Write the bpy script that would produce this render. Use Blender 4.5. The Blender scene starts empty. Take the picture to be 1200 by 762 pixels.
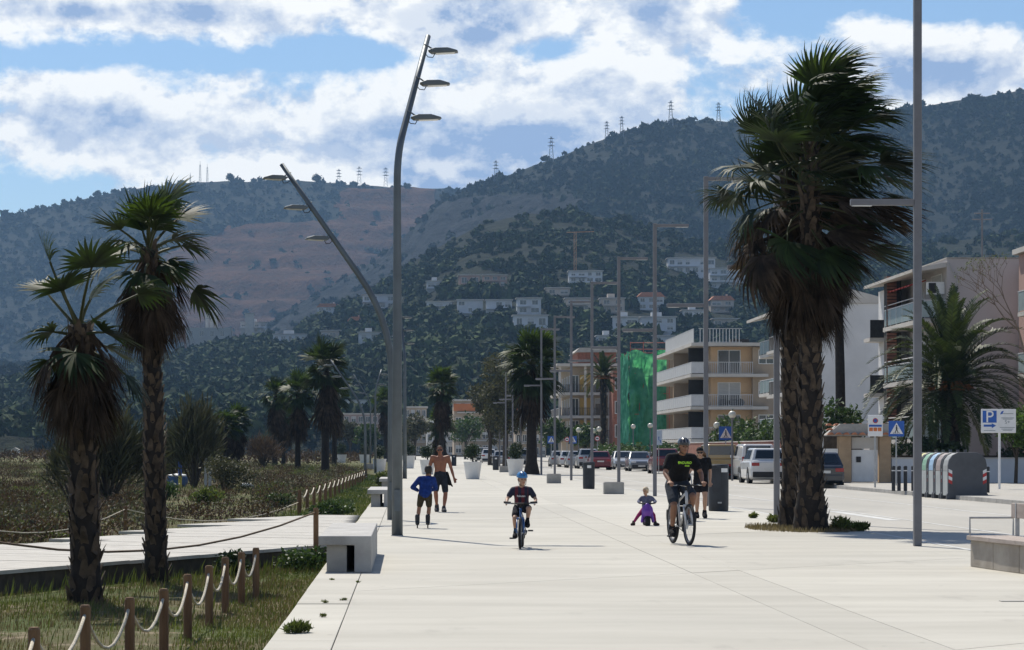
import bpy, bmesh, math, random
import numpy as np
from mathutils import Vector, Matrix, Quaternion, noise as mnoise
R = math.radians
random.seed(7)
rng = np.random.default_rng(7)
scn = bpy.context.scene
col = scn.collection

# ------------------------------------------------------------------ camera
F = 3000.0          # focal length in photo pixels (1200 px wide)
VX, VY, EYE = 480.0, 527.0, 1.58
cd = bpy.data.cameras.new('camera')
cam = bpy.data.objects.new('camera', cd); col.objects.link(cam)
cam.location = (0, 0, EYE); cam.rotation_euler = (R(90), 0, 0)
cd.sensor_fit = 'HORIZONTAL'; cd.sensor_width = 36; cd.lens = 36 * F / 1200
cd.shift_x = (600 - VX) / 1200; cd.shift_y = (VY - 381) / 1200
cd.clip_start = .5; cd.clip_end = 20000
scn.camera = cam

# ------------------------------------------------------------------ sun and sky
SUN = Vector((-.25, .70, 1.0)).normalized()
sun_el = math.asin(SUN.z); sun_az = math.atan2(SUN.x, SUN.y)
sd = bpy.data.lights.new('sun', 'SUN'); sd.energy = 5.0; sd.angle = R(.55); sd.color = (1, .94, .83)
so = bpy.data.objects.new('sun', sd); col.objects.link(so)
so.rotation_euler = SUN.to_track_quat('Z', 'Y').to_euler()

class NT:
    """small helper to write node graphs as expressions"""
    def __init__(s, tree): s.t = tree; s.n = tree.nodes; s.l = tree.links
    def new(s, typ, **kw):
        n = s.n.new(typ)
        for k, v in kw.items(): setattr(n, k, v)
        return n
    def put(s, sock, v):
        if isinstance(v, bpy.types.NodeSocket): s.l.new(v, sock)
        elif v is not None: sock.default_value = v
    def m(s, op, a, b=None, c=None, clamp=False):
        n = s.n.new('ShaderNodeMath'); n.operation = op; n.use_clamp = clamp
        for i, x in enumerate((a, b, c)): s.put(n.inputs[i], x)
        return n.outputs[0]
    def vm(s, op, a, b=None):
        n = s.n.new('ShaderNodeVectorMath'); n.operation = op
        s.put(n.inputs[0], a); s.put(n.inputs[1], b)
        return n.outputs[0]
    def smooth(s, x, a, b):
        n = s.n.new('ShaderNodeMapRange'); n.interpolation_type = 'SMOOTHSTEP'
        s.put(n.inputs[0], x); n.inputs[1].default_value = a; n.inputs[2].default_value = b
        return n.outputs[0]
    def mix(s, f, a, b, blend='MIX'):
        n = s.n.new('ShaderNodeMix'); n.data_type = 'RGBA'; n.blend_type = blend
        s.put(n.inputs[0], f)
        s.put(n.inputs[6], a if isinstance(a, bpy.types.NodeSocket) else (*a, 1))
        s.put(n.inputs[7], b if isinstance(b, bpy.types.NodeSocket) else (*b, 1))
        return n.outputs[2]
    def noise(s, vec, scale, detail=4, rough=.5, dist=0):
        n = s.n.new('ShaderNodeTexNoise')
        s.put(n.inputs['Vector'], vec); n.inputs['Scale'].default_value = scale
        n.inputs['Detail'].default_value = detail; n.inputs['Roughness'].default_value = rough
        n.inputs['Distortion'].default_value = dist
        return n.outputs[0]

SKY_STRENGTH = .085
wd = bpy.data.worlds.new('World'); scn.world = wd; wd.use_nodes = True
wt = NT(wd.node_tree); wd.node_tree.nodes.clear()
def build_sky():
    w = wt
    sky = w.new('ShaderNodeTexSky', sky_type='NISHITA', sun_disc=False)
    sky.sun_elevation = sun_el; sky.sun_rotation = sun_az
    sky.air_density = 1.0; sky.dust_density = .35; sky.ozone_density = 2.2; sky.altitude = 20
    d = w.new('ShaderNodeTexCoord').outputs['Generated']
    sp = w.new('ShaderNodeSeparateXYZ'); w.put(sp.inputs[0], d)
    x, y, z = sp.outputs
    az = w.m('ARCTAN2', x, y); el = w.m('ARCSINE', z)
    u = w.m('MULTIPLY', az, 10); v = w.m('MULTIPLY', el, 10)
    # cloud masses of this sky (azimuth, elevation, extents in tenths of a radian)
    blobs = [(-1.0, 1.22, 1.0, .19, .32), (.10, 1.12, .60, .24, .26), (-1.1, 1.69, .75, .07, .52), (.18, 1.68, .38, .14, .66),
             (.72, 1.28, .40, .30, .36), (2.05, 1.42, .42, .13, .42), (.55, .98, .8, .12, .18), (1.0, 1.66, .30, .12, .30),
             (-1.45, 1.50, .26, .05, -.30), (-1.5, .96, .30, .12, -.40), (1.50, 1.70, .16, .10, -.40), (2.15, 1.70, .30, .07, -.42),
             (-.35, 1.52, .55, .05, -.26), (.55, 1.55, .30, .05, -.22), (1.42, 1.14, .2, .25, .16), (-.1, .92, .5, .10, -.12)]
    tot = None
    for (cu, cv, su, sv, a) in blobs:
        du = w.m('MULTIPLY', w.m('SUBTRACT', u, cu), 1 / su); dv = w.m('MULTIPLY', w.m('SUBTRACT', v, cv), 1 / sv)
        q = w.m('ADD', w.m('MULTIPLY', du, du), w.m('MULTIPLY', dv, dv))
        g = w.m('MULTIPLY', w.m('EXPONENT', w.m('MULTIPLY', q, -1)), a)
        tot = g if tot is None else w.m('ADD', tot, g)
    st = w.vm('MULTIPLY', d, (10, 10, 15))
    def fbm(off):
        p = w.vm('ADD', st, off)
        a = w.noise(p, 1.7, 7, .60, .15)
        b = w.noise(p, 6.5, 5, .62)
        return w.m('ADD', w.m('MULTIPLY', a, .74), w.m('MULTIPLY', b, .26))
    n0 = fbm((3.1, 5.2, 1.7)); n1 = fbm((3.1 - .02, 5.2, 1.7 + .13))
    c = w.m('SUBTRACT', w.m('ADD', w.m('MULTIPLY', n0, 1.75), tot), w.m('MULTIPLY_ADD', w.smooth(z, .22, .75), .24, .90))
    mask = w.smooth(c, -.09, .13)
    thick = w.smooth(c, .14, .55)
    lit = w.m('MULTIPLY_ADD', w.m('SUBTRACT', n0, n1), 6.0, .50, clamp=True)
    dark = w.m('ADD', w.m('MULTIPLY', thick, .84), w.m('MULTIPLY_ADD', w.m('SUBTRACT', .5, lit), 1.15, .10), clamp=True)
    cloud = w.mix(dark, (12.2, 12.0, 11.4), (3.4, 4.7, 7.2))
    skyc = w.mix(1.0, sky.outputs[0], (.86, .97, 1.10), 'MULTIPLY')
    out = w.mix(mask, skyc, cloud)
    bg = w.new('ShaderNodeBackground'); w.put(bg.inputs[0], out); bg.inputs[1].default_value = SKY_STRENGTH
    wo = w.new('ShaderNodeOutputWorld'); w.l.new(bg.outputs[0], wo.inputs[0])
build_sky()

vs = scn.view_settings
scn.display_settings.display_device = 'sRGB'
vs.view_transform = 'Standard'; vs.look = 'None'; vs.exposure = .2; vs.gamma = 1; vs.use_curve_mapping = False
scn.render.engine = 'CYCLES'
scn.cycles.use_denoising = True
scn.cycles.max_bounces = 6; scn.cycles.diffuse_bounces = 3; scn.cycles.glossy_bounces = 2
scn.cycles.transmission_bounces = 4; scn.cycles.volume_bounces = 0; scn.cycles.transparent_max_bounces = 6
scn.cycles.caustics_reflective = False; scn.cycles.caustics_refractive = False

# ------------------------------------------------------------------ helpers
def P(px, py, D):                      # photo pixel at depth D -> point
    return Vector(((px - VX) * D / F, D, EYE + (VY - py) * D / F))
def G(px, py, z=0.0):                  # photo pixel on the level z -> point
    D = (EYE - z) * F / (py - VY)
    return Vector(((px - VX) * D / F, D, z))

def link(o, parent=None):
    col.objects.link(o)
    if parent is not None: o.parent = parent
    return o
def tag(o, label=None, cat=None, group=None, kind=None):
    if label: o['label'] = label
    if cat: o['category'] = cat
    if group: o['group'] = group
    if kind: o['kind'] = kind
    return o
def thing(name, label, cat, loc=(0, 0, 0), rz=0, group=None):
    o = bpy.data.objects.new(name, None); link(o); o.empty_display_size = .2
    o.location = loc; o.rotation_euler = (0, 0, rz)
    return tag(o, label, cat, group)
def dup(o, label, loc, rz=None, group=None):
    c = copy_rec(o, None, index_children())
    c.location = loc
    if rz is not None: c.rotation_euler = (0, 0, rz)
    if label: c['label'] = label
    if group: c['group'] = group
    return c
def index_children():
    d = {}
    for x in bpy.data.objects:
        if x.parent is not None: d.setdefault(x.parent.name, []).append(x)
    return d
def copy_rec(o, parent, idx):
    c = o.copy(); link(c, parent)
    for ch in idx.get(o.name, []): copy_rec(ch, c, idx)
    return c

class MB:
    """collects shapes; build() links them as one mesh object"""
    def __init__(s): s.v = []; s.f = []
    def add(s, vs, fs):
        b = len(s.v); s.v += [tuple(p) for p in vs]; s.f += [tuple(i + b for i in f) for f in fs]; return s
    def box(s, x0, x1, y0, y1, z0, z1, M=None):
        vs = [Vector((x, y, z)) for z in (z0, z1) for y in (y0, y1) for x in (x0, x1)]
        if M is not None: vs = [M @ p for p in vs]
        return s.add(vs, [(0, 2, 3, 1), (4, 5, 7, 6), (0, 1, 5, 4), (2, 6, 7, 3), (0, 4, 6, 2), (1, 3, 7, 5)])
    def cbox(s, c, size, rz=0, rx=0):
        M = Matrix.Translation(c) @ Matrix.Rotation(rz, 4, 'Z') @ Matrix.Rotation(rx, 4, 'X')
        a, b, d = (q / 2 for q in size)
        return s.box(-a, a, -b, b, -d, d, M)
    def tube(s, pts, r, n=8, cap=True, flat=1.0):
        pts = [Vector(p) for p in pts]; k = len(pts)
        rs = r if isinstance(r, (list, tuple)) else [r] * k
        t0 = (pts[1] - pts[0]).normalized()
        up = Vector((0, 0, 1)) if abs(t0.z) < .9 else Vector((0, 1, 0))
        a = t0.cross(up).normalized(); V = []; Fc = []
        for i, p in enumerate(pts):
            t = (pts[min(i + 1, k - 1)] - pts[max(i - 1, 0)])
            t = t.normalized() if t.length > 1e-9 else t0
            a = (a - t * a.dot(t)); a = a.normalized() if a.length > 1e-6 else t.orthogonal().normalized()
            b = t.cross(a)
            for j in range(n):
                q = 2 * math.pi * (j + .5) / n
                V.append(p + (a * math.cos(q) + b * math.sin(q) * flat) * rs[i])
        for i in range(k - 1):
            for j in range(n):
                Fc.append((i * n + j, i * n + (j + 1) % n, (i + 1) * n + (j + 1) % n, (i + 1) * n + j))
        if cap:
            Fc.append(tuple(range(n - 1, -1, -1))); Fc.append(tuple((k - 1) * n + j for j in range(n)))
        return s.add(V, Fc)
    def lathe(s, prof, n=16, c=(0, 0, 0), M=None):
        V = []; Fc = []; c = Vector(c); k = len(prof)
        for (r, z) in prof:
            for j in range(n):
                q = 2 * math.pi * j / n; p = Vector((r * math.cos(q), r * math.sin(q), z))
                if M is not None: p = M @ p
                V.append(p + c)
        for i in range(k - 1):
            for j in range(n): Fc.append((i * n + j, i * n + (j + 1) % n, (i + 1) * n + (j + 1) % n, (i + 1) * n + j))
        if prof[0] != prof[-1]: Fc.append(tuple(range(n - 1, -1, -1))); Fc.append(tuple((k - 1) * n + j for j in range(n)))
        return s.add(V, Fc)
    def ball(s, c, r, n=10, m=7, sc=(1, 1, 1)):
        prof = [(max(1e-4, math.sin(math.pi * i / m)) * r, -math.cos(math.pi * i / m) * r) for i in range(m + 1)]
        return s.lathe(prof, n, c, Matrix.Diagonal((*sc, 1)))
    def quad(s, *p): return s.add(p, [tuple(range(len(p)))])
    def prism(s, poly, a0, a1, axis='y', M=None):
        n = len(poly)
        def mk(p, a):
            q = Vector((p[0], a, p[1])) if axis == 'y' else Vector((a, p[0], p[1])) if axis == 'x' else Vector((p[0], p[1], a))
            return M @ q if M is not None else q
        V = [mk(p, a0) for p in poly] + [mk(p, a1) for p in poly]
        Fc = [tuple(range(n)), tuple(range(2 * n - 1, n - 1, -1))] + [(i, n + i, n + (i + 1) % n, (i + 1) % n) for i in range(n)]
        return s.add(V, Fc)
    def mesh(s, name, m, smooth=False):
        me = bpy.data.meshes.new(name); me.from_pydata(s.v, [], s.f)
        bm = bmesh.new(); bm.from_mesh(me); bmesh.ops.recalc_face_normals(bm, faces=bm.faces); bm.to_mesh(me); bm.free()
        if m is not None: me.materials.append(m)
        if smooth:
            me.shade_smooth()
        return me
    def build(s, name, m, parent=None, smooth=False, bevel=0, loc=None, auto=False):
        o = bpy.data.objects.new(name, s.mesh(name, m, smooth)); link(o, parent)
        if loc is not None: o.location = loc
        if bevel:
            b = o.modifiers.new('bevel', 'BEVEL'); b.width = bevel; b.segments = 2; b.limit_method = 'ANGLE'; b.angle_limit = R(40)
        return o

_bake = bpy.data.scenes.new('bake')
def bake(o):
    """mesh of an unlinked object with its modifiers applied"""
    _bake.collection.objects.link(o)
    with bpy.context.temp_override(scene=_bake, view_layer=_bake.view_layers[0]): dg = bpy.context.evaluated_depsgraph_get()
    me = bpy.data.meshes.new_from_object(o.evaluated_get(dg), depsgraph=dg); _bake.collection.objects.unlink(o); return me
def np_mesh(name, V, Fc, m, smooth=False):
    """fast mesh from arrays: V (n,3), Fc (m,k)"""
    V = np.asarray(V, np.float32); Fc = np.asarray(Fc, np.int32)
    me = bpy.data.meshes.new(name); k = Fc.shape[1]
    me.vertices.add(len(V)); me.vertices.foreach_set('co', V.ravel())
    me.loops.add(Fc.size); me.loops.foreach_set('vertex_index', Fc.ravel())
    me.polygons.add(len(Fc)); me.polygons.foreach_set('loop_start', np.arange(0, Fc.size, k, dtype=np.int32))
    if m is not None: me.materials.append(m)
    me.update(calc_edges=True); me.validate()
    if smooth: me.shade_smooth()
    return me
def np_obj(name, V, Fc, m, parent=None, smooth=False):
    return link(bpy.data.objects.new(name, np_mesh(name, V, Fc, m, smooth)), parent)

# ------------------------------------------------------------------ materials
MATS = {}
def mat(name, c, rough=.75, var=.18, scale=4, c2=None, bump=0, bscale=None, metal=0, spec=.4, island=0, transl=0, stretch=None,
        emit=None, coat=0, detail=5, dirt=0, blend=(.3, .7)):
    if name in MATS: return MATS[name]
    m = bpy.data.materials.new(name); m.use_nodes = True; t = NT(m.node_tree)
    b = t.n['Principled BSDF']; geo = t.new('ShaderNodeNewGeometry'); pos = geo.outputs['Position']
    if stretch: pos = t.vm('MULTIPLY', pos, stretch)
    n = t.noise(pos, scale, detail, .6)
    f = t.smooth(n, *blend)
    hi = c2 if c2 else tuple(min(1, x * (1 + var)) for x in c)
    lo = c if c2 else tuple(x * (1 - var) for x in c)
    cc = t.mix(f, lo, hi)
    if dirt:
        n2 = t.smooth(t.noise(pos, scale * .23, 6, .7), .45, .75)
        cc = t.mix(t.m('MULTIPLY', n2, dirt), cc, tuple(x * .55 for x in c))
    if island:
        rnd = geo.outputs['Random Per Island']
        k = t.m('MULTIPLY_ADD', rnd, 2 * island, 1 - island)
        cc = t.mix(1.0, cc, t_gray(t, k), 'MULTIPLY')
    t.put(b.inputs['Base Color'], cc)
    b.inputs['Roughness'].default_value = rough; b.inputs['Metallic'].default_value = metal
    b.inputs['Specular IOR Level'].default_value = spec
    if coat: b.inputs['Coat Weight'].default_value = coat; b.inputs['Coat Roughness'].default_value = .06
    if bump:
        bn = t.new('ShaderNodeBump'); bn.inputs['Strength'].default_value = min(1, bump); bn.inputs['Distance'].default_value = .02 * max(1, bump)
        t.put(bn.inputs['Height'], t.noise(pos, bscale or scale * 4, 6, .65)); t.put(b.inputs['Normal'], bn.outputs[0])
    if emit:
        b.inputs['Emission Color'].default_value = (*emit[:3], 1); b.inputs['Emission Strength'].default_value = emit[3]
    if transl:
        tr = t.new('ShaderNodeBsdfTranslucent'); t.put(tr.inputs[0], t.mix(1.0, cc, (1.25, 1.35, .7), 'MULTIPLY'))
        mx = t.new('ShaderNodeMixShader'); mx.inputs[0].default_value = transl
        t.l.new(b.outputs[0], mx.inputs[1]); t.l.new(tr.outputs[0], mx.inputs[2])
        t.l.new(mx.outputs[0], t.n['Material Output'].inputs[0])
    MATS[name] = m
    return m
def t_gray(t, k):
    n = t.new('ShaderNodeCombineColor')
    for i in range(3): t.put(n.inputs[i], k)
    return n.outputs[0]

M_conc = mat('pale_concrete', (.40, .385, .35), .8, scale=.9, c2=(.47, .455, .415), bump=.12, bscale=60, dirt=.2)
M_concd = mat('grey_concrete', (.30, .29, .27), .85, scale=2.2, c2=(.40, .385, .36), bump=.3, bscale=40, dirt=.3)
M_benchc = mat('bench_concrete', (.35, .34, .325), .8, scale=3, c2=(.46, .45, .43), bump=.4, bscale=40, dirt=.5)
M_steel = mat('lamp_steel', (.115, .135, .15), .5, .12, 2.5, metal=.35, bump=.05)
M_steel2 = mat('grey_pole_paint', (.16, .16, .175), .5, .1, 2.5, metal=.2)
M_black = mat('black_plastic', (.018, .019, .022), .55, .3, 6)
M_bin = mat('bin_black', (.022, .025, .032), .5, .3, 4)
M_white = mat('white_paint', (.70, .70, .69), .5, .08, 1.5, dirt=.15)
M_wallw = mat('white_render', (.60, .60, .60), .85, .08, .5, dirt=.22, bump=.1, bscale=20)
M_glass = mat('dark_window', (.025, .032, .04), .12, .3, 1, spec=.8)
M_cglass = mat('car_glass', (.012, .016, .02), .06, .3, 1, spec=.8)
M_tyre = mat('tyre_rubber', (.014, .014, .015), .85, .2, 10)
M_rim = mat('alloy_rim', (.42, .43, .45), .35, .1, 10, metal=.8)
M_wood = mat('weathered_wood', (.11, .058, .028), .8, scale=9, c2=(.22, .125, .062), stretch=(1, 1, .15), bump=.4, bscale=40)
M_rope = mat('pale_rope', (.50, .45, .36), .9, .25, 40, bump=.5, bscale=150)
M_roped = mat('brown_rope', (.13, .09, .06), .9, .25, 40)
M_sand = mat('sand', (.36, .31, .24), .95, .15, .6, bump=.4, bscale=8)
M_red = mat('red_paint', (.45, .03, .03), .45, .1, 5)
M_blue = mat('sign_blue', (.02, .10, .40), .45, .1, 5)
M_signw = mat('sign_white', (.72, .72, .72), .5, .05, 5)
M_galv = mat('galvanised', (.35, .36, .37), .5, .12, 6, metal=.5)
M_lens = mat('lamp_glass', (.55, .56, .56), .2, .1, 5, spec=.8)
M_tile = mat('terracotta', (.42, .17, .09), .8, .3, 3, island=.2)
# ================================================================== the setting
def sheet(name, x0, x1, y0, y1, z, m, kind='structure'):
    o = MB().quad((x0, y0, z), (x1, y0, z), (x1, y1, z), (x0, y1, z)).build(name, m)
    return tag(o, kind=kind)
def lab(o, label, cat):
    o['label'] = label; o['category'] = cat; return o

M_ground = mat('dry_ground', (.13, .12, .075), .95, scale=.05, c2=(.20, .18, .12), bump=.3, bscale=2)
M_town = mat('town_ground', (.24, .23, .21), .9, scale=.2, c2=(.30, .29, .265), bump=.2, bscale=10)
lab(sheet('ground', -6000, 6000, -200, 6000, -.9, M_ground), 'dry flat ground reaching to the foot of the hills', 'ground')
lab(sheet('town_ground', 8.9, 900, -40, 900, -.06, M_town), 'pale paved ground of the town behind the road', 'ground')

# --- promenade: large slabs with open joints on a bed, a row of edge slabs on the sea side
def conc_streak():
    m = bpy.data.materials.new('brushed_concrete'); m.use_nodes = True; t = NT(m.node_tree); b = t.n['Principled BSDF']
    pos = t.new('ShaderNodeNewGeometry').outputs['Position']
    n1 = t.noise(t.vm('MULTIPLY', pos, (.25, .9, 1)), 1.0, 6, .6)
    n2 = t.noise(t.vm('MULTIPLY', pos, (.6, 2.6, 1)), 1.0, 5, .65)
    n3 = t.noise(pos, .12, 3, .5)
    cc = t.mix(t.smooth(n1, .3, .7), (.400, .380, .330), (.482, .461, .405))
    cc = t.mix(t.m('MULTIPLY', t.smooth(n2, .52, .8), .22), cc, (.30, .28, .24))
    cc = t.mix(t.m('MULTIPLY', t.smooth(n3, .4, .7), .35), cc, (.345, .33, .295))
    n4 = t.noise(t.vm('MULTIPLY', pos, (1.1, .35, 1)), 1.0, 7, .7)
    cc = t.mix(t.m('MULTIPLY', t.smooth(n4, .56, .72), .42), cc, (.27, .255, .225))
    # small dark spots (gum, drips)
    vo = t.new('ShaderNodeTexVoronoi'); vo.inputs['Scale'].default_value = 1.3; t.put(vo.inputs['Vector'], pos)
    spot = t.m('LESS_THAN', vo.outputs['Distance'], .035)
    cc = t.mix(t.m('MULTIPLY', spot, .45), cc, (.10, .095, .085))
    oi = t.new('ShaderNodeObjectInfo').outputs['Random']
    cc = t.mix(1.0, cc, t_gray(t, t.m('MULTIPLY_ADD', oi, .12, .92)), 'MULTIPLY')
    t.put(b.inputs['Base Color'], cc); b.inputs['Roughness'].default_value = .78; b.inputs['Specular IOR Level'].default_value = .35
    bn = t.new('ShaderNodeBump'); bn.inputs['Strength'].default_value = .25; bn.inputs['Distance'].default_value = .01
    t.put(bn.inputs['Height'], t.noise(t.vm('MULTIPLY', pos, (9, 14, 1)), 1, 4, .6)); t.put(b.inputs['Normal'], bn.outputs[0])
    return m
M_prom = conc_streak()
M_bed = mat('joint_bed', (.10, .09, .07), .95, .2, 3)
XE0, XE1, XP = -1.16, -.62, 8.78
prom = MB().box(XE0 + .02, XP, -10, 900, -.5, -.025).build('promenade', M_bed)
tag(prom, 'wide pale concrete promenade running away from the camera', 'promenade', kind='structure')
gap = .012
y = -24.0; STEP = 13.3
while y < 430:
    for w0, w1 in ((XE1 + .006, 3.616), (3.624, 4.306), (4.314, XP)):
        p = [(w0, y + w0 + gap), (w1, y + w1 + gap), (w1, y + STEP + w1 - gap), (w0, y + STEP + w0 - gap)]
        MB().prism(p, -.04, random.uniform(-.002, .001), 'z').build('slab', M_prom, prom)
    y += STEP
MB().box(XE1 + gap, XP, 445.5, 900, -.04, -.001).build('far_paving', M_prom, prom)
y = 11.05; k = 0
while y < 160:
    dz = random.uniform(-.004, .004)
    MB().box(XE0 + random.uniform(-.004, .004), XE1 - .003, y + .009, y + 2.53 - .009, -.3, dz).build('edge_slab', M_prom, prom, bevel=.006)
    y += 2.53
MB().box(XE0, XE1 - gap, y + .01, 700, -.3, -.001).build('far_edge', M_prom, prom)
# drain slot in the paving at the lower right
gr = MB().box(6.15, 7.05, 26.6, 26.72, .0, .006).build('drain_cover', M_concd, prom)

# --- road, sidewalk, kerb, painted lines
def asphalt():
    return mat('sunbleached_asphalt', (.33, .315, .28), .8, scale=.35, c2=(.40, .38, .34), bump=.25, bscale=45, stretch=(1, .25, 1), dirt=.15)
M_road = asphalt()
M_line = mat('road_line_paint', (.52, .52, .50), .7, .15, 2, dirt=.3)
lab(sheet('road', XP + .002, 17.42, -30, 900, -.012, M_road), 'pale sunlit asphalt road beside the promenade', 'road')
for nm, x0, x1, a, b_ in (('edge_line', 8.84, 8.94, 0, 300), ('lane_line', 11.2, 11.3, 0, 300), ('parking_line', 14.4, 14.5, 0, 300)):
    tag(sheet('road_marking', x0, x1, a, b_, -.008, M_line), 'long white painted line, ' + {'edge_line': 'the one along the promenade edge', 'lane_line': 'the one in the middle of the road', 'parking_line': 'the one beside the parked cars'}[nm], 'road marking')
o = MB().quad((10.75, 57.5, -.008), (11.05, 57.5, -.008), (11.05, 66, -.008), (10.75, 66, -.008)).build('road_marking', M_line)
tag(o, 'short broad white dash on the road beyond the big palm', 'road marking', kind='structure')
M_walk = mat('sidewalk_paving', (.34, .32, .285), .85, scale=1.5, c2=(.41, .39, .35), bump=.2, bscale=25)
o = MB().box(17.56, 60, 20, 900, -.3, .12).build('sidewalk', M_walk); tag(o, 'raised pale sidewalk along the far side of the road', 'sidewalk', kind='structure')
kerb = tag(bpy.data.objects.new('kerb', None), 'grey concrete kerb stones along the sidewalk', 'kerb', kind='structure'); link(kerb)
kme = MB().box(17.42, 17.56 - .003, 0, 1.97, -.3, .118).mesh('kerb_stone', M_concd)
for i in range(70):
    k_ = bpy.data.objects.new('kerb_stone', kme); link(k_, kerb); k_.location = (0, 40 + 2 * i, 0)
MB().box(17.42, 17.557, 180, 900, -.3, .118).build('kerb_run', M_concd, kerb)

# --- dunes on the left (one undulating sheet)
def sstep(a, b, x):
    t = min(1, max(0, (x - a) / (b - a))); return t * t * (3 - 2 * t)
def dune_z(x, y):
    n = mnoise.noise(Vector((x * .11, y * .06, 3.3))); n2 = mnoise.noise(Vector((x * .5, y * .4, 9.1)))
    edge = sstep(0, 3, -1.2 - x)
    return -.32 + (.16 * n + .05 * n2) * edge + .55 * sstep(110, 240, y) * edge + .25 * sstep(-14, -40, x) * sstep(60, 120, y)
def dunes():
    xs = np.concatenate([np.linspace(-1.2, -14, 46), np.linspace(-15, -220, 60)])
    ys = np.concatenate([np.linspace(8, 90, 110), np.linspace(92, 520, 90)])
    V = [(x, y_, dune_z(x, y_)) for y_ in ys for x in xs]
    n = len(xs); A = np.arange(len(V)).reshape(len(ys), n)
    Fc = np.stack([A[:-1, :-1], A[1:, :-1], A[1:, 1:], A[:-1, 1:]], -1).reshape(-1, 4)
    m = bpy.data.materials.new('dune_soil'); m.use_nodes = True; t = NT(m.node_tree); b = t.n['Principled BSDF']
    pos = t.new('ShaderNodeNewGeometry').outputs['Position']
    cc = t.mix(t.smooth(t.noise(pos, .35, 5, .6), .38, .62), (.125, .105, .06), (.075, .095, .032))
    cc = t.mix(t.smooth(t.noise(pos, 1.7, 6, .6), .52, .7), cc, (.24, .195, .135))
    t.put(b.inputs['Base Color'], cc); b.inputs['Roughness'].default_value = .95; b.inputs['Specular IOR Level'].default_value = .1
    bn = t.new('ShaderNodeBump'); bn.inputs['Strength'].default_value = .8; bn.inputs['Distance'].default_value = .05
    t.put(bn.inputs['Height'], t.noise(pos, 9, 6, .7)); t.put(b.inputs['Normal'], bn.outputs[0])
    o = np_obj('dune', np.array(V), Fc, m, smooth=True)
    tag(o, 'low dunes of dry soil and grass on the sea side', 'dune', kind='structure')
dunes()
lab(sheet('beach', -700, -30, 520, 1300, -.35, mat('beach_sand', (.46, .42, .35), .95, .12, .02)), 'strip of pale sand beach far behind the dunes', 'beach')

# --- wooden/concrete walkway crossing the dunes to the promenade
def walkway():
    root = link(bpy.data.objects.new('boardwalk', None)); tag(root, 'pale plank walkway running from the promenade across the dunes', 'boardwalk', kind='structure')
    A0, A1 = Vector((-1.2, 43.2)), Vector((-8.5, 26.2))        # near edge, promenade -> left
    dirv = (A1 - A0).normalized(); nrm = Vector((dirv.y, -dirv.x))
    if nrm.y < 0: nrm = -nrm
    M_deck = mat('walkway_boards', (.37, .35, .315), .8, scale=3, c2=(.46, .44, .40), bump=.2, bscale=30, dirt=.2)
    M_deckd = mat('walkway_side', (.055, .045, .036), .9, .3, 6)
    L = (A1 - A0).length; n = 26; w = L / n
    tops = {}
    for i in range(-24, n):
        a = A0 + dirv * (i * w)
        # staggered far ends, as blocks of planks
        far = 4.35 + 1.15 * (((i + 24) % 6) / 5) + .17 * max(0, -i)
        near = 0.0
        if a.x > -1.25:                                          # trimmed against the promenade edge
            near = max(near, (a.x + 1.19) / max(1e-3, -nrm.x) + .02)
        if near > far - .3: continue
        p0 = a + nrm * near; p1 = a + dirv * (w - .012) + nrm * near; p2 = a + dirv * (w - .012) + nrm * far; p3 = a + nrm * far
        z = .0 + random.uniform(-.003, .003) - .006
        MB().prism([p0, p1, p2, p3], -.05 + z, z, 'z').build('plank', M_deck, root)
    b0 = A0 + nrm * .06 + dirv * .1; b1 = A1 + nrm * .06
    q0 = A0 + nrm * 4.6 - dirv * 4.0; q1 = A1 + nrm * 4.6
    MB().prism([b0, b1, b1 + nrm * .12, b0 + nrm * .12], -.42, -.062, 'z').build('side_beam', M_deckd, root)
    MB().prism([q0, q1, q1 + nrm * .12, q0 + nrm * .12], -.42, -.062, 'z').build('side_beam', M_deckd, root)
    for k in range(9):
        c = A0 + dirv * (k * 2.1 + .3)
        e0 = c + nrm * .2; e1 = c + nrm * 4.55
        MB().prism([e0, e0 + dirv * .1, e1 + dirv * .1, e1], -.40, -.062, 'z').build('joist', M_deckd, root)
    return A0, A1, dirv, nrm
WK = walkway()

# --- hills: three ranges, each a sheet from its foot to its crest and down the far side
def interp(pts, x):
    return float(np.interp(x, [p[0] for p in pts], [p[1] for p in pts]))
HILLS = {
 'near_hill': dict(D0=640, D1=1500, foot=516, px0=-900, px1=2300, nu=300, nv=90, amp=9, pw=.85,
    crest=[(-900, 430), (-300, 445), (0, 452), (100, 446), (150, 438), (210, 424), (300, 402), (350, 392), (400, 366), (450, 338), (480, 310), (520, 286), (560, 266), (620, 250), (680, 250), (740, 262), (800, 280), (850, 292), (900, 298), (1000, 295), (1100, 285), (1250, 270), (1700, 300), (2300, 330)]),
 'ridge_hill': dict(D0=1500, D1=2500, foot=440, px0=240, px1=2300, nu=320, nv=90, amp=16, pw=.95,
    crest=[(240, 440), (300, 400), (345, 363), (400, 329), (450, 300), (482, 272), (510, 238), (560, 219), (600, 205), (640, 190), (680, 175), (720, 162), (770, 148), (800, 143), (835, 143), (870, 149), (940, 150), (1000, 142), (1040, 132), (1100, 122), (1160, 112), (1200, 104), (1400, 84), (1700, 110), (2300, 200)]),
 'far_hill': dict(D0=2500, D1=3500, foot=470, px0=-1200, px1=900, nu=300, nv=90, amp=16, pw=1.0,
    crest=[(-1200, 330), (-500, 300), (0, 256), (60, 243), (110, 232), (200, 217), (260, 213), (350, 212), (420, 219), (505, 221), (560, 222), (640, 230), (900, 260)]),
}
HILL_LABEL = {'near_hill': 'wooded lower hillside dotted with white villas', 'ridge_hill': 'long scrub-covered ridge with pylons rising on the right', 'far_hill': 'hazy far hill on the left with a quarried face'}
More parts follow.
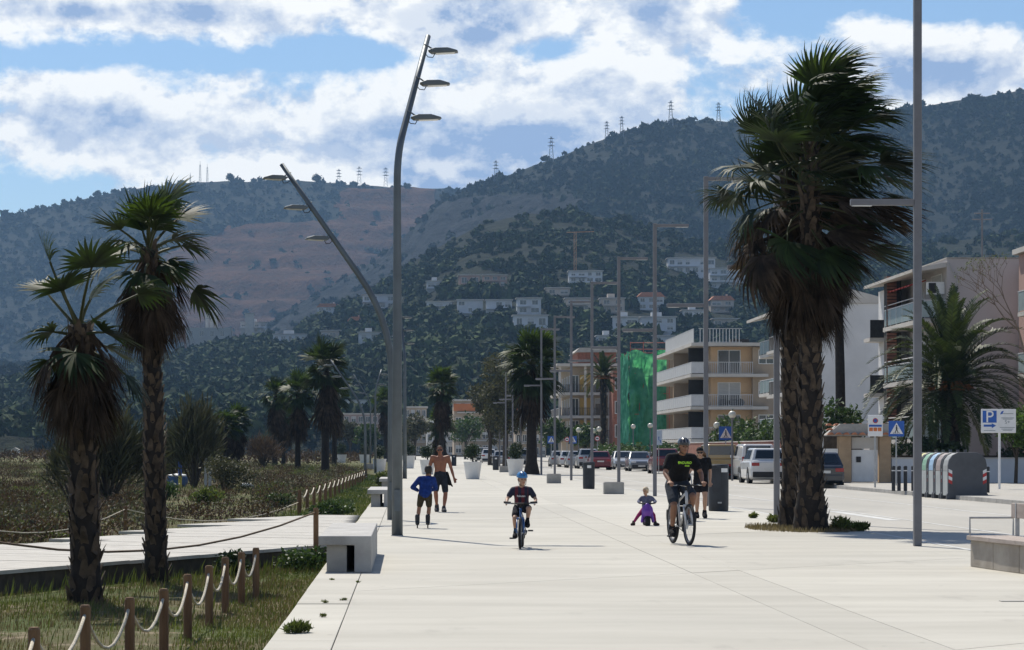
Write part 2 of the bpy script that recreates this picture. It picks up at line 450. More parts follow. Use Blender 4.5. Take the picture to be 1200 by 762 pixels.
def pip(poly, x, y):
    c = False; j = len(poly) - 1
    for i in range(len(poly)):
        xi, yi = poly[i]; xj, yj = poly[j]
        if (yi > y) != (yj > y) and x < (xj - xi) * (y - yi) / (yj - yi) + xi: c = not c
        j = i
    return c
QUARRY = [[(190, 300), (262, 270), (330, 266), (400, 256), (392, 238), (405, 222), (512, 222), (520, 300), (470, 330), (360, 395), (320, 420), (215, 420)]]
CLIFF = [[(300, 402), (345, 364), (400, 330), (450, 301), (482, 274), (510, 246), (560, 232), (620, 226), (660, 228), (700, 240), (660, 250), (600, 262), (560, 276), (520, 296), (480, 325), (440, 350), (390, 372), (340, 400)]]
def hill_rock(name, px, py):
    if name == 'far_hill': return any(pip(p, px, py) for p in QUARRY)
    if name == 'ridge_hill': return any(pip(p, px, py) for p in CLIFF)
    return False
def hill_xyz(name, px, v, wob=True):
    h = HILLS[name]
    D = h['D0'] + (h['D1'] - h['D0']) * v
    cy = interp(h['crest'], px); yy = h['foot'] + (cy - h['foot']) * (v ** h['pw'])
    X = (px - VX) * D / F; z = EYE + (VY - yy) * D / F
    if wob:
        n = mnoise.fractal(Vector((X * .004, D * .003, 1.7)), 1.0, 2.1, 5) + .35 * (1 - abs(mnoise.noise(Vector((X * .009 + D * .003, D * .002, 5)))))
        z += h['amp'] * n * math.sin(math.pi * min(1, v * .93 + .02)) ** .8
        z += .12 * h['amp'] * mnoise.noise(Vector((X * .03, D * .03, 0)))
    return X, D, z
def hill_at(name, px, py):
    """point on the hillside seen at a photo pixel (before the small relief)"""
    h = HILLS[name]; cy = interp(h['crest'], px)
    v = min(1, max(.01, (h['foot'] - py) / (h['foot'] - cy))) ** (1 / h['pw'])
    for _ in range(6):                    # follow the relief
        X, D, z = hill_xyz(name, px, v); yy = VY - (z - EYE) * F / D
        v = min(1, max(.01, v + (yy - py) / (h['foot'] - cy) * .8))
    return Vector(hill_xyz(name, px, v))
def hill_material(name):
    m = bpy.data.materials.new(name + '_scrub'); m.use_nodes = True; t = NT(m.node_tree); b = t.n['Principled BSDF']
    pos = t.new('ShaderNodeNewGeometry').outputs['Position']
    at = t.new('ShaderNodeAttribute'); at.attribute_name = 'rock'
    n1 = t.noise(pos, .02, 6, .6); n2 = t.noise(pos, .11, 6, .65)
    soil = (.016, .021, .010) if name == 'near_hill' else (.0085, .0115, .0075)
    veg = t.mix(t.smooth(n2, .40, .62), (.006, .010, .006), soil)
    veg = t.mix(t.m('MULTIPLY', t.smooth(n1, .45, .7), .5), veg, (.014, .020, .010))
    if name == 'far_hill': r0, r1 = (.058, .023, .008), (.112, .046, .018)
    else: r0, r1 = (.007, .008, .010), (.026, .028, .030)
    nr = t.noise(t.vm('MULTIPLY', pos, (.02, .02, .10)), 1, 6, .6)
    rock = t.mix(t.smooth(nr, .35, .65), r0, r1)
    rock = t.mix(t.m('MULTIPLY', t.smooth(n2, .55, .72), .5), rock, (.05, .052, .035))
    f = t.smooth(t.m('ADD', at.outputs['Fac'], t.m('MULTIPLY', t.m('SUBTRACT', t.noise(pos, .03, 5, .6), .5), .9)), .40, .60)
    t.put(b.inputs['Base Color'], t.mix(f, veg, rock)); b.inputs['Roughness'].default_value = .95; b.inputs['Specular IOR Level'].default_value = .1
    bn = t.new('ShaderNodeBump'); bn.inputs['Strength'].default_value = 1; bn.inputs['Distance'].default_value = 6
    crag = t.noise(t.vm('MULTIPLY', pos, (.07, .05, .022)), 1, 7, .68)
    t.put(bn.inputs['Height'], t.m('ADD', n2, t.m('MULTIPLY', t.m('MULTIPLY', f, crag), 3.0))); t.put(b.inputs['Normal'], bn.outputs[0])
    return m
def make_hill(name):
    h = HILLS[name]; nu, nv = h['nu'], h['nv']
    us = np.linspace(h['px0'], h['px1'], nu); vs_ = np.linspace(0, 1, nv)
    V = []; rock = []
    for j in range(-1, nv + 2):
        for u in us:
            if j < 0: X, D, z = hill_xyz(name, u, 0); D -= 15; z = -6; rk = 0
            elif j < nv:
                X, D, z = hill_xyz(name, u, vs_[j]); py = VY - (z - EYE) * F / D
                rk = 1.0 if hill_rock(name, u, py) else 0.0
                if rk and name == 'far_hill':                      # quarry benches
                    wz = 16 * mnoise.noise(Vector((X * .006, D * .006, 4))) + 7 * mnoise.noise(Vector((X * .03, D * .02, 6)))
                    st = 30.0; zz = (z + wz) / st; fr = zz - math.floor(zz); z = ((math.floor(zz) + min(1, max(0, (fr - .25) / .3))) * st - wz) * .6 + z * .4 + 3 * mnoise.noise(Vector((X * .05, D * .05, 1)))
                elif rk: z += 9 * mnoise.fractal(Vector((X * .035, D * .03, 2)), .9, 2.2, 4)
            else:
                X, D, z = hill_xyz(name, u, 1); k = j - nv + 1; D += 220 * k; z -= 60 * k * k; X *= D / (D - 220 * k); rk = 0
            V.append((X, D, z)); rock.append(rk)
    A = np.arange(len(V)).reshape(-1, nu)
    Fc = np.stack([A[:-1, :-1], A[:-1, 1:], A[1:, 1:], A[1:, :-1]], -1).reshape(-1, 4)
    o = np_obj(name, np.array(V), Fc, hill_material(name), smooth=True)
    at = o.data.attributes.new('rock', 'FLOAT', 'POINT'); at.data.foreach_set('value', np.array(rock, np.float32))
    tag(o, HILL_LABEL[name], 'hill', kind='structure')
for nm in HILLS: make_hill(nm)

# --- woods on the hills: one mass of crowns for each hill
def clump_variants(n, k, leaf):
    """tree crowns as k leaf-clump faces round a lumpy ellipsoid"""
    out = []
    for _ in range(n):
        d = rng.normal(size=(k, 3)); d /= np.linalg.norm(d, axis=1, keepdims=True); d[:, 2] = np.abs(d[:, 2]) * 1.15 - .25
        r = (.72 + .36 * rng.random((k, 1))); c = d * r
        a = rng.normal(size=(k, 3)) * .55 + np.cross(d, rng.normal(size=(k, 3))); a /= np.linalg.norm(a, axis=1, keepdims=True)
        b = np.cross(d + rng.normal(size=(k, 3)) * .5, a); b /= np.linalg.norm(b, axis=1, keepdims=True)
        s = leaf * (.6 + .8 * rng.random((k, 1)))
        q = np.stack([c - a * s - b * s * .6, c + a * s - b * s * .6, c + b * s * 1.1], 1)
        out.append((q.reshape(-1, 3), np.arange(k * 3).reshape(-1, 3)))
    return out
def crowns(name, pts, sizes, variants, m, label):
    VV = []; FF = []; base = 0
    for p, s in zip(pts, sizes):
        V, Fc = variants[random.randrange(len(variants))]
        a = random.uniform(0, 6.28); c, s_ = math.cos(a), math.sin(a)
        W = np.empty_like(V); W[:, 0] = V[:, 0] * c - V[:, 1] * s_; W[:, 1] = V[:, 0] * s_ + V[:, 1] * c; W[:, 2] = V[:, 2] * random.uniform(.8, 1.25)
        VV.append(W * s + np.array(p) + np.array((0, 0, .35 * s))); FF.append(Fc + base); base += len(V)
    o = np_obj(name, np.concatenate(VV), np.concatenate(FF), m)
    tag(o, label, 'woods', kind='stuff'); return o
M_pine = mat('hill_pine', (.019, .033, .015), .9, scale=.03, c2=(.050, .070, .025), spec=.1, island=.55)
M_scrub = mat('hill_scrub', (.009, .016, .008), .9, scale=.02, c2=(.024, .035, .014), spec=.08, island=.45)
HOUSES_PX = []          # filled below, keeps crowns off the villas
HV = [(667, 318, 706, 331), (783, 303, 838, 321), (832, 315, 874, 338), (500, 354, 530, 364), (536, 352, 566, 367), (570, 352, 600, 362),
      (606, 350, 634, 368), (602, 370, 642, 384), (663, 350, 692, 364), (704, 350, 732, 366), (748, 348, 778, 363), (718, 372, 748, 386), (752, 372, 792, 388),
      (700, 394, 724, 404), (833, 352, 860, 366), (538, 323, 562, 334), (566, 323, 594, 336), (282, 378, 312, 396), (320, 392, 360, 402), (372, 360, 398, 370),
      (408, 376, 424, 381), (425, 346, 472, 362), (420, 390, 446, 400), (376, 388, 404, 398), (500, 330, 520, 338), (640, 338, 668, 346), (800, 364, 826, 374), (836, 374, 868, 384), (765, 394, 790, 402), (455, 395, 480, 404)]
def on_house(px, py, m=3):
    return any(a - m < px < c + m and b - 1 < py < d + 8 for a, b, c, d in HV)
def scatter(name, n, py_hi_pad, smin, smax, variants, m, label):
    h = HILLS[name]; pts = []; sz = []
    while len(pts) < n:
        px = random.uniform(-180, 1420)
        cy = interp(h['crest'], px)
        v = random.uniform(0, 1) ** .9
        X, D, z = hill_xyz(name, px, v); py = VY - (z - EYE) * F / D
        if hill_rock(name, px, py) and random.random() > .07: continue
        if name == 'near_hill':
            if on_house(px, py): continue
            open_ = mnoise.noise(Vector((X * .012, D * .012, 8)))
            if py < 330 and px > 480 and open_ > .0 and random.random() < .55: continue
        cl = mnoise.fractal(Vector((X * .010, D * .006, 21)), 1.0, 2.0, 3)
        if random.random() > .72 + .6 * cl: continue
        s = random.uniform(smin, smax) * (1 + .3 * max(-.4, min(.6, cl))) * random.choice((.65, .9, 1, 1.2))
        if name == 'near_hill': s = min(s, 3.9 + 1.2 * v)
        if name == 'near_hill' and py < 340: s *= .72
        pts.append((X, D, z)); sz.append(s)
    return crowns(name + '_woods', pts, sz, variants, m, label)
scatter('near_hill', 13500, 0, 1.9, 4.6, clump_variants(8, 48, .38), M_pine, 'dense dark pines covering the lower hillside')
scatter('ridge_hill', 19000, 0, 1.5, 3.9, clump_variants(6, 16, .6), M_scrub, 'dark scrub and bushes speckling the long ridge')
scatter('far_hill', 13000, 0, 2.0, 5.0, clump_variants(6, 16, .6), M_scrub, 'dark woods on the hazy far hill')
# ================================================================== lamps
def flood_head(parent, at, side, M, yaw=0):
    """floodlight on a bracket; side = +1/-1 the way it points (x)"""
    Mr = Matrix.Translation(at) @ Matrix.Rotation(yaw, 4, 'Z')
    prof = [(.05, .0), (.18, .045), (.42, .05), (.60, .0), (.62, -.03), (.45, -.045), (.12, -.05)]
    poly = [(side * x, z) for x, z in prof]
    h = MB().prism(poly, -.13, .13, 'y', Mr).build('floodlight', M, parent, bevel=.012)
    MB().prism([(side * .2, -.052), (side * .56, -.036), (side * .56, -.044), (side * .2, -.062)], -.1, .1, 'y', Mr).build('lens', M_lens, h)
    c = [Vector((side * x, 0, z)) for x, z in ((-.02, .12), (.05, .09), (.14, .03))]
    MB().tube([Mr @ p for p in c], .014, 6).build('bracket', M, h)
    c = [Vector((side * x, .03, z)) for x, z in ((.0, -.05), (.05, -.11), (.14, -.12), (.18, -.05))]
    MB().tube([Mr @ p for p in c], .009, 5).build('cable', M_black, h)
    return h
def bent_lamp(label, loc, zb, lean, az, H=2.95, r0=.105, side=1, fl=.5, group='bent floodlight poles on the sea side'):
    """tapered pole, vertical to zb, then bent by lean towards azimuth az"""
    root = thing('street_lamp', label, 'street lamp', loc, 0, group)
    d = Vector((math.sin(lean) * math.cos(az), math.sin(lean) * math.sin(az), math.cos(lean)))
    pts = [Vector((0, 0, 0)), Vector((0, 0, zb * .5)), Vector((0, 0, zb - fl))]
    for k in range(1, 7):
        t = k / 7; a = Vector((0, 0, zb - fl)).lerp(Vector((0, 0, zb)), t); b = Vector((0, 0, zb)).lerp(Vector((0, 0, zb)) + d * fl, t); pts.append(a.lerp(b, t))
    pts += [Vector((0, 0, zb)) + d * s for s in (fl + .05, (fl + H) / 2, H)]
    tot = len(pts); L = [0]
    for a, b in zip(pts, pts[1:]): L.append(L[-1] + (b - a).length)
    rs = [r0 * (1 - .52 * l / L[-1]) for l in L]
    MB().tube(pts, rs, 14).build('pole', M_steel, root, smooth=True)
    MB().box(-.11, .11, -.11, .11, -.01, .012).build('base_plate', M_galv, root)
    MB().box(-.055, .055, -r0 - .006, -r0 + .03, .45, .85).build('service_hatch', M_steel, root, bevel=.004)
    for s in (.38, 1.2, 2.05):
        if s > H - .1: continue
        p = Vector((0, 0, zb)) + d * (H - s)
        flood_head(root, p + Vector((side * .02, 0, 0)), side, M_steel, yaw=random.uniform(-.25, .25))
    return root
LA = G(465.5, 628)
bent_lamp('tall grey pole leaning slightly right with three floodlights, nearest on the left', LA, 7.0, R(35), R(70), side=1)
bent_lamp('grey pole bent far over to the left carrying three floodlights', (-.40, 57.5, 0), 4.45, R(35), R(176), H=4.35, side=-1, fl=1.25)
bent_lamp('thin bent floodlight pole seen just right of the two nearest', (-.26, 139, 0), 6.6, R(30), R(100), side=1, r0=.12)
bent_lamp('distant floodlight pole curved to the left above the small benches', (-2.6, 150, 0), 3.9, R(35), R(172), H=3.6, side=-1, r0=.09, fl=1.2)
bent_lamp('distant slim floodlight pole with its head just bent at the top', (-2.3, 172, 0), 5.6, R(30), R(60), side=1, H=1.6, r0=.09)
bent_lamp('farthest floodlight pole, thin and hazy beside the mid palms', (-3.6, 235, 0), 6.0, R(32), R(175), side=-1, r0=.09)

def arm_lamp(label, loc):
    root = thing('street_lamp', label, 'street lamp', loc, 0, 'square poles with two arms along the road')
    MB().box(-.0625, .0625, -.0625, .0625, 0, 9.25).build('pole', M_steel2, root, bevel=.012)
    a = MB().box(-1.10, -.065, -.055, .055, 5.58, 5.68).build('lamp_arm', M_steel2, root, bevel=.01)
    MB().box(-1.07, -.75, -.045, .045, 5.568, 5.579).build('light_panel', M_lens, a)
    b = MB().box(.065, 1.15, -.055, .055, 9.13, 9.23).build('lamp_arm', M_steel2, root, bevel=.01)
    MB().box(.70, 1.12, -.045, .045, 9.118, 9.129).build('light_panel', M_lens, b)
    return root
ORD = ['nearest', 'second', 'third', 'fourth', 'fifth', 'sixth', 'seventh', 'eighth', 'ninth', 'tenth', 'eleventh', 'twelfth', 'thirteenth', 'fourteenth']
NOTE = ['nearest square grey lamp pole, its low arm in front of the big palm', 'square grey lamp pole half hidden by the trunks of the big palm']
POLES = [(8.32 - (.16 if i == 1 else 0), 41.94 + 14.97 * i, 0) for i in range(14)]
l0 = arm_lamp(NOTE[0], POLES[0])
for i in range(1, 14):
    dup(l0, NOTE[1] if i == 1 else 'square grey two-armed lamp pole by the road, %s counting from the nearest' % ORD[i], POLES[i])

# ================================================================== concrete benches on the sea side
def slab_bench(label, y0, L=5.9):
    x0, x1 = -1.17, -.49
    root = thing('concrete_bench', label, 'bench', (x0, y0, 0), 0, 'white concrete benches along the sea edge')
    n = 3
    for k in range(n):
        a = k * L / n; b = (k + 1) * L / n - .012
        MB().prism([(0, .35), (0, .47), (.68, .47), (.68, 0), (.46, 0), (.46, .35)], a, b, 'y').build('seat_slab', M_benchc, root, bevel=.012)
    MB().box(.10, .36, .12, L - .15, 0, .348).build('pedestal', M_concd, root, bevel=.006)
    return root
slab_bench('white concrete bench nearest the camera, beside the walkway', 32.9)
slab_bench('white concrete bench second along the sea edge, behind the tall lamp', 70.7)
slab_bench('white concrete bench third along the sea edge', 98)
slab_bench('small far white concrete bench, fourth along the sea edge', 136)

# ================================================================== long bench on the right
def right_bench():
    root = thing('long_bench', 'long bench with concrete block base and pale plank seat at right edge', 'bench', (7.58, 34.6, 0), 0)
    M_b = mat('bench_blocks', (.28, .245, .205), .85, scale=2.5, c2=(.39, .35, .30), bump=.3, bscale=40, dirt=.35)
    M_s = mat('bench_boards', (.30, .245, .21), .75, scale=6, c2=(.40, .345, .31), stretch=(1, .2, 1))
    p = Vector((0, 0, 0)); W = .53
    # blocks follow a gentle curve towards the camera and right
    ang = R(-85)
    for k in range(6):
        d = Vector((math.cos(ang), math.sin(ang), 0)); n = Vector((-d.y, d.x, 0))
        L = .98
        def q(s, t): v = p + d * s + n * t; return (v.x, v.y)
        MB().prism([q(0, 0), q(L - .015, 0), q(L - .015, W - .06), q(0, W - .06)], 0, .36, 'z').build('base_block', M_b, root, bevel=.008)
        for j in range(4):
            t0 = -.05 + j * .155
            MB().prism([q(-.02, t0), q(L - .025, t0), q(L - .025, t0 + .142), q(-.02, t0 + .142)], .362, .42, 'z').build('seat_board', M_s, root, bevel=.006)
        if k >= 0:
            MB().prism([q(.0 if k else .1, W + .0), q(L - .03, W + .0), q(L - .03, W + .05), q(.0 if k else .1, W + .05)], .66, .86, 'z').build('back_board', M_s, root, bevel=.008)
            c = p + d * .3 + n * (W + .02)
            MB().box(c.x - .025, c.x + .025, c.y - .025, c.y + .025, .30, .86).build('back_post', M_galv, root)
        p = p + d * L; ang += R(1.5)
    d = Vector((math.cos(R(-85)), math.sin(R(-85)), 0)); n = Vector((-d.y, d.x, 0)); e = d * .04
    pts = [e + n * -.02 + Vector((0, 0, .36)), e + n * -.02 + Vector((0, 0, .66)), e + n * .58 + Vector((0, 0, .66)), e + n * .58 + Vector((0, 0, .36))]
    MB().tube(pts, .016, 6).build('arm_rest', M_galv, root)
right_bench()

# ================================================================== rope fences
def catenary(a, b, sag, n=9):
    return [a.lerp(b, i / (n - 1)) - Vector((0, 0, sag * (1 - (2 * i / (n - 1) - 1) ** 2))) for i in range(n)]
def rope_fence(label, posts, h, sag, ropem, name='rope_fence', r=.043, rr=.014, group=None):
    root = thing(name, label, 'fence', (0, 0, 0), 0, group)
    tops = []
    for (x, y_, zt) in posts:
        zb = zt - h - .25
        tl = Vector((random.uniform(-.015, .015), random.uniform(-.015, .015), 0))
        MB().lathe([(r, zb), (r * 1.02, zt - .02), (r * .8, zt)], 10, (x, y_, 0)).build('post', M_wood, root, smooth=False)
        tops.append(Vector((x, y_, zt - .07)))
    for a, b in zip(tops, tops[1:]):
        s = sag * random.uniform(.85, 1.15)
        MB().tube(catenary(a, b, s), rr, 6).build('rope', ropem, root, smooth=True)
    return root
near_posts = []
for px, py in ((-28, 770), (40, 735), (100, 709), (152, 700), (192, 690), (220, 673), (245, 663), (264, 653), (283, 647), (300, 642)):
    D = (EYE - .33) * F / (py - VY); near_posts.append(((px - VX) * D / F, D, .33))
rope_fence('wooden posts with white rope between, nearest the camera at lower left', near_posts, .72, .30, M_rope)
A0, A1, dv, nv = WK
wp = [A0 + dv * 1.1 - nv * .10, A0 + dv * 12.0 - nv * .10, A0 + dv * 23 - nv * .1]
rope_fence('single tall post with a long slack brown rope along the walkway front edge', [(p.x, p.y, .62) for p in wp], .95, .38, M_roped, rr=.016)
bp = [P(-60, 604, 47), P(147, 593, 56), P(350, 586, 74)]
rope_fence('posts with a long thin rope along the back of the walkway', [(p.x, p.y, p.z) for p in bp], 1.0, .34, M_rope, rr=.012)
fp = [(-3.18 + .62 * (i / 17), 74 + 78 * (i / 17), .42) for i in range(18)]
rope_fence('long row of short sunlit posts joined by rope, running off beside the far benches', fp, .8, .22, M_rope, r=.055, rr=.02)
xp = [P(-40, 566, 150), P(40, 561, 160), P(60, 560, 160), P(200, 563, 150), P(290, 556, 160), P(350, 553, 165)]
rope_fence('distant rope fence across the brown dunes', [(p.x, p.y, p.z) for p in xp], .9, .25, M_rope, r=.05, rr=.02)

# ================================================================== bins
def litter_bin(label, loc, r=.26, h=1.2, group='dark cylindrical litter bins'):
    root = thing('litter_bin', label, 'bin', loc, 0, group)
    MB().lathe([(r * .94, 0), (r * .98, .03), (r, .2), (r, h - .12), (r * .99, h - .11)], 24).build('body', M_bin, root, smooth=False)
    MB().lathe([(r * 1.04, h - .108), (r * 1.04, h - .03), (r * .95, h), (.02, h + .008)], 24).build('lid', M_bin, root)
    return root
b = litter_bin('large black litter bin right behind the adult cyclist', G(842, 599))
MB().box(.04, .20, -.272, -.262, 1.0, 1.10).build('label_plate', M_signw, b)
MB().box(-.05, .05, -.268, -.261, .2, .24).build('lock_plate', M_galv, b)
b2 = litter_bin('slim black litter bin standing alone between two lamp poles', G(690, 573), .24, 1.08)
MB().box(-.08, .08, -.253, -.243, .84, .95).build('slot', M_signw, b2)
dup(b2, 'small distant litter bin left of the planted white pot and mid palm', G(581, 551))
dup(b2, 'farthest small litter bin near the middle of the promenade', G(532, 546))

# ================================================================== low concrete planter blocks
def block(label, loc, w, h):
    root = thing('concrete_block', label, 'concrete block', loc, 0, 'low concrete blocks at the lamp poles')
    MB().box(-w / 2, w / 2, -.22, .22, 0, h).build('block', M_concd, root, bevel=.02)
    MB().box(-w / 2 + .05, w / 2 - .05, -.17, .17, h + .001, h + .006).build('soil', mat('dark_soil', (.04, .032, .024), .95, .3, 8), root)
    return root
bl = block('low concrete block beside the fourth lamp pole, behind the toddler', G(719, 579), .72, .42)
block('low concrete block at the foot of a pole near the slim black bin', G(649, 566.5), .66, .44)
block('small far concrete block by the distant bin', G(592, 553.5), .8, .42)
block('small far concrete block at the sea side row of pots', P(435, 549, 205) * 1, .9, .45).location.z = 0

# ================================================================== leaf clouds for shrubs and trees
def leaf_cloud(blobs, n, size, aspect=2.0, up=0.0, shell=.55, seed=None):
    """blobs: (centre, radii); many small leaf-sized quads spread through lumpy volumes"""
    g = np.random.default_rng(seed if seed is not None else random.randrange(1 << 30))
    C = np.array([b[0] for b in blobs], float); Rr = np.array([b[1] for b in blobs], float)
    vol = np.prod(Rr, 1) ** .75; idx = g.choice(len(blobs), n, p=vol / vol.sum())
    d = g.normal(size=(n, 3)); d /= np.linalg.norm(d, axis=1, keepdims=True)
    r = shell + (1 - shell) * g.random((n, 1)) ** .7
    r *= 1 + .18 * g.normal(size=(n, 1))
    c = C[idx] + d * r * Rr[idx]
    a = g.normal(size=(n, 3)) + d * .9; a[:, 2] += up; a /= np.linalg.norm(a, axis=1, keepdims=True)
    b = np.cross(a, g.normal(size=(n, 3))); b /= np.linalg.norm(b, axis=1, keepdims=True) + 1e-9
    s = size * (.6 + .8 * g.random((n, 1)))
    q = np.stack([c - a * s * .5, c + b * s * .5 / aspect, c + a * s * .55, c - b * s * .5 / aspect], 1)
    return q.reshape(-1, 3), np.arange(n * 4).reshape(-1, 4)
def lumps(c, rad, k, r0, r1, flat=.8, seed=None):
    out = []
    for _ in range(k):
        d = Vector((random.gauss(0, 1), random.gauss(0, 1), random.gauss(0, 1))).normalized() * random.random() ** .5
        out.append(((c[0] + d.x * rad[0], c[1] + d.y * rad[1], c[2] + d.z * rad[2]), tuple(random.uniform(r0, r1) * f for f in (1, 1, flat))))
    return out
M_leafd = mat('dark_shrub_leaf', (.018, .034, .014), .6, scale=3, c2=(.035, .060, .020), island=.5, transl=.12)
M_leafm = mat('green_shrub_leaf', (.035, .062, .018), .6, scale=1, c2=(.065, .105, .030), island=.5, transl=.2)
M_leafy = mat('yellow_green_leaf', (.075, .10, .025), .65, scale=.8, c2=(.12, .14, .04), island=.5, transl=.25)
M_leafo = mat('olive_leaf', (.055, .058, .030), .7, scale=.5, c2=(.095, .090, .048), island=.5, transl=.15)
M_bark = mat('tree_bark', (.06, .047, .035), .9, .3, 5, bump=.6, bscale=20)

# ================================================================== big white pots
def pot(label, loc, s=1.0):
    root = thing('planted_pot', label, 'planted pot', loc, 0, 'big white pots with round shrubs')
    MB().lathe([(.34 * s, 0), (.36 * s, .02), (.48 * s, .86 * s), (.50 * s, .88 * s), (.50 * s, .93 * s), (.44 * s, .93 * s), (.43 * s, .86 * s)], 24).build('pot', M_white, root, smooth=False)
    MB().tube([(0, 0, .8 * s), (0, 0, 1.2 * s)], .05, 7).build('stem', M_bark, root)
    V, Fc = leaf_cloud(lumps((0, 0, 1.42 * s), (.22 * s, .22 * s, .26 * s), 9, .26 * s, .42 * s, 1.0), 1500, .10 * s)
    np_obj('shrub', V, Fc, M_leafd, root)
    return root
pot('white planted pot in the middle, right of the walking man', G(554, 561.5))
pot('white planted pot just left of the mid palm', G(604, 557.5), 1.08)
pot('white planted pot partly hidden behind the shirtless man', G(501, 556), 1.0)
pot('far white planted pot beside the slim bent lamp at left', (-2.1, 178, 0), 1.0)
pot('small far white pot, left one of the row by the sea side', (-7.0, 262, 0), 1.15)
pot('small far white pot between two others on the sea side', (-4.6, 262, 0), 1.15)
pot('small far white pot just right of the tall lamp', P(479, 541, 215).xy.to_3d(), 1.15)

# ================================================================== text helper
def text_mesh(name, s, size, m, parent, M, align='CENTER', ext=.0):
    c = bpy.data.curves.new(name, 'FONT'); c.body = s; c.size = size; c.align_x = align; c.align_y = 'CENTER'; c.extrude = ext
    o = bpy.data.objects.new(name, c); me = bake(o)
    bpy.data.objects.remove(o); bpy.data.curves.remove(c)
    me.transform(M); me.materials.clear(); me.materials.append(m)
    return link(bpy.data.objects.new(name, me), parent)
FACE = Matrix.Rotation(R(90), 4, 'X')      # text standing up, facing the camera side (-y)

# ================================================================== signs
def ped_sign(label, c, w, post_h, loc_z=0):
    """square blue pedestrian-crossing sign facing the camera"""
    root = thing('crossing_sign', label, 'sign', (c.x, c.y, loc_z), 0, 'blue pedestrian crossing signs')
    z = c.z - loc_z
    MB().tube([(0, .05, 0), (0, .05, z + w * .4)], .03, 8).build('post', M_galv, root)
    p = MB().box(-w / 2, w / 2, -.012, .012, z - w / 2, z + w / 2).build('panel', M_blue, root, bevel=.004)
    t = w * .42
    MB().quad((-t, -.017, z - t * .8), (t, -.017, z - t * .8), (0, -.017, z + t * .95)).build('white_triangle', M_signw, p)
    k = w / 1.0; m = MB(); yy = -.021
    m.ball((0, yy, z + .18 * k), .05 * k, 8, 6, (1, .05, 1))
    m.tube([(0, yy, z + .12 * k), (.01 * k, yy, z - .06 * k)], .05 * k, 6, flat=.1)
    m.tube([(.0, yy, z - .05 * k), (-.10 * k, yy, z - .26 * k)], .03 * k, 6, flat=.1)
    m.tube([(.01 * k, yy, z - .05 * k), (.11 * k, yy, z - .26 * k)], .03 * k, 6, flat=.1)
    m.tube([(0, yy, z + .09 * k), (-.11 * k, yy, z - .03 * k)], .024 * k, 6, flat=.1)
    m.tube([(0, yy, z + .09 * k), (.11 * k, yy, z - .02 * k)], .024 * k, 6, flat=.1)
    m.build('walking_figure', M_black, p)
    m = MB()
    for q in (-.2, -.08, .04, .16): m.box((q - .03) * k, (q + .05) * k, yy - .001, yy + .001, z - .30 * k, z - .265 * k)
    m.build('crossing_stripes', M_black, p)
    return root
ped_sign('blue pedestrian crossing sign beside the gate at right', P(1050.5, 502.5, 104), .63, 2.2, .12)
ped_sign('blue pedestrian crossing sign above the dark van', P(850.5, 508, 140), .75, 2.2, .0)
ped_sign('small far blue crossing sign left of the silver cars', P(646, 515.5, 215), .62, 2.2, .0)
ped_sign('small far blue crossing sign above the silver cars', P(671.5, 515.5, 215), .62, 2.2, .0)
def round_sign(label, c, r):
    root = thing('round_sign', label, 'sign', (c.x, c.y, 0), 0, 'round red-rimmed traffic signs')
    MB().tube([(0, .04, 0), (0, .04, c.z + r * .8)], .03, 8).build('post', M_galv, root)
    Mx = Matrix.Rotation(R(90), 4, 'X')
    p = MB().lathe([(r, -.01), (r, .01)], 24, (0, 0, c.z), Mx).build('disc', M_red, root)
    MB().lathe([(r * .72, -.004), (r * .72, .004)], 24, (0, -.014, c.z), Mx).build('white_field', M_signw, p)
    MB().box(-r * .45, r * .45, -.021, -.019, c.z - .05, c.z + .05).build('dark_mark', M_black, p)
    return root
round_sign('round red and white traffic sign above the maroon car', P(700, 514, 225), .24)
round_sign('round red and white traffic sign above the silver cars', P(664.5, 515, 225), .22)
def panel_sign(label, px0, px1, py0, py1, D, base):
    a, b = P(px0, py0, D), P(px1, py1, D)
    root = thing('parking_sign', label, 'sign', ((a.x + b.x) / 2, D, base), 0)
    w = (b.x - a.x) / 2; z0, z1 = b.z - base, a.z - base
    p = MB().box(-w, w, -.02, .02, z0, z1).build('panel', M_signw, root, bevel=.02)
    return root, p, w, z0, z1
root, p, w, z0, z1 = panel_sign('large white parking sign with blue P and arrow at right', 1149.5, 1190.5, 479.5, 507.5, 94.8, .12)
MB().tube([(.05, .06, 0), (.05, .06, z1 - .06)], .045, 10).build('post', M_signw, root)
MB().box(-w + .06, -.07, -.024, -.021, z0 + .38, z1 - .06).build('blue_field', M_blue, p)
text_mesh('letter', 'P', .62, M_signw, p, Matrix.Translation((-w / 2 - .01, -.027, (z0 + z1) / 2 + .14)) @ FACE)
MB().prism([(-w + .10, z0 + .23), (-w + .10, z0 + .31), (-.25, z0 + .31), (-.25, z0 + .36), (-.09, z0 + .27), (-.25, z0 + .18), (-.25, z0 + .23)], -.026, -.022, 'y').build('arrow', M_blue, p)
M_print = mat('grey_print', (.22, .25, .27), .7, .1, 9)
m = MB()
for i, (a_, b_, zz) in enumerate(((.12, .55, .80), (.10, .58, .62), (.16, .52, .57), (.05, .6, .22), (.1, .55, .15), (.16, .5, .10))): m.box(a_, b_, -.0235, -.021, z0 + zz * .88, z0 + zz * .88 + .022)
m.box(-w + .1, -.12, -.0235, -.021, z0 + .08, z0 + .10)
m.build('small_print', M_print, p)
text_mesh('print_text', 'S+', .2, M_print, p, Matrix.Translation((.33, -.024, z0 + .40)) @ FACE)
MB().prism([(.05, z1 - .20), (.12, z1 - .08), (.20, z1 - .06), (.14, z1 - .18)], -.0245, -.021, 'y').build('leaf_logo', M_blue, p)
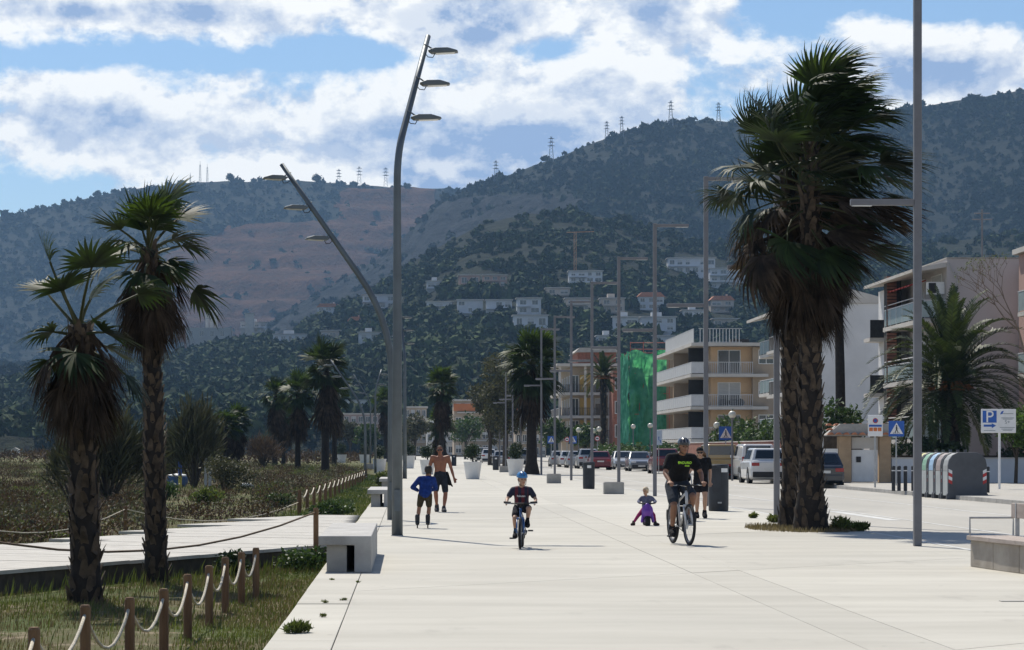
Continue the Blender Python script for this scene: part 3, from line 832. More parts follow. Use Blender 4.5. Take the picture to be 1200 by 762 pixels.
root, p, w, z0, z1 = panel_sign('white no-parking sign with red disc and orange squares beside the gate', 1017, 1034.5, 486.5, 511.5, 98.7, .12)
MB().tube([(0, .05, 0), (0, .05, z1 - .05)], .035, 8).build('post', M_galv, root)
Mx = Matrix.Rotation(R(90), 4, 'X')
MB().lathe([(.10, -.002), (.10, .002)], 18, (0, -.024, z1 - .22), Mx).build('red_disc', M_red, p)
MB().lathe([(.065, -.002), (.065, .002)], 18, (0, -.029, z1 - .22), Mx).build('blue_disc', M_blue, p)
MB().box(-w + .04, w - .04, -.025, -.021, z0 + .37, z0 + .45).build('blue_bar', M_blue, p)
for k in range(3):
    MB().box(-w + .05 + k * .165, -w + .05 + k * .165 + .14, -.025, -.021, z0 + .20, z0 + .34).build('orange_square', mat('orange_print', (.55, .16, .05), .6, .1, 5), p)
# tall dark info pillar sign and small disabled-parking sign
def small_sign(label, c, w, h, m, base=0.0):
    root = thing('small_sign', label, 'sign', (c.x, c.y, base), 0)
    MB().tube([(0, .04, 0), (0, .04, c.z - base)], .03, 8).build('post', M_galv, root)
    MB().box(-w / 2, w / 2, -.012, .012, c.z - base - h / 2, c.z - base + h / 2).build('panel', m, root, bevel=.01); return root
s_ = small_sign('pale blue disabled-parking sign on a post above the dark red car', P(772, 513, 165), .45, .95, mat('pale_blue_sign', (.42, .50, .60), .5, .1, 6))
MB().tube([(.0, -.02, 2.42), (.0, -.02, 2.2), (.1, -.02, 2.18), (.12, -.02, 2.02)], .03, 6, flat=.1).build('symbol', M_blue, s_)
small_sign('dark square board standing at the edge of the far beach', P(31, 527.5, 420), .9, 1.3, mat('weathered_board', (.10, .10, .10), .8, .2, 2), -.3)

# ================================================================== bollards
bo = thing('bollard', 'dark bollard in front of the gate, left of the group', 'bollard', G(1047, 575.5, .12), 0, 'dark bollards along the kerb')
MB().lathe([(.065, 0), (.065, .80), (.068, .802), (.068, .86), (.05, .885), (.01, .89)], 14).build('shaft', M_bin, bo)
MB().lathe([(.069, .70), (.069, .735)], 14).build('band', M_signw, bo)
for px, l in ((1053.5, 'dark bollard in front of the gate, second of the group'), (1061, 'dark bollard in front of the gate, third of the group'), (1070, 'dark bollard just left of the nearest lamp pole'), (1157.5, 'single dark bollard right of the recycling containers')):
    dup(bo, l, G(px, 575.5 if px < 1100 else 577.5, .12))

# ================================================================== recycling containers
def container(label, x, y_, lidcol):
    root = thing('recycling_container', label, 'recycling container', (x, y_, -.012), 0, 'row of recycling containers at the kerb')
    M_cg = mat('container_grey', (.075, .08, .09), .6, .15, 2)
    M_cl = mat('container_light', (.36, .38, .38), .6, .1, 2)
    W, H, L = 1.24, 1.52, 1.0
    prof = [(-W / 2 - .05, .0), (-W / 2 - .05, .14), (-W / 2, .22), (-W / 2, H - .42)]
    prof += [(-W / 2 + .42 - .42 * math.cos(a), H - .42 + .42 * math.sin(a)) for a in (R(25), R(50), R(75))]
    prof += [(W / 2 - .42 + .42 * math.cos(a), H - .42 + .42 * math.sin(a)) for a in (R(75), R(50), R(25))]
    prof += [(W / 2, H - .42), (W / 2, .22), (W / 2 + .05, .14), (W / 2 + .05, .0), (.15, 0), (0, .09), (-.15, 0)]
    MB().prism(prof, -.03, .10, 'y').build('end_panel', M_cg, root, bevel=.02)
    MB().prism(prof, L - .12, L, 'y').build('end_panel', M_cg, root, bevel=.02)
    inner = [(x_ * .965, max(.05, z_ - .025)) for x_, z_ in prof if z_ > .05]
    low = [(-W / 2 * .97, .12), (-W / 2 * .97, H - .62), (W / 2 * .97, H - .62), (W / 2 * .97, .12)]
    MB().prism(low, .103, L - .123, 'y').build('body', M_cl, root)
    top = [(-W / 2 * .97, H - .61)] + [q for q in inner if q[1] > H - .6] + [(W / 2 * .97, H - .61)]
    MB().prism(top, .103, L - .123, 'y').build('lid', lidcol, root)
    for sx in (-1, 1):
        for k in range(4):
            z = .48 + k * .11; x0 = sx * (W / 2 - .13); x1 = sx * (W / 2 - .012)
            MB().prism([(x0, z), (x1, z + .06), (x1, z + .17), (x0, z + .11)], -.036, -.033, 'y').build('warning_stripe', M_red if k % 2 == 0 else M_signw, root)
    MB().tube([(0, .3, H - .02), (0, .3, H + .07)], .05, 8).build('lifting_ring', M_cg, root)
    return root
cols = [('grey lid, nearest the camera', (.30, .31, .31)), ('pinkish grey lid, second', (.30, .25, .24)), ('pale blue lid, third', (.28, .42, .58)), ('green lid, fourth', (.20, .36, .26)), ('yellow lid, last', (.50, .46, .20))]
for i, (t_, c_) in enumerate(cols):
    container('grey recycling container with ' + t_ + ' in the row', 17.9 - .72 + .62, 81.7 + i * 1.13, mat('lid_%d' % i, c_, .55, .08, 2))

# ================================================================== globe street lights
def globe(label, c, r=.3, base=0.0):
    root = thing('globe_lamp', label, 'street lamp', (c.x, c.y, base), 0, 'white globe lamps along the far sidewalk')
    MB().tube([(0, 0, 0), (0, 0, c.z - base - r)], [.06, .045], 8).build('post', M_steel2, root)
    MB().lathe([(.05, -.05), (.11, 0), (.11, .04)], 12, (0, 0, c.z - base - r - .01)).build('collar', M_steel2, root)
    MB().ball((0, 0, c.z - base), r, 16, 12).build('globe', mat('globe_glass', (.60, .58, .50), .3, .06, 2), root, smooth=True)
for px, py, D, l in ((858, 486, 130, 'large white globe lamp in front of the cream building'), (840, 498.5, 165, 'white globe lamp left of the largest one'), (762, 499, 215, 'white globe lamp in front of the green netting'), (742, 500, 235, 'far white globe lamp at the left of the netting'), (702, 503, 275, 'far globe lamp at right before the yellow-walled flats'), (696, 505, 285, 'far globe lamp in the middle before the yellow-walled flats'), (678, 504, 280, 'far globe lamp at left before the yellow-walled flats'), (641, 540, 300, None)):
    if l: globe(l, P(px, py, D), .19 if D < 150 else .22 if D < 250 else .28)

# ================================================================== beach bits on the left
def beach_bits():
    t = thing('water_tank', 'round blue tank standing in the dunes', 'tank', P(208, 572, 130), 0)
    MB().lathe([(.50, 0), (.54, .5), (.50, .62), (.1, .70)], 18).build('tank_body', mat('tank_blue', (.03, .09, .22), .5, .2, 3), t)
    MB().lathe([(.52, .60), (.52, .66), (.1, .74)], 18).build('rim', M_white, t)
    t = thing('marker_post', 'blue and yellow marker post in front of the blue tank', 'post', P(211, 572, 128.5), 0)
    MB().lathe([(.09, 0), (.09, .62)], 10).build('lower_shaft', mat('post_yellow', (.50, .45, .08), .6, .1, 4), t)
    MB().lathe([(.095, .621), (.095, 1.75), (.02, 1.8)], 10).build('upper_shaft', mat('post_blue', (.03, .09, .35), .6, .1, 4), t)
    t = thing('shower_post', 'pair of pale concrete posts of a beach shower', 'shower', P(243.5, 574, 125), 0)
    for x in (-.10, .10): MB().box(x - .07, x + .07, -.07, .07, 0, 1.55).build('pillar', M_benchc, t, bevel=.01)
    MB().tube([(.17, 0, .5), (.30, 0, .5), (.34, 0, .35)], .02, 6).build('tap', M_galv, t)
    MB().box(-.45, .45, -.3, .3, -.05, .06).build('base_slab', M_benchc, t)
    t = thing('concrete_cube', 'small white cube block lying among dry dune plants', 'block', P(290, 575, 125), 0)
    MB().box(-.3, .3, -.3, .3, -.2, .36).build('cube', M_white, t, bevel=.02)
    MB().box(-.25, .25, -.304, -.302, .05, .28).build('hatch', M_concd, t)
    t = thing('beach_cabin', 'tiny white cabin at the edge of the far beach', 'cabin', (P(18, 538, 470).x, 470, -.35), 0)
    MB().box(-.7, .7, -.7, .7, 0, 1.9).build('walls', M_wallw, t); MB().prism([(-.8, 1.9), (.8, 1.9), (0, 2.3)], -.8, .8, 'y').build('roof', M_concd, t)
    MB().box(-.3, .3, -.73, -.704, 0, 1.5).build('door', M_steel, t)
beach_bits()
# ================================================================== palms
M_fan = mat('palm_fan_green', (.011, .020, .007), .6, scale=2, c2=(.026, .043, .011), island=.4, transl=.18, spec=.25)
M_fanlit = mat('palm_fan_lit', (.020, .036, .009), .58, scale=2, c2=(.052, .078, .017), island=.4, transl=.34, spec=.25)  # brighter copy of the fan green: sunlight on upper fronds put into the colour
M_dead = mat('palm_dead_frond', (.020, .014, .010), .85, scale=3, c2=(.060, .042, .029), island=.5, transl=.08, spec=.15)
M_boot = mat('palm_leaf_base', (.030, .021, .014), .85, scale=6, c2=(.095, .068, .046), island=.4, bump=.4, bscale=30)
M_trunk = mat('palm_trunk', (.022, .017, .014), .95, .3, 6, bump=.5, bscale=20)
M_pet = mat('palm_petiole', (.045, .050, .018), .6, .25, 5, spec=.25)
WIND = Vector((1.0, .15, 0))
def frond_geo(B, az, el, Lp, Lb, nseg, A, droop, wind, mb_p, V, Fc, segw=1.55, fold=.25, tipdroop=1.0, g=random):
    """one fan leaf: petiole into mb_p, blade strips into V, Fc"""
    d = Vector((math.cos(el) * math.cos(az), math.cos(el) * math.sin(az), math.sin(el)))
    pts = []; p = Vector(B); cur = d.copy(); st = Lp / 4
    pts.append(p.copy())
    for k in range(4):
        cur = (cur + Vector((0, 0, -1)) * droop * .22 + WIND * wind * .10).normalized(); p = p + cur * st; pts.append(p.copy())
    if mb_p is not None: mb_p.tube(pts, [.028, .024, .02, .017, .014], 5, cap=False)
    t = cur; up = Vector((0, 0, 1)); s = t.cross(up)
    s = s.normalized() if s.length > .05 else Vector((math.cos(az + 1.57), math.sin(az + 1.57), 0))
    n = s.cross(t)
    tw = g.uniform(-.5, .5); s, n = s * math.cos(tw) + n * math.sin(tw), n * math.cos(tw) - s * math.sin(tw)
    for i in range(nseg):
        a = A * (2 * (i + .5) / nseg - 1) + g.uniform(-.04, .04)
        dd = (t * math.cos(a) + s * math.sin(a) + n * fold * (abs(math.sin(a)) - .2)).normalized()
        L = Lb * (1 - .22 * (abs(a) / A) ** 2) * g.uniform(.88, 1.08)
        w = segw * (A * Lb * .62 / nseg) * 1.25
        wv = dd.cross(n); wv = wv.normalized() if wv.length > .01 else s
        b0 = len(V); prev = p.copy(); c2 = dd.copy()
        prof = ((0, .3), (.30, .9), (.58, .95), (.82, .42), (1.0, .05)); q = p.copy(); last = 0
        td = tipdroop * g.uniform(.6, 1.4)
        for (f, ww) in prof:
            c2 = (c2 + (Vector((0, 0, -1)) * .42 * td + WIND * wind * .75) * (f - last) * (f * 1.6)).normalized()
            q = q + c2 * L * (f - last); last = f
            wz = wv * w * ww * .5
            V.append(q - wz); V.append(q + wz)
        for k in range(4): Fc.append((b0 + 2 * k, b0 + 2 * k + 1, b0 + 2 * k + 3, b0 + 2 * k + 2))
def frond_obj(name, parent, m, *a, **k):
    V = []; Fc = []; mp = MB()
    frond_geo(*a, mp, V, Fc, **k)
    o = np_obj(name, np.array([v[:] for v in V]), np.array(Fc), m, parent)
    mp.build('petiole', M_pet if m in (M_fan, M_fanlit) else M_dead, o)
    return o
def boots_mesh():
    # a cut leaf base: a little wedge-shaped scale standing off the trunk
    V = [(-.10, 0, -.10), (.10, 0, -.10), (.07, .10, .10), (-.07, .10, .10), (-.085, .035, -.10), (.085, .035, -.10), (.035, .145, .17), (-.035, .145, .17), (0, .085, -.16)]
    Fc = [(0, 1, 2, 3), (4, 7, 6, 5), (0, 3, 7, 4), (1, 5, 6, 2), (3, 2, 6, 7), (0, 4, 8), (4, 5, 8), (5, 1, 8), (1, 0, 8)]
    m = MB(); m.add(V, Fc); return m.mesh('leaf_base', M_boot)
BOOT = boots_mesh()
def trunk(root, pts, rs, boots=0, scale=1.0, flare=True):
    MB().tube(pts, rs, 14).build('trunk', M_trunk, root, smooth=True)
    if not boots: return
    pts = [Vector(p) for p in pts]; L = [0]
    for a, b in zip(pts, pts[1:]): L.append(L[-1] + (b - a).length)
    for i in range(boots):
        f = (i + .5) / boots; l = f * L[-1]
        k = max(j for j in range(len(L) - 1) if L[j] <= l + 1e-6); t = (l - L[k]) / (L[k + 1] - L[k])
        p = pts[k].lerp(pts[k + 1], t); r = rs[k] * (1 - t) + rs[k + 1] * t
        a = i * 2.39996 + random.uniform(-.4, .4)
        o = bpy.data.objects.new('leaf_base', BOOT); link(o, root)
        d = Vector((math.cos(a), math.sin(a), 0))
        s = scale * random.uniform(.8, 1.2)
        o.location = p + d * (r * .93) + Vector((0, 0, random.uniform(-.05, .05)))
        o.rotation_euler = (random.uniform(-.25, .15), random.uniform(-.2, .2), a - math.pi / 2)
        o.scale = (s * .74, s * random.uniform(.32, .6), s * random.uniform(.75, 1.05))
def fan_palm(label, base, H, lean=(0, 0), r=.24, nlive=30, ndead=40, Lp=.9, Lb=.85, skirt=1.6, wind=.3, split=True, boots=120, nseg=22, spread=(R(-35), R(85)), group=None, skirt_r=.55, seed=1, deadel=(R(-84), R(-55)), bulge=1.35, clumpy=False, skirt_top=.15, stem=.3, mixdead=.0):
    g = random.Random(seed)
    root = thing('fan_palm', label, 'palm', base, 0, group)
    top = Vector((lean[0], lean[1], H))
    pts = [Vector((0, 0, -.3)), Vector((0, 0, .0)), Vector((lean[0] * .05, lean[1] * .05, H * .12)), Vector((lean[0] * .35, lean[1] * .35, H * .5)), top]
    trunk(root, pts, [r * bulge, r * bulge, r * 1.05, r * .92, r * .72], boots, r / .24)
    def put(kind, *a, **k):
        if split:
            frond_obj('dead_frond' if kind == 'd' else 'frond', root, {'d': M_dead, 'g': M_fan, 'l': M_fanlit}[kind], *a, g=g, **k)
        else:
            V, Fc, mp = acc[kind]; frond_geo(*a, mp, V, Fc, g=g, **k)
    acc = {k: ([], [], MB()) for k in 'dgl'}
    for i in range(nlive):
        f = (i + .5) / nlive
        az = i * 2.39996 + g.uniform(-.3, .3)
        el = spread[0] + (spread[1] - spread[0]) * (f ** .8) + g.uniform(-.15, .15)
        B = top + Vector((0, 0, -stem + stem * f ** .7))
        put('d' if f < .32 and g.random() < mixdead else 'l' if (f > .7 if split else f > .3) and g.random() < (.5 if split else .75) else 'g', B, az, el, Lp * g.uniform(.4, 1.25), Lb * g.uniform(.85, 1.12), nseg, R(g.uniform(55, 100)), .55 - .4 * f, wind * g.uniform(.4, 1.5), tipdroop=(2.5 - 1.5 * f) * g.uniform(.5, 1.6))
    for i in range(ndead):
        f = (i + .5) / ndead; az = i * 2.39996 + g.uniform(-.4, .4)
        z = H - skirt_top - f * skirt * .55
        rr = r * .6
        B = Vector((top.x * (z / H), top.y * (z / H), z)) + Vector((math.cos(az) * rr, math.sin(az) * rr, 0))
        el = g.uniform(*deadel)
        put('d', B, az, el, skirt_r * g.uniform(.7, 1.2), skirt * .5 * g.uniform(.75, 1.15), max(10, nseg - 6), R(g.uniform(28, 60)), .9, wind * .25, segw=.9, tipdroop=2.2)
    if not split:
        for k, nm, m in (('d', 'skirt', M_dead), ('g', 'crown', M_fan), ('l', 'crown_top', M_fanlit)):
            V, Fc, mp = acc[k]
            if not V: continue
            o = np_obj(nm, np.array([v[:] for v in V]), np.array(Fc), m, root)
            mp.build('petioles', M_dead if k == 'd' else M_pet, o)
    return root

# two palms at the left
p1 = P(101, 722, 31.5); p1.z = -.42
fan_palm('short dark fan palm at far left with a wide shaggy skirt', p1, 3.54, (-.08, 0), .175, 14, 84, .74, .56, 1.15, .45, boots=230, nseg=24, spread=(R(-25), R(74)), skirt_r=.42, seed=3, deadel=(R(-78), R(-15)), skirt_top=.05)
p2 = P(183, 700, 36); p2.z = -.42
fan_palm('taller fan palm behind it at left with skirt high on the trunk', p2, 4.85, (-.10, 0), .145, 22, 84, .60, .62, 1.2, .34, boots=300, nseg=24, spread=(R(-22), R(82)), skirt_r=.40, seed=5, deadel=(R(-80), R(-25)), skirt_top=.15)
# the big twin palm by the road: two trunks, crowns blown together
q1 = G(931, 618); q2 = G(950, 622)
fan_palm('big wind-blown fan palm by the road, left trunk of the pair', q1, 7.35, (-.08, .1), .235, 84, 84, 1.1, 1.0, 1.8, 1.0, boots=300, nseg=26, spread=(R(-32), R(80)), skirt_r=.5, seed=11, deadel=(R(-82), R(-40)), bulge=1.5, skirt_top=1.5, stem=1.6, mixdead=.6)
fan_palm('big wind-blown fan palm by the road, right trunk of the pair', q2, 7.6, (.02, .2), .225, 104, 96, 1.2, 1.1, 1.9, 1.6, boots=320, nseg=26, spread=(R(-34), R(82)), skirt_r=.55, seed=12, deadel=(R(-80), R(-35)), bulge=1.6, skirt_top=1.7, stem=1.9, mixdead=.6)

# palms in the middle distance
MID = [  # px, base py, D, top py (crown top), crown scale, label
 (266, 560, 190, 492, .85, 'low stocky fan palm, left one of the joined group in the dunes'), (278, 560, 192, 486, .85, 'low stocky fan palm, right one of the joined group in the dunes'),
 (322, 548, 225, 455, 1.05, 'leafy dune palm with drooping head, left of three taller ones'), (332, 549, 235, 478, .9, 'short dune palm between two taller ones'),
 (349, 560, 190, 452, 1.05, 'dune palm with a broad brown skirt in the middle of the group'), (381, 562, 184, 420, 1.35, 'tallest dune palm with a huge brown skirt'),
 (392, 551, 225, 455, 1.1, 'dune palm hidden behind the tallest one'), (452, 555, 330, 465, 1.3, 'hazy palm seen beside the tall lamp poles'),
 (517, 549, 225, 445, 1.15, 'tall palm in the middle above the walking man'), (515, 549, 250, 490, 1.1, 'shorter palm just behind the tall middle one')]
for i, (px, py, D, ty, s, l) in enumerate(MID):
    b = P(px, py, D); t = P(px, ty, D); H = t.z - b.z - .55 * s
    fan_palm(l, b, H, (random.uniform(-.1, .1), 0), .21 * s, 38, 40, .85 * s, 1.0 * s, 2.9 * s, .4, split=False, boots=0, nseg=14, seed=20 + i, skirt_r=.75 * s, spread=(R(-30), R(80)), group='fan palms in the middle distance', bulge=1.4)
b = G(623, 556); 
fan_palm('bushy fan palm by the road left of the yellow-walled flats', b, 7.0, (0, 0), .34, 74, 34, 1.35, 1.35, 3.4, .3, split=False, boots=0, nseg=16, seed=41, skirt_r=.9, spread=(R(-60), R(80)), bulge=1.6)

# --- date palms (feather leaves)
M_date = mat('date_leaf', (.024, .040, .012), .55, scale=1.2, c2=(.060, .078, .022), island=.4, transl=.15, spec=.3)
def feather(V, Fc, mp, B, az, el, L, g, nl=58, droop=1.0, wind=.2, ll=.50):
    d = Vector((math.cos(el) * math.cos(az), math.cos(el) * math.sin(az), math.sin(el))); p = Vector(B); n = 12; pts = [p.copy()]; dirs = [d.copy()]
    for k in range(n):
        d = (d + Vector((0, 0, -1)) * droop * .14 * (k / n + .2) + WIND * wind * .05).normalized(); p = p + d * (L / n); pts.append(p.copy()); dirs.append(d.copy())
    mp.tube(pts, [.035 * (1 - .85 * i / n) for i in range(n + 1)], 4, cap=False)
    for i in range(nl):
        f = .10 + .90 * i / (nl - 1); x = f * n; k = min(n - 1, int(x)); q = pts[k].lerp(pts[k + 1], x - k); t = dirs[k]
        s = t.cross(Vector((0, 0, 1))); s = s.normalized() if s.length > .05 else Vector((1, 0, 0)); u = s.cross(t)
        for sg in (-1, 1):
            dd = (t * .75 + s * sg * .85 + u * g.uniform(.1, .45)).normalized(); l = ll * math.sin(math.pi * min(.97, .18 + f * .8)) ** .5 * g.uniform(.8, 1.15)
            w = .032; wv = dd.cross(u).normalized() * w
            m1 = q + dd * l * .5; e = q + dd * l + Vector((0, 0, -.10 * l / ll * ll)) 
            b0 = len(V); V += [q - wv * .6, q + wv * .6, m1 + wv, m1 - wv, e]
            Fc += [(b0, b0 + 1, b0 + 2, b0 + 3), (b0 + 3, b0 + 2, b0 + 4, b0 + 4)]
def date_palm(label, base, H, L, nf, r, seed, elr=(R(-25), R(85)), droop=1.2):
    g = random.Random(seed); root = thing('date_palm', label, 'palm', base, 0)
    trunk(root, [(0, 0, -.3), (0, 0, 0), (0, 0, H * .5), (0, 0, H)], [r * 1.2, r * 1.15, r, r * 1.15], 90 if r > .3 else 0, r / .26)
    for i in range(nf):
        f = (i + .5) / nf; az = i * 2.39996 + g.uniform(-.2, .2); el = elr[0] + (elr[1] - elr[0]) * f ** .75
        V = []; Fc = []; mp = MB(); feather(V, Fc, mp, Vector((0, 0, H - .1 + .3 * f)), az, el, L * g.uniform(.85, 1.1), g, droop=droop)
        F4 = [q for q in Fc if q[2] != q[3]]; F3 = [q[:3] for q in Fc if q[2] == q[3]]
        me = bpy.data.meshes.new('frond'); me.from_pydata([v[:] for v in V], [], F4 + F3); me.materials.append(M_date)
        o = link(bpy.data.objects.new('frond', me), root); mp.build('midrib', M_pet, o)
    m = MB()
    for i in range(26):
        a = i * 2.4; m.tube([(math.cos(a) * r, math.sin(a) * r, H - .2), (math.cos(a) * .7, math.sin(a) * .7, H + .25), (math.cos(a) * 1.0, math.sin(a) * 1.0, H - .1)], [.02, .05, .10], 5)
    m.build('fruit_stalks', mat('date_stalks', (.20, .075, .022), .7, .25, 4), root)
    return root
b = P(1114, 548, 117); b.z = .12
date_palm('broad date palm with arching fronds in front of the white flats', b, 4.3, 4.5, 110, .42, 51, elr=(R(-30), R(86)), droop=1.5)
b = P(707, 540, 290); b.z = .12
date_palm('tall date palm in front of the yellow-walled flats', b, 9.6, 3.0, 36, .34, 52)
# tall bare trunk whose crown is hidden by the big palm
b = P(986, 545, 126); b.z = .12
fan_palm('smooth tall palm trunk rising behind the gate beside the big palm', b, 11.2, (-.2, 0), .25, 30, 30, .9, .9, 2.6, .5, split=False, boots=0, nseg=16, seed=61, bulge=1.1)

# ================================================================== trees and shrubs
def tree(label, base, H, rad, nleaf, leaf, m, seed, name='tree', k=16, trunk_r=.2, low=.35, cat='tree', group=None, r0=.28, r1=.45, crown_flat=.9, loose=.55):
    random.seed(seed); root = thing(name, label, cat, base, 0, group)
    c = (0, 0, H * (low + 1) / 2); rz = H * (1 - low) / 2
    L = lumps(c, (rad * .75, rad * .75, rz * .78), k, rad * r0, rad * r1, crown_flat)
    mb = MB(); mb.tube([(0, 0, -.3), (.05, 0, H * .3), (0, .05, H * .7)], [trunk_r, trunk_r * .75, trunk_r * .35], 8)
    for (p, r_) in L[:9]: mb.tube([(0, 0, H * random.uniform(.2, .5)), Vector(p) * .6 + Vector((0, 0, H * .15)), p], [trunk_r * .4, trunk_r * .25, trunk_r * .08], 5)
    mb.build('trunk', M_bark, root)
    V, Fc = leaf_cloud(L, nleaf, leaf, shell=loose); np_obj('crown', V, Fc, m, root)
    return root
def gz(x, y): return Vector((x, y, dune_z(x, y)))
b = P(592, 548, 235); b.z = .1
tree('tall loose olive-brown tree behind the mid palm', b, 11.2, 3.3, 9000, .30, M_leafo, 71, k=26, trunk_r=.3, low=.15)
b = P(574, 548, 260); b.z = .1
tree('shorter loose brownish tree left of the tall one', b, 9.3, 2.6, 5000, .32, M_leafo, 72, k=18, trunk_r=.25, low=.2)
# tamarisk bushes in the dunes: fans of fine upright twigs
M_twig = mat('tamarisk_twig', (.055, .060, .030), .8, scale=1.5, c2=(.085, .078, .045), island=.4, transl=.1)
def tamarisk(label, c, w, h, seed, n=2600, m=M_twig):
    g = np.random.default_rng(seed); root = thing('tamarisk_bush', label, 'bush', c, 0, 'feathery bushes in the dunes')
    mb = MB(); rr = random.Random(seed); tips = []
    for i in range(26):
        a = rr.uniform(0, 6.28); e = rr.uniform(.15, 1.0); tip = Vector((math.cos(a) * e * w, math.sin(a) * e * w * .8, h * (1 - .45 * e * e) * rr.uniform(.7, 1.08)))
        mid = tip * .5 + Vector((0, 0, h * .12)); mb.tube([(0, 0, -.2), mid, tip], [.05, .03, .008], 5); tips.append((mid, tip))
    mb.build('branches', M_bark, root)
    idx = g.integers(0, len(tips), n); t = g.random((n, 1)) ** .7
    A = np.array([q[0][:] for q in tips])[idx]; Bt = np.array([q[1][:] for q in tips])[idx]
    c0 = A * (1 - t) + Bt * t + g.normal(size=(n, 3)) * np.array([w, w, h]) * .12
    d = (Bt - A); d /= np.linalg.norm(d, axis=1, keepdims=True); d = d + g.normal(size=(n, 3)) * .42 + np.array([.15, 0, .35]); d /= np.linalg.norm(d, axis=1, keepdims=True)
    b_ = np.cross(d, g.normal(size=(n, 3))); b_ /= np.linalg.norm(b_, axis=1, keepdims=True) + 1e-9
    l = h * .19 * (.5 + g.random((n, 1))); q = np.stack([c0, c0 + d * l * .5 + b_ * l * .05, c0 + d * l, c0 + d * l * .5 - b_ * l * .05], 1)
    np_obj('foliage', q.reshape(-1, 3), np.arange(n * 4).reshape(-1, 4), m, root)
tamarisk('large grey-green feathery bush between the two left palms', gz(P(128, 590, 88).x, 88), 1.45, 2.9, 81, 6500)
tamarisk('feathery bush peeking out left of the far-left palm trunk', gz(P(83, 590, 92).x, 92), .9, 2.0, 82, 2600)
tamarisk('tall feathery bush right of the second palm trunk', gz(P(228, 575, 125).x, 125), 1.5, 3.5, 83, 4200)
tamarisk('low feathery bush behind the blue tank', gz(P(200, 572, 140).x, 140), 1.6, 2.4, 84, 2600)
M_redtwig = mat('red_brown_twig', (.085, .050, .032), .85, scale=1, c2=(.13, .085, .055), island=.4, transl=.1)
tamarisk('reddish brown bush at the foot of the dune palms', gz(P(308, 558, 205).x, 205), 1.7, 2.2, 85, 1800, M_redtwig)

# low plants as one mass: dry grass, brown dune scrub, green weeds
def blades(n, xr, yr, h, w, zf, lean=.35, dens=None, seed=0):
    g = np.random.default_rng(seed); out = []
    X = []; Y = []
    while len(X) < n:
        x = g.uniform(*xr); y_ = g.uniform(*yr)
        if dens is not None and g.random() > dens(x, y_): continue
        X.append(x); Y.append(y_)
    X = np.array(X); Y = np.array(Y); Z = np.array([zf(a, b) for a, b in zip(X, Y)])
    H = h * (.4 + g.random(n) ** 1.5 * 1.1); a = g.uniform(0, 6.283, n); L = lean * H * g.random(n)
    bx, by = np.cos(a + 1.57) * w, np.sin(a + 1.57) * w; dx, dy = np.cos(a) * L + .15 * H, np.sin(a) * L
    V = np.stack([np.stack([X - bx, Y - by, Z - .04], 1), np.stack([X + bx, Y + by, Z - .04], 1), np.stack([X + dx * .5 + bx * .7, Y + dy * .5 + by * .7, Z + H * .6], 1), np.stack([X + dx, Y + dy, Z + H], 1)], 1)
    return V.reshape(-1, 3), np.arange(n * 4).reshape(-1, 4)
def patch(f, lo, seed):
    return lambda x, y: 1.0 if mnoise.noise(Vector((x * f, y * f * .55, seed))) > lo else .12
def off_walk(d):
    def q(x, y):
        p = Vector((x, y)) - A0; s = p.dot(nv)
        if -.12 < s < 5.6 + max(0, -p.dot(dv)) * .36 and y < 66: return 0
        if x > -1.19: return 0
        return d(x, y)
    return q
M_gdry = mat('dry_grass', (.12, .088, .045), .85, scale=.6, c2=(.22, .17, .095), island=.4, transl=.2)
M_ggrn = mat('green_grass', (.070, .095, .022), .8, scale=.5, c2=(.14, .155, .04), island=.4, transl=.25)
M_gbrn = mat('brown_scrub', (.060, .036, .023), .9, scale=.25, c2=(.105, .068, .042), island=.45, transl=.1)
def grass(name, label, m, *a, **k):
    V, Fc = blades(*a, **k); tag(np_obj(name, V, Fc, m), label, 'grass', kind='stuff')
grass('green_grass', 'short green grass and weeds beside the promenade edge', M_ggrn, 40000, (-7.5, -1.2), (15, 47), .042, .006, dune_z, dens=off_walk(lambda x, y: .9 if x > -2.2 + .5 * mnoise.noise(Vector((y * .4, 0, 0))) else patch(.5, .08, 1)(x, y) * .8), seed=1)
grass('dry_grass', 'dry straw-coloured grass under the palms and posts', M_gdry, 24000, (-7.5, -1.25), (15, 47), .065, .004, dune_z, dens=off_walk(patch(.6, -.1, 4)), seed=2)
grass('tall_weeds', 'tall thin weeds along the walkway side', M_ggrn, 1500, (-7.0, -1.25), (22, 46), .20, .004, dune_z, dens=off_walk(lambda x, y: .9 if -1.5 < (Vector((x, y)) - A0).dot(nv) < .1 else .12 if x < -2 else .03), seed=3)
grass('dune_scrub', 'reddish brown scrub covering the dunes', M_gbrn, 46000, (-42, -3.4), (50, 210), .20, .012, dune_z, dens=off_walk(lambda x, y: patch(.11, -.12, 7)(x, y) * (1 if x < -3.6 - (y - 74) * 0 else .2)), seed=4)
grass('dune_grass', 'patchy green and yellow grass on the dunes', MATS['yellow_green_leaf'], 40000, (-46, -3.0), (46, 240), .15, .012, dune_z, dens=off_walk(lambda x, y: patch(.09, .02, 12)(x, y)), seed=5)
grass('dune_straw', 'pale straw grass scattered over the dunes', M_gdry, 22000, (-46, -3.0), (46, 230), .20, .008, dune_z, dens=off_walk(patch(.14, .05, 22)), seed=6)

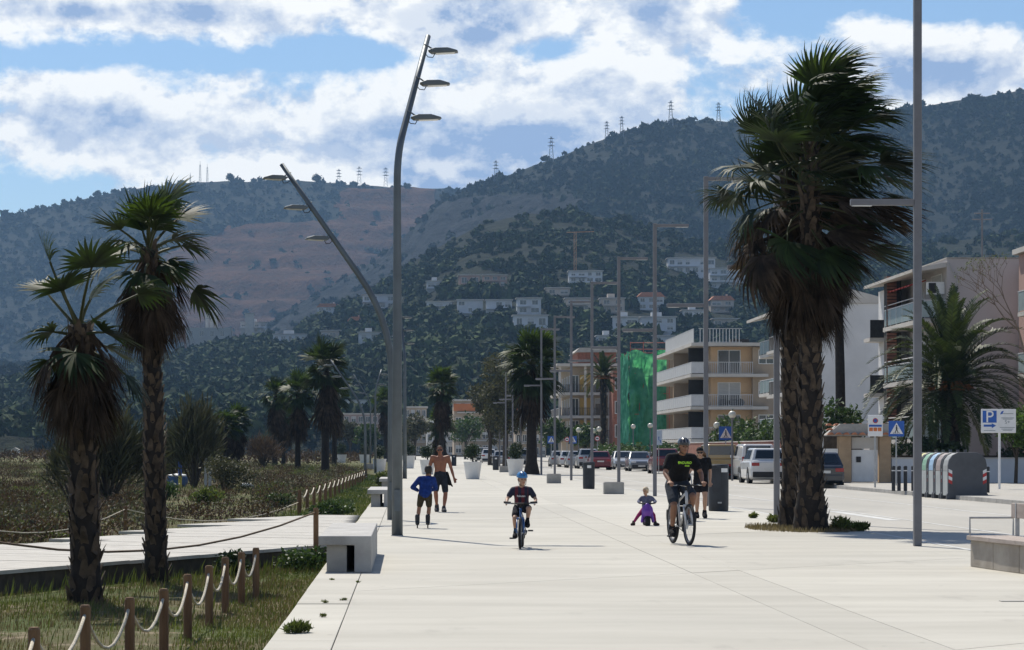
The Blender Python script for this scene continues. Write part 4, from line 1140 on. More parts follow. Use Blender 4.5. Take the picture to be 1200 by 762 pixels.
def mounds(name, label, m, n, nl, xr, yr, rr, seed, leaf=.10):
    """low cushions of scrub spread over the dunes"""
    random.seed(seed); L = []
    dd = off_walk(lambda x, y: 1)
    while len(L) < n:
        y = random.uniform(*yr); x = random.uniform(max(xr[0], -y * .17), xr[1])
        pxx = VX + x * F / y
        if 75 < y < 135 and (192 < pxx < 256 or 278 < pxx < 302): continue
        if not dd(x, y) or not dd(x, y - 1.2) or not dd(x + .6, y): continue
        r = random.uniform(*rr); L.append(((x, y, dune_z(x, y) + r * .16), (r, r, r * random.uniform(.3, .5))))
    V, Fc = leaf_cloud(L, nl, leaf, 2.6, up=.7, shell=.3, seed=seed); tag(np_obj(name, V, Fc, m), label, 'scrub', kind='stuff')
mounds('scrub_mounds', 'low reddish brown cushions of dune scrub', M_gbrn, 170, 46000, (-40, -4.2), (48, 200), (.35, 1.2), 31)
mounds('green_mounds', 'low olive green cushions of dune plants', M_leafo, 230, 40000, (-40, -4.0), (48, 220), (.3, 1.0), 32)
grass('verge_grass', 'green verge between the far rope fence and the benches', M_ggrn, 16000, (-3.6, -1.22), (49, 170), .14, .008, dune_z, dens=off_walk(lambda x, y: patch(.35, -.25, 33)(x, y)), seed=9)
mounds('verge_mounds', 'low weeds on the verge beside the benches', M_leafm, 60, 12000, (-3.2, -1.5), (56, 170), (.12, .38), 34, .07)
mounds('far_scrub', 'hazy scrub at the far end of the dunes', M_gbrn, 150, 11000, (-90, -6), (215, 500), (1.0, 2.6), 35, .45)
mounds('grass_mounds', 'tufts of yellow-green grass on the dunes', M_leafy, 90, 18000, (-40, -3.8), (48, 200), (.25, .7), 33)
# shrubs one can tell apart in the foreground
def bush(label, c, w, h, m, n, leaf, seed, name='bush', group=None, cat='bush', asp=1.8, up=.3):
    random.seed(seed); root = thing(name, label, cat, c, 0, group)
    L = lumps((0, 0, h * .45), (w * .6, w * .6, h * .32), 8, w * .28, w * .5, h / w * .8)
    mb = MB()
    for (p, r_) in L: mb.tube([(0, 0, -.1), Vector(p) * .5 + Vector((0, 0, .02)), p], [.02 * h, .014 * h, .006 * h], 5)
    mb.build('stems', M_bark, root)
    V, Fc = leaf_cloud(L, n, leaf, asp, up=up); np_obj('leaves', V, Fc, m, root); return root
bush('green leafy bush under the corner of the walkway by the nearest bench', gz(-1.75, 40.2), .55, .46, M_leafm, 1500, .07, 91, group='small bushes by the walkway')
bush('broad green bush beside the walkway and the far rope fence', gz(P(392, 612, 70).x, 70), .8, .55, M_leafm, 1800, .10, 86)
bush('grassy green bush behind the far rope fence', gz(P(452, 565, 130).x, 130), .9, .9, M_leafy, 1500, .13, 87)
bush('dark green bush at the tall post of the walkway', gz(-2.6, 38.2), .40, .42, M_leafd, 900, .07, 92, group='small bushes by the walkway')
bush('rounded olive bush in the dunes right of the second palm', gz(P(262, 580, 112).x, 112), 1.5, 1.7, M_leafo, 2600, .12, 88)
bush('low green bush in front of the blue tank', gz(P(186, 590, 95).x, 95), 1.0, .7, M_leafm, 1500, .11, 89)
bush('bright green bush in the dunes behind the walkway', gz(P(243, 603, 86).x, 86), .7, .62, M_leafy, 1300, .10, 93)
bush('olive bush growing between the two rope fences', gz(P(330, 598, 84).x, 84), .7, .5, M_leafm, 1000, .10, 94)
for i, (px, py, s) in enumerate(((351, 742, .14), (378, 723, .05), (403, 704, .045), (381, 707, .05), (388, 680, .04), (420, 683, .035))):
    bush(['largest weed tuft growing from the edge slab joint at bottom left', 'small weed tuft in the slab joint, second from the bottom', 'small weed tuft in the joint beside the paving, third from the bottom', 'faint weed tuft in the third slab joint', 'tiny weed close to the nearest bench', 'tiny weed in the long joint beside the nearest bench'][i],
         G(px, py), s * 1.2, s * .7, M_ggrn, 420 if s > .1 else 130, s * .55, 100 + i, 'weed_tuft', 'weeds in the slab joints', 'weed', 5.0, 1.3)
# tree pit with weeds under the big palm
pit = MB(); pc = (q1 + q2) / 2
ring = [(pc.x + math.cos(a) * .98 * random.uniform(.72, 1.12) + .05, pc.y + math.sin(a) * 2.3 * random.uniform(.7, 1.15)) for a in [k * .2618 for k in range(24)]]
pit.prism(ring, .001, .014, 'z'); o = pit.build('tree_pit', mat('pit_soil', (.10, .085, .05), .95, .3, 6, bump=.8, bscale=20)); tag(o, 'patch of soil and grass round the foot of the big palm', 'soil', kind='structure')
V, Fc = blades(3800, (pc.x - 1.1, pc.x + 1.2), (pc.y - 2.3, pc.y + 2.1), .07, .008, lambda x, y: .01, seed=8, dens=lambda x, y: 1 if ((x - pc.x) / 1.12) ** 2 + ((y - pc.y) / 2.25) ** 2 < 1 else 0)
tag(np_obj('pit_grass', V, Fc, M_gdry), 'dry grass at the foot of the big palm', 'grass', kind='stuff')
for i, (px, py, s) in enumerate(((985, 622, .30), (1003, 622, .20), (906, 612, .16), (880, 607, .10))):
    bush(['leafy weed clump at the right foot of the big palm', 'low weed clump at the right end of the palm pit', 'weed clump at the left foot of the big palm', 'small weed sprig on the paving left of the palm pit'][i], G(px, py) + Vector((0, -.3, .02)), s * 1.2, s * .9, M_ggrn, 420, .11, 120 + i, 'weed_clump', 'weeds round the big palm', 'weed', 3.5, 1.0)
random.seed(99)
# ================================================================== apartment buildings along the road
M_cream = mat('cream_render', (.56, .385, .235), .85, .06, .6, dirt=.15)
M_yellow = mat('yellow_render', (.52, .34, .10), .85, .08, .8)
M_beige = mat('beige_render', (.36, .29, .22), .85, .08, .6, dirt=.2)
M_slabw = mat('balcony_slab', (.50, .47, .43), .8, .08, .8, dirt=.25)
M_rail = mat('white_railing', (.52, .52, .52), .5, .06, 3)
M_dark = mat('near_black', (.035, .033, .032), .9, .2, 1)  # plain near-black for dividers, balcony panels, screen frames and the roof unit
M_blind = mat('roller_blind', (.40, .40, .40), .6, .1, 2, stretch=(1, 1, 12))
M_bglass = mat('balcony_glass', (.30, .37, .37), .25, .12, .5, spec=.6)
M_terra = mat('terracotta_louvre', (.22, .10, .07), .7, .2, 3, island=.2)
M_brick = mat('red_brick', (.25, .10, .065), .85, .2, 4)
M_alum = mat('aluminium', (.45, .46, .47), .4, .1, 3, metal=.6)

def bx(name, m, par, x0, x1, y0, y1, z0, z1, bevel=0):
    return MB().box(x0, x1, y0, y1, z0, z1).build(name, m, par, bevel=bevel)
def window_f(par, x0, x1, z0, z1, y, m=None, name='window', blind=.0):
    """window in a wall facing the camera (-y)"""
    w = bx(name, M_glass if m is None else m, par, x0, x1, y - .02, y + .02, z0, z1)
    fr = MB(); t = .06
    fr.box(x0 - t, x0, y - .05, y + .02, z0 - t, z1 + t); fr.box(x1, x1 + t, y - .05, y + .02, z0 - t, z1 + t)
    fr.box(x0, x1, y - .05, y + .02, z1, z1 + t); fr.box(x0, x1, y - .05, y + .02, z0 - t, z0); fr.box((x0 + x1) / 2 - .03, (x0 + x1) / 2 + .03, y - .045, y - .021, z0, z1)
    fr.build('frame', M_white, w)
    if blind: bx('blind', M_blind, w, x0 + .01, x1 - .01, y - .04, y - .023, z1 - (z1 - z0) * blind, z1 - .005)
    return w
def window_s(par, y0, y1, z0, z1, x, m=None, blind=0, name='window'):
    """window in a wall facing the road (-x)"""
    w = bx(name, M_glass if m is None else m, par, x - .02, x + .02, y0, y1, z0, z1)
    fr = MB(); t = .06
    fr.box(x - .05, x + .02, y0 - t, y0, z0 - t, z1 + t); fr.box(x - .05, x + .02, y1, y1 + t, z0 - t, z1 + t); fr.box(x - .05, x + .02, y0, y1, z1, z1 + t); fr.box(x - .05, x + .02, y0, y1, z0 - t, z0)
    fr.build('frame', M_white, w)
    if blind: bx('blind', M_blind, w, x - .04, x - .023, y0 + .01, y1 - .01, z1 - (z1 - z0) * blind, z1 - .005)
    return w
def bars_f(par, x0, x1, y, z0, z1, step=.16, m=M_rail, r=.018, name='railing'):
    mb = MB(); x = x0 + step * .5
    while x < x1: mb.box(x - r, x + r, y - r, y + r, z0 + .02, z1 - .02); x += step
    mb.box(x0, x1, y - .03, y + .03, z1 - .05, z1); mb.box(x0, x1, y - .025, y + .025, z0 + .04, z0 + .08)
    return mb.build(name, m, par)
def panels_s(par, y0, y1, x, z0, z1, m, step=1.5, name='balcony_panel'):
    y = y0
    while y < y1 - .05:
        e = min(y + step, y1); bx(name, m, par, x - .02, x + .02, y + .03, e - .03, z0 + .06, z1 - .06); y = e
    mb = MB(); y = y0
    while y <= y1 + .01: mb.box(x - .03, x + .03, y - .022, y + .022, z0, z1 - .05); y += step
    mb.box(x - .035, x + .035, y0 - .03, y1 + .03, z1 - .05, z1); mb.build('handrail', M_rail, par)
def panels_f(par, x0, x1, y, z0, z1, m, step=1.3, name='balcony_panel'):
    x = x0
    while x < x1 - .05:
        e = min(x + step, x1); bx(name, m, par, x + .03, e - .03, y - .02, y + .02, z0 + .06, z1 - .06); x = e
    bx('handrail', M_rail, par, x0, x1, y - .035, y + .035, z1 - .05, z1)

def cream_flats():
    r = thing('apartment_building', 'cream apartment block with long white-railed balconies wrapping its corner', 'building', (0, 0, 0))
    X0, X1, Y0, Y1 = 27.9, 33.2, 237.2, 271.0
    bx('walls', M_cream, r, X0, X1, Y0, Y1, .12, 11.1)
    bx('stair_tower', M_beige, r, 31.7, 34.6, Y0 - .6, Y1 - 8, .12, 11.05)
    bx('roof', M_slabw, r, 25.9, 34.9, 235.3, Y1 + .5, 11.12, 11.42)
    bars_f(r, 26.6, 30.6, 235.7, 11.42, 12.75, .3, r=.03); panels_s(r, 236.2, 262, 26.2, 11.42, 12.75, M_rail, 1.3, 'terrace_panel')
    bx('roof_unit', M_dark, r, 29.9, 31.6, 238, 239, 11.42, 11.85)
    for k, z in enumerate((2.55, 5.55, 8.55)):
        b = bx('balcony', M_slabw, r, 25.85, 33.0, 235.4, Y1, z - .28, z)
        bars_f(b, 27.2, 31.6, 235.5, z, z + 1.1, .17)
        panels_f(b, 25.9, 27.2, 235.5, z, z + 1.1, M_rail, 1.3)
        panels_s(b, 235.6, Y1 - 1, 25.95, z, z + 1.1, M_rail, 2.0)
        window_f(r, 28.6, 30.6, z + .02, z + 2.2, Y0, blind=(.0, .5, .0)[k])
        for q in range(7):
            window_s(r, 239 + q * 4.6, 241.6 + q * 4.6, z + .05, z + 2.25, X0, blind=(.3 if (q + k) % 3 else .9))
        window_f(r, 32.3, 33.6, z + 1.0, z + 2.2, Y0 - .6, blind=.6 if k == 1 else 0)
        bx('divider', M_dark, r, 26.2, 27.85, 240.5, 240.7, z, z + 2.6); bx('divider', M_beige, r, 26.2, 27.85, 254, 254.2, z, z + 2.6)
        if k == 1:   # bicycles leaning behind the middle railing read as dark loops
            for q in range(3):
                MB().lathe([(.33, -.015), (.36, 0), (.33, .015), (.30, 0)], 18, (29.0 + q * .75, 235.9, z + .37), Matrix.Rotation(R(90), 4, 'X')).build('stored_wheel', M_black, b)
    bx('terrace_wall', M_white, r, 25.6, 33, 233.8, 234.1, .12, 2.3)
cream_flats()

def netting_flats():
    r = thing('scaffolded_building', 'building wrapped in crumpled green scaffold netting', 'building', (0, 0, 0))
    bx('walls', M_beige, r, 25.3, 33, 277, 289.6, .12, 11.4)
    mb = MB()
    for y_ in np.arange(276.2, 289, 2.4):
        for x in (23.8, 24.8): mb.tube([(x, y_, 0.1), (x, y_, 12.2)], .04, 5)
    for z in (2.2, 4.4, 6.6, 8.8, 11.0): 
        mb.box(23.8, 24.9, 276.2, 288.8, z, z + .05); mb.tube([(23.8, 276.2, z + 1), (23.8, 288.8, z + 1)], .03, 5); mb.tube([(23.8, 276, z + 1), (28, 276, z + 1)], .03, 5)
    for x in (23.8, 25.2, 26.6, 28): mb.tube([(x, 276.0, .1), (x, 276.0, 13.2)], .04, 5)
    for z in (12.4, 13.1): mb.tube([(23.8, 276, z), (28, 276, z)], .04, 5)
    mb.build('scaffold', mat('scaffold_tube', (.35, .10, .07), .5, .2, 3), r)
    M_net = mat('green_net', (.05, .26, .18), .95, scale=.8, c2=(.13, .42, .31), transl=.45, spec=.05)
    def sheet_net(name, fn, nu, nvv):
        V = [fn(i / (nu - 1), j / (nvv - 1)) for j in range(nvv) for i in range(nu)]; A = np.arange(len(V)).reshape(nvv, nu)
        Fc = np.stack([A[:-1, :-1], A[:-1, 1:], A[1:, 1:], A[1:, :-1]], -1).reshape(-1, 4)
        np_obj(name, np.array(V), Fc, M_net, r, smooth=True)
    def cr(a, b): return .55 * mnoise.noise(Vector((a * 1.1, b * .5, 3))) + .22 * mnoise.noise(Vector((a * 4, b * 1.6, 7)))
    sheet_net('netting', lambda u, v: (23.68 + u * 4.0, 275.9 - .1 + cr(u * 5, v * 12), .4 + v * (11.7 + .25 * math.sin(u * 9))), 50, 70)
    sheet_net('netting', lambda u, v: (23.62 + .6 * cr(u * 22, v * 12) - .25 * (1 - v) * abs(math.sin(u * 30)) * .5, 275.8 + u * 13, .3 + v * (11.6 + .3 * math.sin(u * 14))), 70, 60)
netting_flats()

def yellow_flats():
    r = thing('apartment_building', 'flats with yellow inner walls and deep shaded balconies behind the date palm', 'building', (0, 0, 0))
    X0, Y0 = 19.4, 332.0
    bx('walls', M_beige, r, X0 + 1.6, 28.5, Y0 + 1.8, Y0 + 24, .12, 12.8)
    for k, z in enumerate((3.1, 6.0, 9.0)):
        b = bx('balcony', M_slabw, r, X0, 26.0, Y0, Y0 + 22, z - .35, z)
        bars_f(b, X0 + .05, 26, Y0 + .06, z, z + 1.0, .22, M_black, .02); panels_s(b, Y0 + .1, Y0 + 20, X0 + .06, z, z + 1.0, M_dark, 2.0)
        bx('inner_wall', M_yellow, r, 22.2, 23.9, Y0 + 1.70, Y0 + 1.79, z, z + 2.3)
        window_f(r, 24.2, 25.6, z + .05, z + 2.2, Y0 + 1.78, blind=.3); window_f(r, 20.3 + .9, 22.0, z + .05, z + 2.2, Y0 + 1.78)
        for q in range(4): window_s(r, Y0 + 3 + q * 5, Y0 + 5 + q * 5, z + .1, z + 2.2, X0 + 1.6, blind=.5)
    bx('roof', M_slabw, r, X0 - .3, 29, Y0 - .3, Y0 + 24.5, 12.4, 12.75); bx('attic', M_brick, r, 22, 27, Y0 + 3, Y0 + 15, 12.76, 14.3)
    MB().prism([(21.6, 14.3), (27.4, 14.3), (26.8, 14.9), (22.2, 14.9)], Y0 + 2.6, Y0 + 15.4, 'y').build('attic_roof', M_concd, r)
    for x in (X0 + .1, 22.8, 25.9): bx('column', M_slabw, r, x - .15, x + .15, Y0 + .12, Y0 + .42, .12, 12.4)
    bx('side_block', M_brick, r, 25.9, 27.6, Y0 - 6, Y0 + 2, .12, 11.6)
    for z in (3.2, 6.2, 9.2): window_f(r, 26.2, 27.2, z, z + 1.5, Y0 - 6)
yellow_flats()

def glassy_flats():
    r = thing('apartment_building', 'white flats with green glass balconies between cream block and big palm', 'building', (0, 0, 0))
    Y0 = 187.0; X0 = 28.5
    bx('walls', M_wallw, r, X0 + .2, 36, Y0 + .4, Y0 + 14, .12, 11.3)
    for k, z in enumerate((2.9, 5.9, 8.9)):
        b = bx('balcony', M_slabw, r, X0 - 1.2, 32.5, Y0 - 1.4, Y0 + 13, z - .25, z)
        panels_f(b, X0 - 1.15, 32.5, Y0 - 1.35, z, z + 1.05, M_bglass, 1.4); panels_s(b, Y0 - 1.3, Y0 + 12.7, X0 - 1.15, z, z + 1.05, M_bglass, 2.0)
        window_f(r, 29.3, 31.2, z + .05, z + 2.25, Y0 + .4, blind=.4 if k == 1 else 0)
        for q in range(2): window_s(r, Y0 + 2 + q * 5, Y0 + 4.6 + q * 5, z + .05, z + 2.2, X0 + .2, blind=.4)
        aw = MB().prism([(X0 - 1.25, z - .35), (X0 - 1.2, z - .3), (31.5, z - .30), (31.5, z - .35)], Y0 - 1.8, Y0 - 1.45, 'y').build('awning_case', M_alum, r)
    MB().prism([(X0 - 2.0, 11.5), (X0 - 2.0, 11.7), (32, 13.2), (36.4, 12.0), (36.4, 11.8), (32, 12.7)], Y0 - 1.6, Y0 + 14.3, 'y').build('roof', M_slabw, r)
    bars_f(r, X0 - .8, 31, Y0 - .5, 11.9, 13.0, .3)
glassy_flats()

def blank_flats():
    r = thing('apartment_building', 'white block showing a tall blank side wall behind the big palm', 'building', (0, 0, 0))
    bx('walls', M_wallw, r, 25.3, 31.8, 158, 176, .12, 10.6); bx('parapet', M_slabw, r, 25.2, 31.9, 157.9, 176.1, 10.61, 10.9)
    for z in (3, 6, 9):
        for q in range(3): window_s(r, 160 + q * 5, 162 + q * 5, z - .6, z + .8, 25.3, blind=.4)
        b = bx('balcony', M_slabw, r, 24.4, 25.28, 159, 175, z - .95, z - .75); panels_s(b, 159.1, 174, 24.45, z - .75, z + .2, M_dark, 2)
blank_flats()

def corner_flats():
    r = thing('apartment_building', 'white flats with glass balconies and terracotta screens behind the date palm', 'building', (0, 0, 0))
    Y0, Y1, X0 = 125.0, 138.4, 26.25
    bx('walls', mat('offwhite_render', (.46, .43, .42), .85, .07, .4, dirt=.22), r, X0, 31.6, Y0, Y1, .12, 10.9)
    bx('coping', M_concd, r, X0 - .03, 31.65, Y0 - .04, Y1, 10.905, 10.97)
    bx('balcony_core', M_wallw, r, X0 - .9, X0 - .01, Y1 - 3.2, Y1, .12, 10.1)
    for k, z in enumerate((2.1, 5.05, 8.0)):
        b = bx('balcony', M_slabw, r, X0 - 1.25, X0 - .005, Y0 + .25, Y1 - 3.2, z - .22, z)
        panels_s(b, Y0 + .3, Y1 - 3.4, X0 - 1.2, z, z + .92, M_bglass, 1.6); panels_f(b, X0 - 1.2, X0 - .02, Y0 + .30, z, z + .92, M_bglass, .84)
        mb = MB(); mb.tube([(X0 - 1.2, Y0 + .3, z + 1.12), (X0 - 1.2, Y1 - 3.4, z + 1.12)], .025, 6); mb.build('upper_rail', M_rail, b)
        for q in range(2): window_s(r, Y0 + 1.2 + q * 4.2, Y0 + 3.6 + q * 4.2, z + .04, z + 2.2, X0, blind=(.35, .8, 0)[q])
        # terracotta slats beside the stair core
        s = bx('screen_frame', M_dark, r, X0 - 1.2, X0 - 1.02, Y1 - 4.1, Y1 - 3.22, z, z + 2.7)
        s2 = bx('screen_frame', M_dark, r, X0 - 1.25, X0 - .5, Y1 - 4.3, Y1 - 4.12, z, z + 2.65)
        for q in range(15): bx('slat', M_terra, s2, X0 - 1.25, X0 - .75, Y1 - 4.36, Y1 - 4.31, z + .06 + q * .175, z + .06 + q * .175 + .13)
        bb = bx('rear_balcony', M_slabw, r, X0 - 1.7, X0 - .92, Y1 - 1.8, Y1, z - .65, z - .45); bx('rear_panel', M_black, bb, X0 - 1.68, X0 - .94, Y1 - 1.83, Y1 - 1.8, z - .45, z + .5)
    MB().prism([(X0 - 1.7, 10.25), (X0 - 1.7, 10.4), (X0 - .005, 10.75), (X0 - .005, 10.5)], Y0 + .1, Y1, 'y').build('roof_eave', M_slabw, r)
    aw = MB()
    for q in range(8): aw.prism([(X0 - .35, 10.1), (X0 - 1.2, 9.85), (X0 - 1.2, 9.78), (X0 - .35, 10.03)], Y1 - 4 - q * .8, Y1 - 4 - q * .8 - .42, 'y')
    aw.build('awning', mat('red_awning', (.40, .06, .05), .8, .1, 2), r)
    ac = bx('air_conditioner', M_white, r, X0 - .85, X0 - .02, Y0 + .5, Y0 + .9, 9.2, 9.8); bx('grille', M_black, ac, X0 - .8, X0 - .45, Y0 + .48, Y0 + .498, 9.25, 9.75)
    MB().tube([(X0 + .08, Y0 - .05, 10.7), (X0 + .5, Y0 - .05, 9.8), (X0 + .45, Y0 - .05, 9.0), (X0 + .45, Y0 - .05, 4)], .03, 6).build('cable', M_blind, r)
    MB().tube([(29.8, Y0 - .06, .2), (29.8, Y0 - .06, 10.6)], .06, 8).build('downpipe', mat('pink_pipe', (.42, .31, .29), .7, .1, 3), r)
    mb = MB(); mb.tube([(28.4, Y0 + 2, 10.9), (28.4, Y0 + 2, 13.5)], .05, 6); mb.tube([(27.9, Y0 + 2, 13.0), (28.9, Y0 + 2, 13.0)], .03, 5); mb.tube([(28.0, Y0 + 2, 13.3), (28.8, Y0 + 2, 13.3)], .03, 5); mb.build('aerial', M_steel2, r)
corner_flats()

def edge_flats():
    r = thing('apartment_building', 'pinkish building just entering at the right edge', 'building', (0, 0, 0))
    bx('walls', mat('pink_render', (.40, .26, .22), .85, .08, .5, dirt=.2), r, 29.15, 38, 114.6, 122.5, .12, 10.9)
    for z in (2.2, 5.1, 8.0):
        b = bx('balcony', M_slabw, r, 28.5, 29.14, 115, 120, z - .2, z); panels_s(b, 115.1, 120, 28.54, z, z + 1, M_bglass, 1.6)
        window_s(r, 116, 118, z, z + 2, 29.15)
    bx('roof', M_slabw, r, 28.9, 38.3, 114.2, 122.8, 10.91, 11.15)
edge_flats()

def far_block(label, px0, px1, pyt, D, depth, m, base=.0, cols=5, rows=3, roofm=None, band=None, name='apartment_building'):
    a = P(px0, pyt, D); b = P(px1, pyt, D); H = a.z - base
    r = thing(name, label, 'building', (a.x, D, base), 0); w = b.x - a.x
    bx('walls', m, r, 0, w, 0, depth, -1, H)
    rf = bx('roof', roofm or M_slabw, r, -.3, w + .3, -.3, depth + .3, H + .002, H + .35)
    fh = H / rows
    for j in range(rows):
        for i in range(cols):
            x0 = w * (i + .22) / cols; x1 = w * (i + .78) / cols
            window_f(r, x0, x1, j * fh + fh * .30, j * fh + fh * .80, 0, blind=.45 if (i * 7 + j * 3) % 4 == 0 else 0)
        bx('balcony', M_slabw, r, w * .05, w * .95, -1.1, -.06, j * fh + fh * .12, j * fh + fh * .2)
    if band: bx('orange_band', band, r, -.1, w + .1, -.35, -.02, H - 2.2, H - .6)
    return r
M_orange = mat('orange_fascia', (.50, .17, .06), .8, .1, .5)
far_block('hazy block with an orange top band behind the middle palm', 532, 606, 470, 560, 20, M_beige, 0, 7, 4, None, M_orange)
far_block('hazy pinkish apartment block far off left of the lamp poles', 402, 452, 486, 640, 18, mat('hazy_pink', (.34, .27, .25), .85, .1, .3), 0, 6, 4)
far_block('hazy white block with blue roof among the mid palms', 405, 432, 470, 720, 14, M_wallw, 0, 4, 4, M_blind)
far_block('hazy beige block right of the tall lamp pole', 474, 500, 478, 620, 16, M_beige, 0, 4, 4)
far_block('hazy low block behind the walking man', 500, 540, 492, 600, 18, M_wallw, 0, 5, 3)
far_block('hazy low grey block beyond the mid palm', 604, 640, 492, 480, 16, M_beige, 0, 5, 3)

# ================================================================== gate, garden walls, hedges
def gate():
    Y = 113.0; r = thing('garden_gate', 'stone gate pillars under small tiled roofs', 'gate', (0, 0, .12))
    M_stone = mat('gate_stone', (.38, .27, .17), .85, .15, 1.5, bump=.3)
    for x0, x1 in ((18.95, 19.5), (20.75, 21.25)): bx('pillar', M_stone, r, x0, x1, Y, Y + .55, 0, 2.05, .02)
    roof = MB().prism([(18.35, 2.06), (21.45, 2.06), (21.2, 2.6), (19.0, 2.6)], Y - .1, Y + .9, 'y').build('roof_bed', M_concd, r)
    for i in range(9):
        for j in range(3):
            x = 18.40 + i * .345; MB().prism([(x, 2.12 + j * .2), (x + .09, 2.20 + j * .2), (x + .2, 2.22 + j * .2), (x + .31, 2.12 + j * .2)], Y - .30 + j * .24, Y + .02 + j * .24, 'y').build('roof_tile', M_tile, roof)
    bx('gate_leaf', M_white, r, 19.55, 20.7, Y + .2, Y + .27, .04, 1.45); bx('letter_box', M_black, r, 19.75, 19.95, Y + .15, Y + .198, .9, 1.15)
    bx('side_panel', M_white, r, 18.2, 18.93, Y + .1, Y + .2, 0, 1.5); bx('grille', M_slabw, r, 19.55, 20.7, Y + .2, Y + .25, 1.5, 2.0)
gate()
def garden_wall(label, x0, x1, y0, y1, h, m, cap=True, base=.12):
    r = thing('garden_wall', label, 'wall', (x0, y0, base)); bx('wall', m, r, 0, x1 - x0, 0, y1 - y0, 0, h)
    if cap: bx('coping', M_slabw, r, -.03, x1 - x0 + .03, -.03, y1 - y0 + .03, h + .001, h + .06)
garden_wall('low white garden wall behind the recycling containers', 21.3, 36, 113.1, 113.35, 1.05, mat('bluish_wall', (.50, .53, .58), .85, .06, .8, dirt=.2))
garden_wall('white post and slatted wall left of the gate', 17.95, 18.3, 113.2, 113.6, 2.3, M_wallw)
garden_wall('brick-topped garden wall along the far sidewalk', 19.6, 19.9, 118, 184, 1.9, M_brick)
garden_wall('white garden wall in front of the cream block', 20.4, 20.7, 188, 262, 1.2, M_wallw)
def hedge(label, x0, x1, y0, y1, z0, h, m, n, leaf, seed):
    random.seed(seed); r = thing('hedge', label, 'hedge', (0, 0, 0)); L = []
    k = max(4, int((x1 - x0 + y1 - y0) / .8))
    for i in range(k): L.append(((random.uniform(x0, x1), random.uniform(y0, y1), z0 + h * random.uniform(.3, .72)), (.55, .55, h * .32)))
    V, Fc = leaf_cloud(L, n, leaf); np_obj('foliage', V, Fc, m, r)
    MB().box(x0 + .2, x1 - .2, y0 + .2, y1 - .2, 0.1, z0 + h * .45).build('stems', M_bark, r)
hedge('dark hedge above the low white wall at right', 21.4, 33, 114, 115.4, .6, 1.6, M_leafd, 5200, .22, 1)
hedge('oleander shrubs behind the gate left of the tall trunk', 18.4, 20.6, 115.5, 119, 1.0, 3.0, M_leafm, 2600, .24, 2)
hedge('clipped green hedge behind the silver and maroon cars', 18.3, 19.2, 205, 262, .2, 1.9, M_leafm, 5200, .28, 3)
hedge('clipped green hedge behind the grey parked car', 20.9, 23.5, 205, 230, .2, 2.0, M_leafm, 4200, .28, 4)
hedge('flowering shrubs behind the white van', 20.0, 23.5, 150, 172, .8, 3.0, M_leafm, 5200, .26, 5)
b = P(1190, 520, 111); b.z = .12
tree('round bright green garden tree at the right edge', b, 3.6, 1.2, 2600, .16, mat('bright_leaf', (.06, .11, .02), .6, scale=1, c2=(.10, .16, .035), island=.4, transl=.25), 201, trunk_r=.09, k=10)
def bare_tree():
    b = P(1212, 560, 104); r = thing('bare_tree', 'thin bare branches reaching in at the right edge', 'tree', (b.x, b.y, .12)); rr = random.Random(4); mb = MB(); lv = []
    def br(p, d, l, rad, dep):
        q = p + d * l; mid = p.lerp(q, .5) + Vector((rr.uniform(-.1, .1), 0, rr.uniform(-.05, .05))) * l; mb.tube([p, mid, q], [rad, rad * .8, rad * .6], 5, cap=False)
        if dep == 0: lv.append(q); return
        for _ in range(3): br(q, (d + Vector((rr.uniform(-.8, .8), rr.uniform(-.5, .5), rr.uniform(-.35, .5)))).normalized(), l * .7, rad * .58, dep - 1)
    br(Vector((0, 0, 0)), Vector((0, 0, 1)), 4.4, .09, 0); br(Vector((0, 0, 4.4)), Vector((-.3, 0, .9)).normalized(), 2.0, .06, 4)
    mb.build('branches', mat('pale_bark', (.16, .12, .09), .9, .2, 5), r)
    V, Fc = leaf_cloud([(q[:], (.12, .12, .12)) for q in lv[::2]], 160, .09); np_obj('leaves', V, Fc, M_leafy, r)
bare_tree()
def row_tree(i, px, pyb, D, H, rad, m, label): 
    b = P(px, pyb, D); b.z = -.05; tree(label, b, H, rad, 1800, .5, m, 300 + i, trunk_r=.22, k=14, group='far street trees')
for i, (px, D, H, rad, m, l) in enumerate(((410, 420, 7, 3, M_leafo, 'far hazy tree left of the lamp poles'), (432, 380, 6, 2.6, M_leafm, 'far hazy tree behind the row of white pots'), (486, 400, 7.5, 3.0, M_leafo, 'far hazy tree just right of the tall lamp'), (545, 420, 8, 3.4, M_leafm, 'far hazy tree right of the middle palm'), (650, 330, 6, 2.4, M_leafm, 'rounded tree left of the yellow-walled flats'), (685, 300, 5.0, 2.2, M_leafm, 'low rounded tree below the yellow-walled flats'))):
    row_tree(i, px, 545, D, H, rad, m, l)

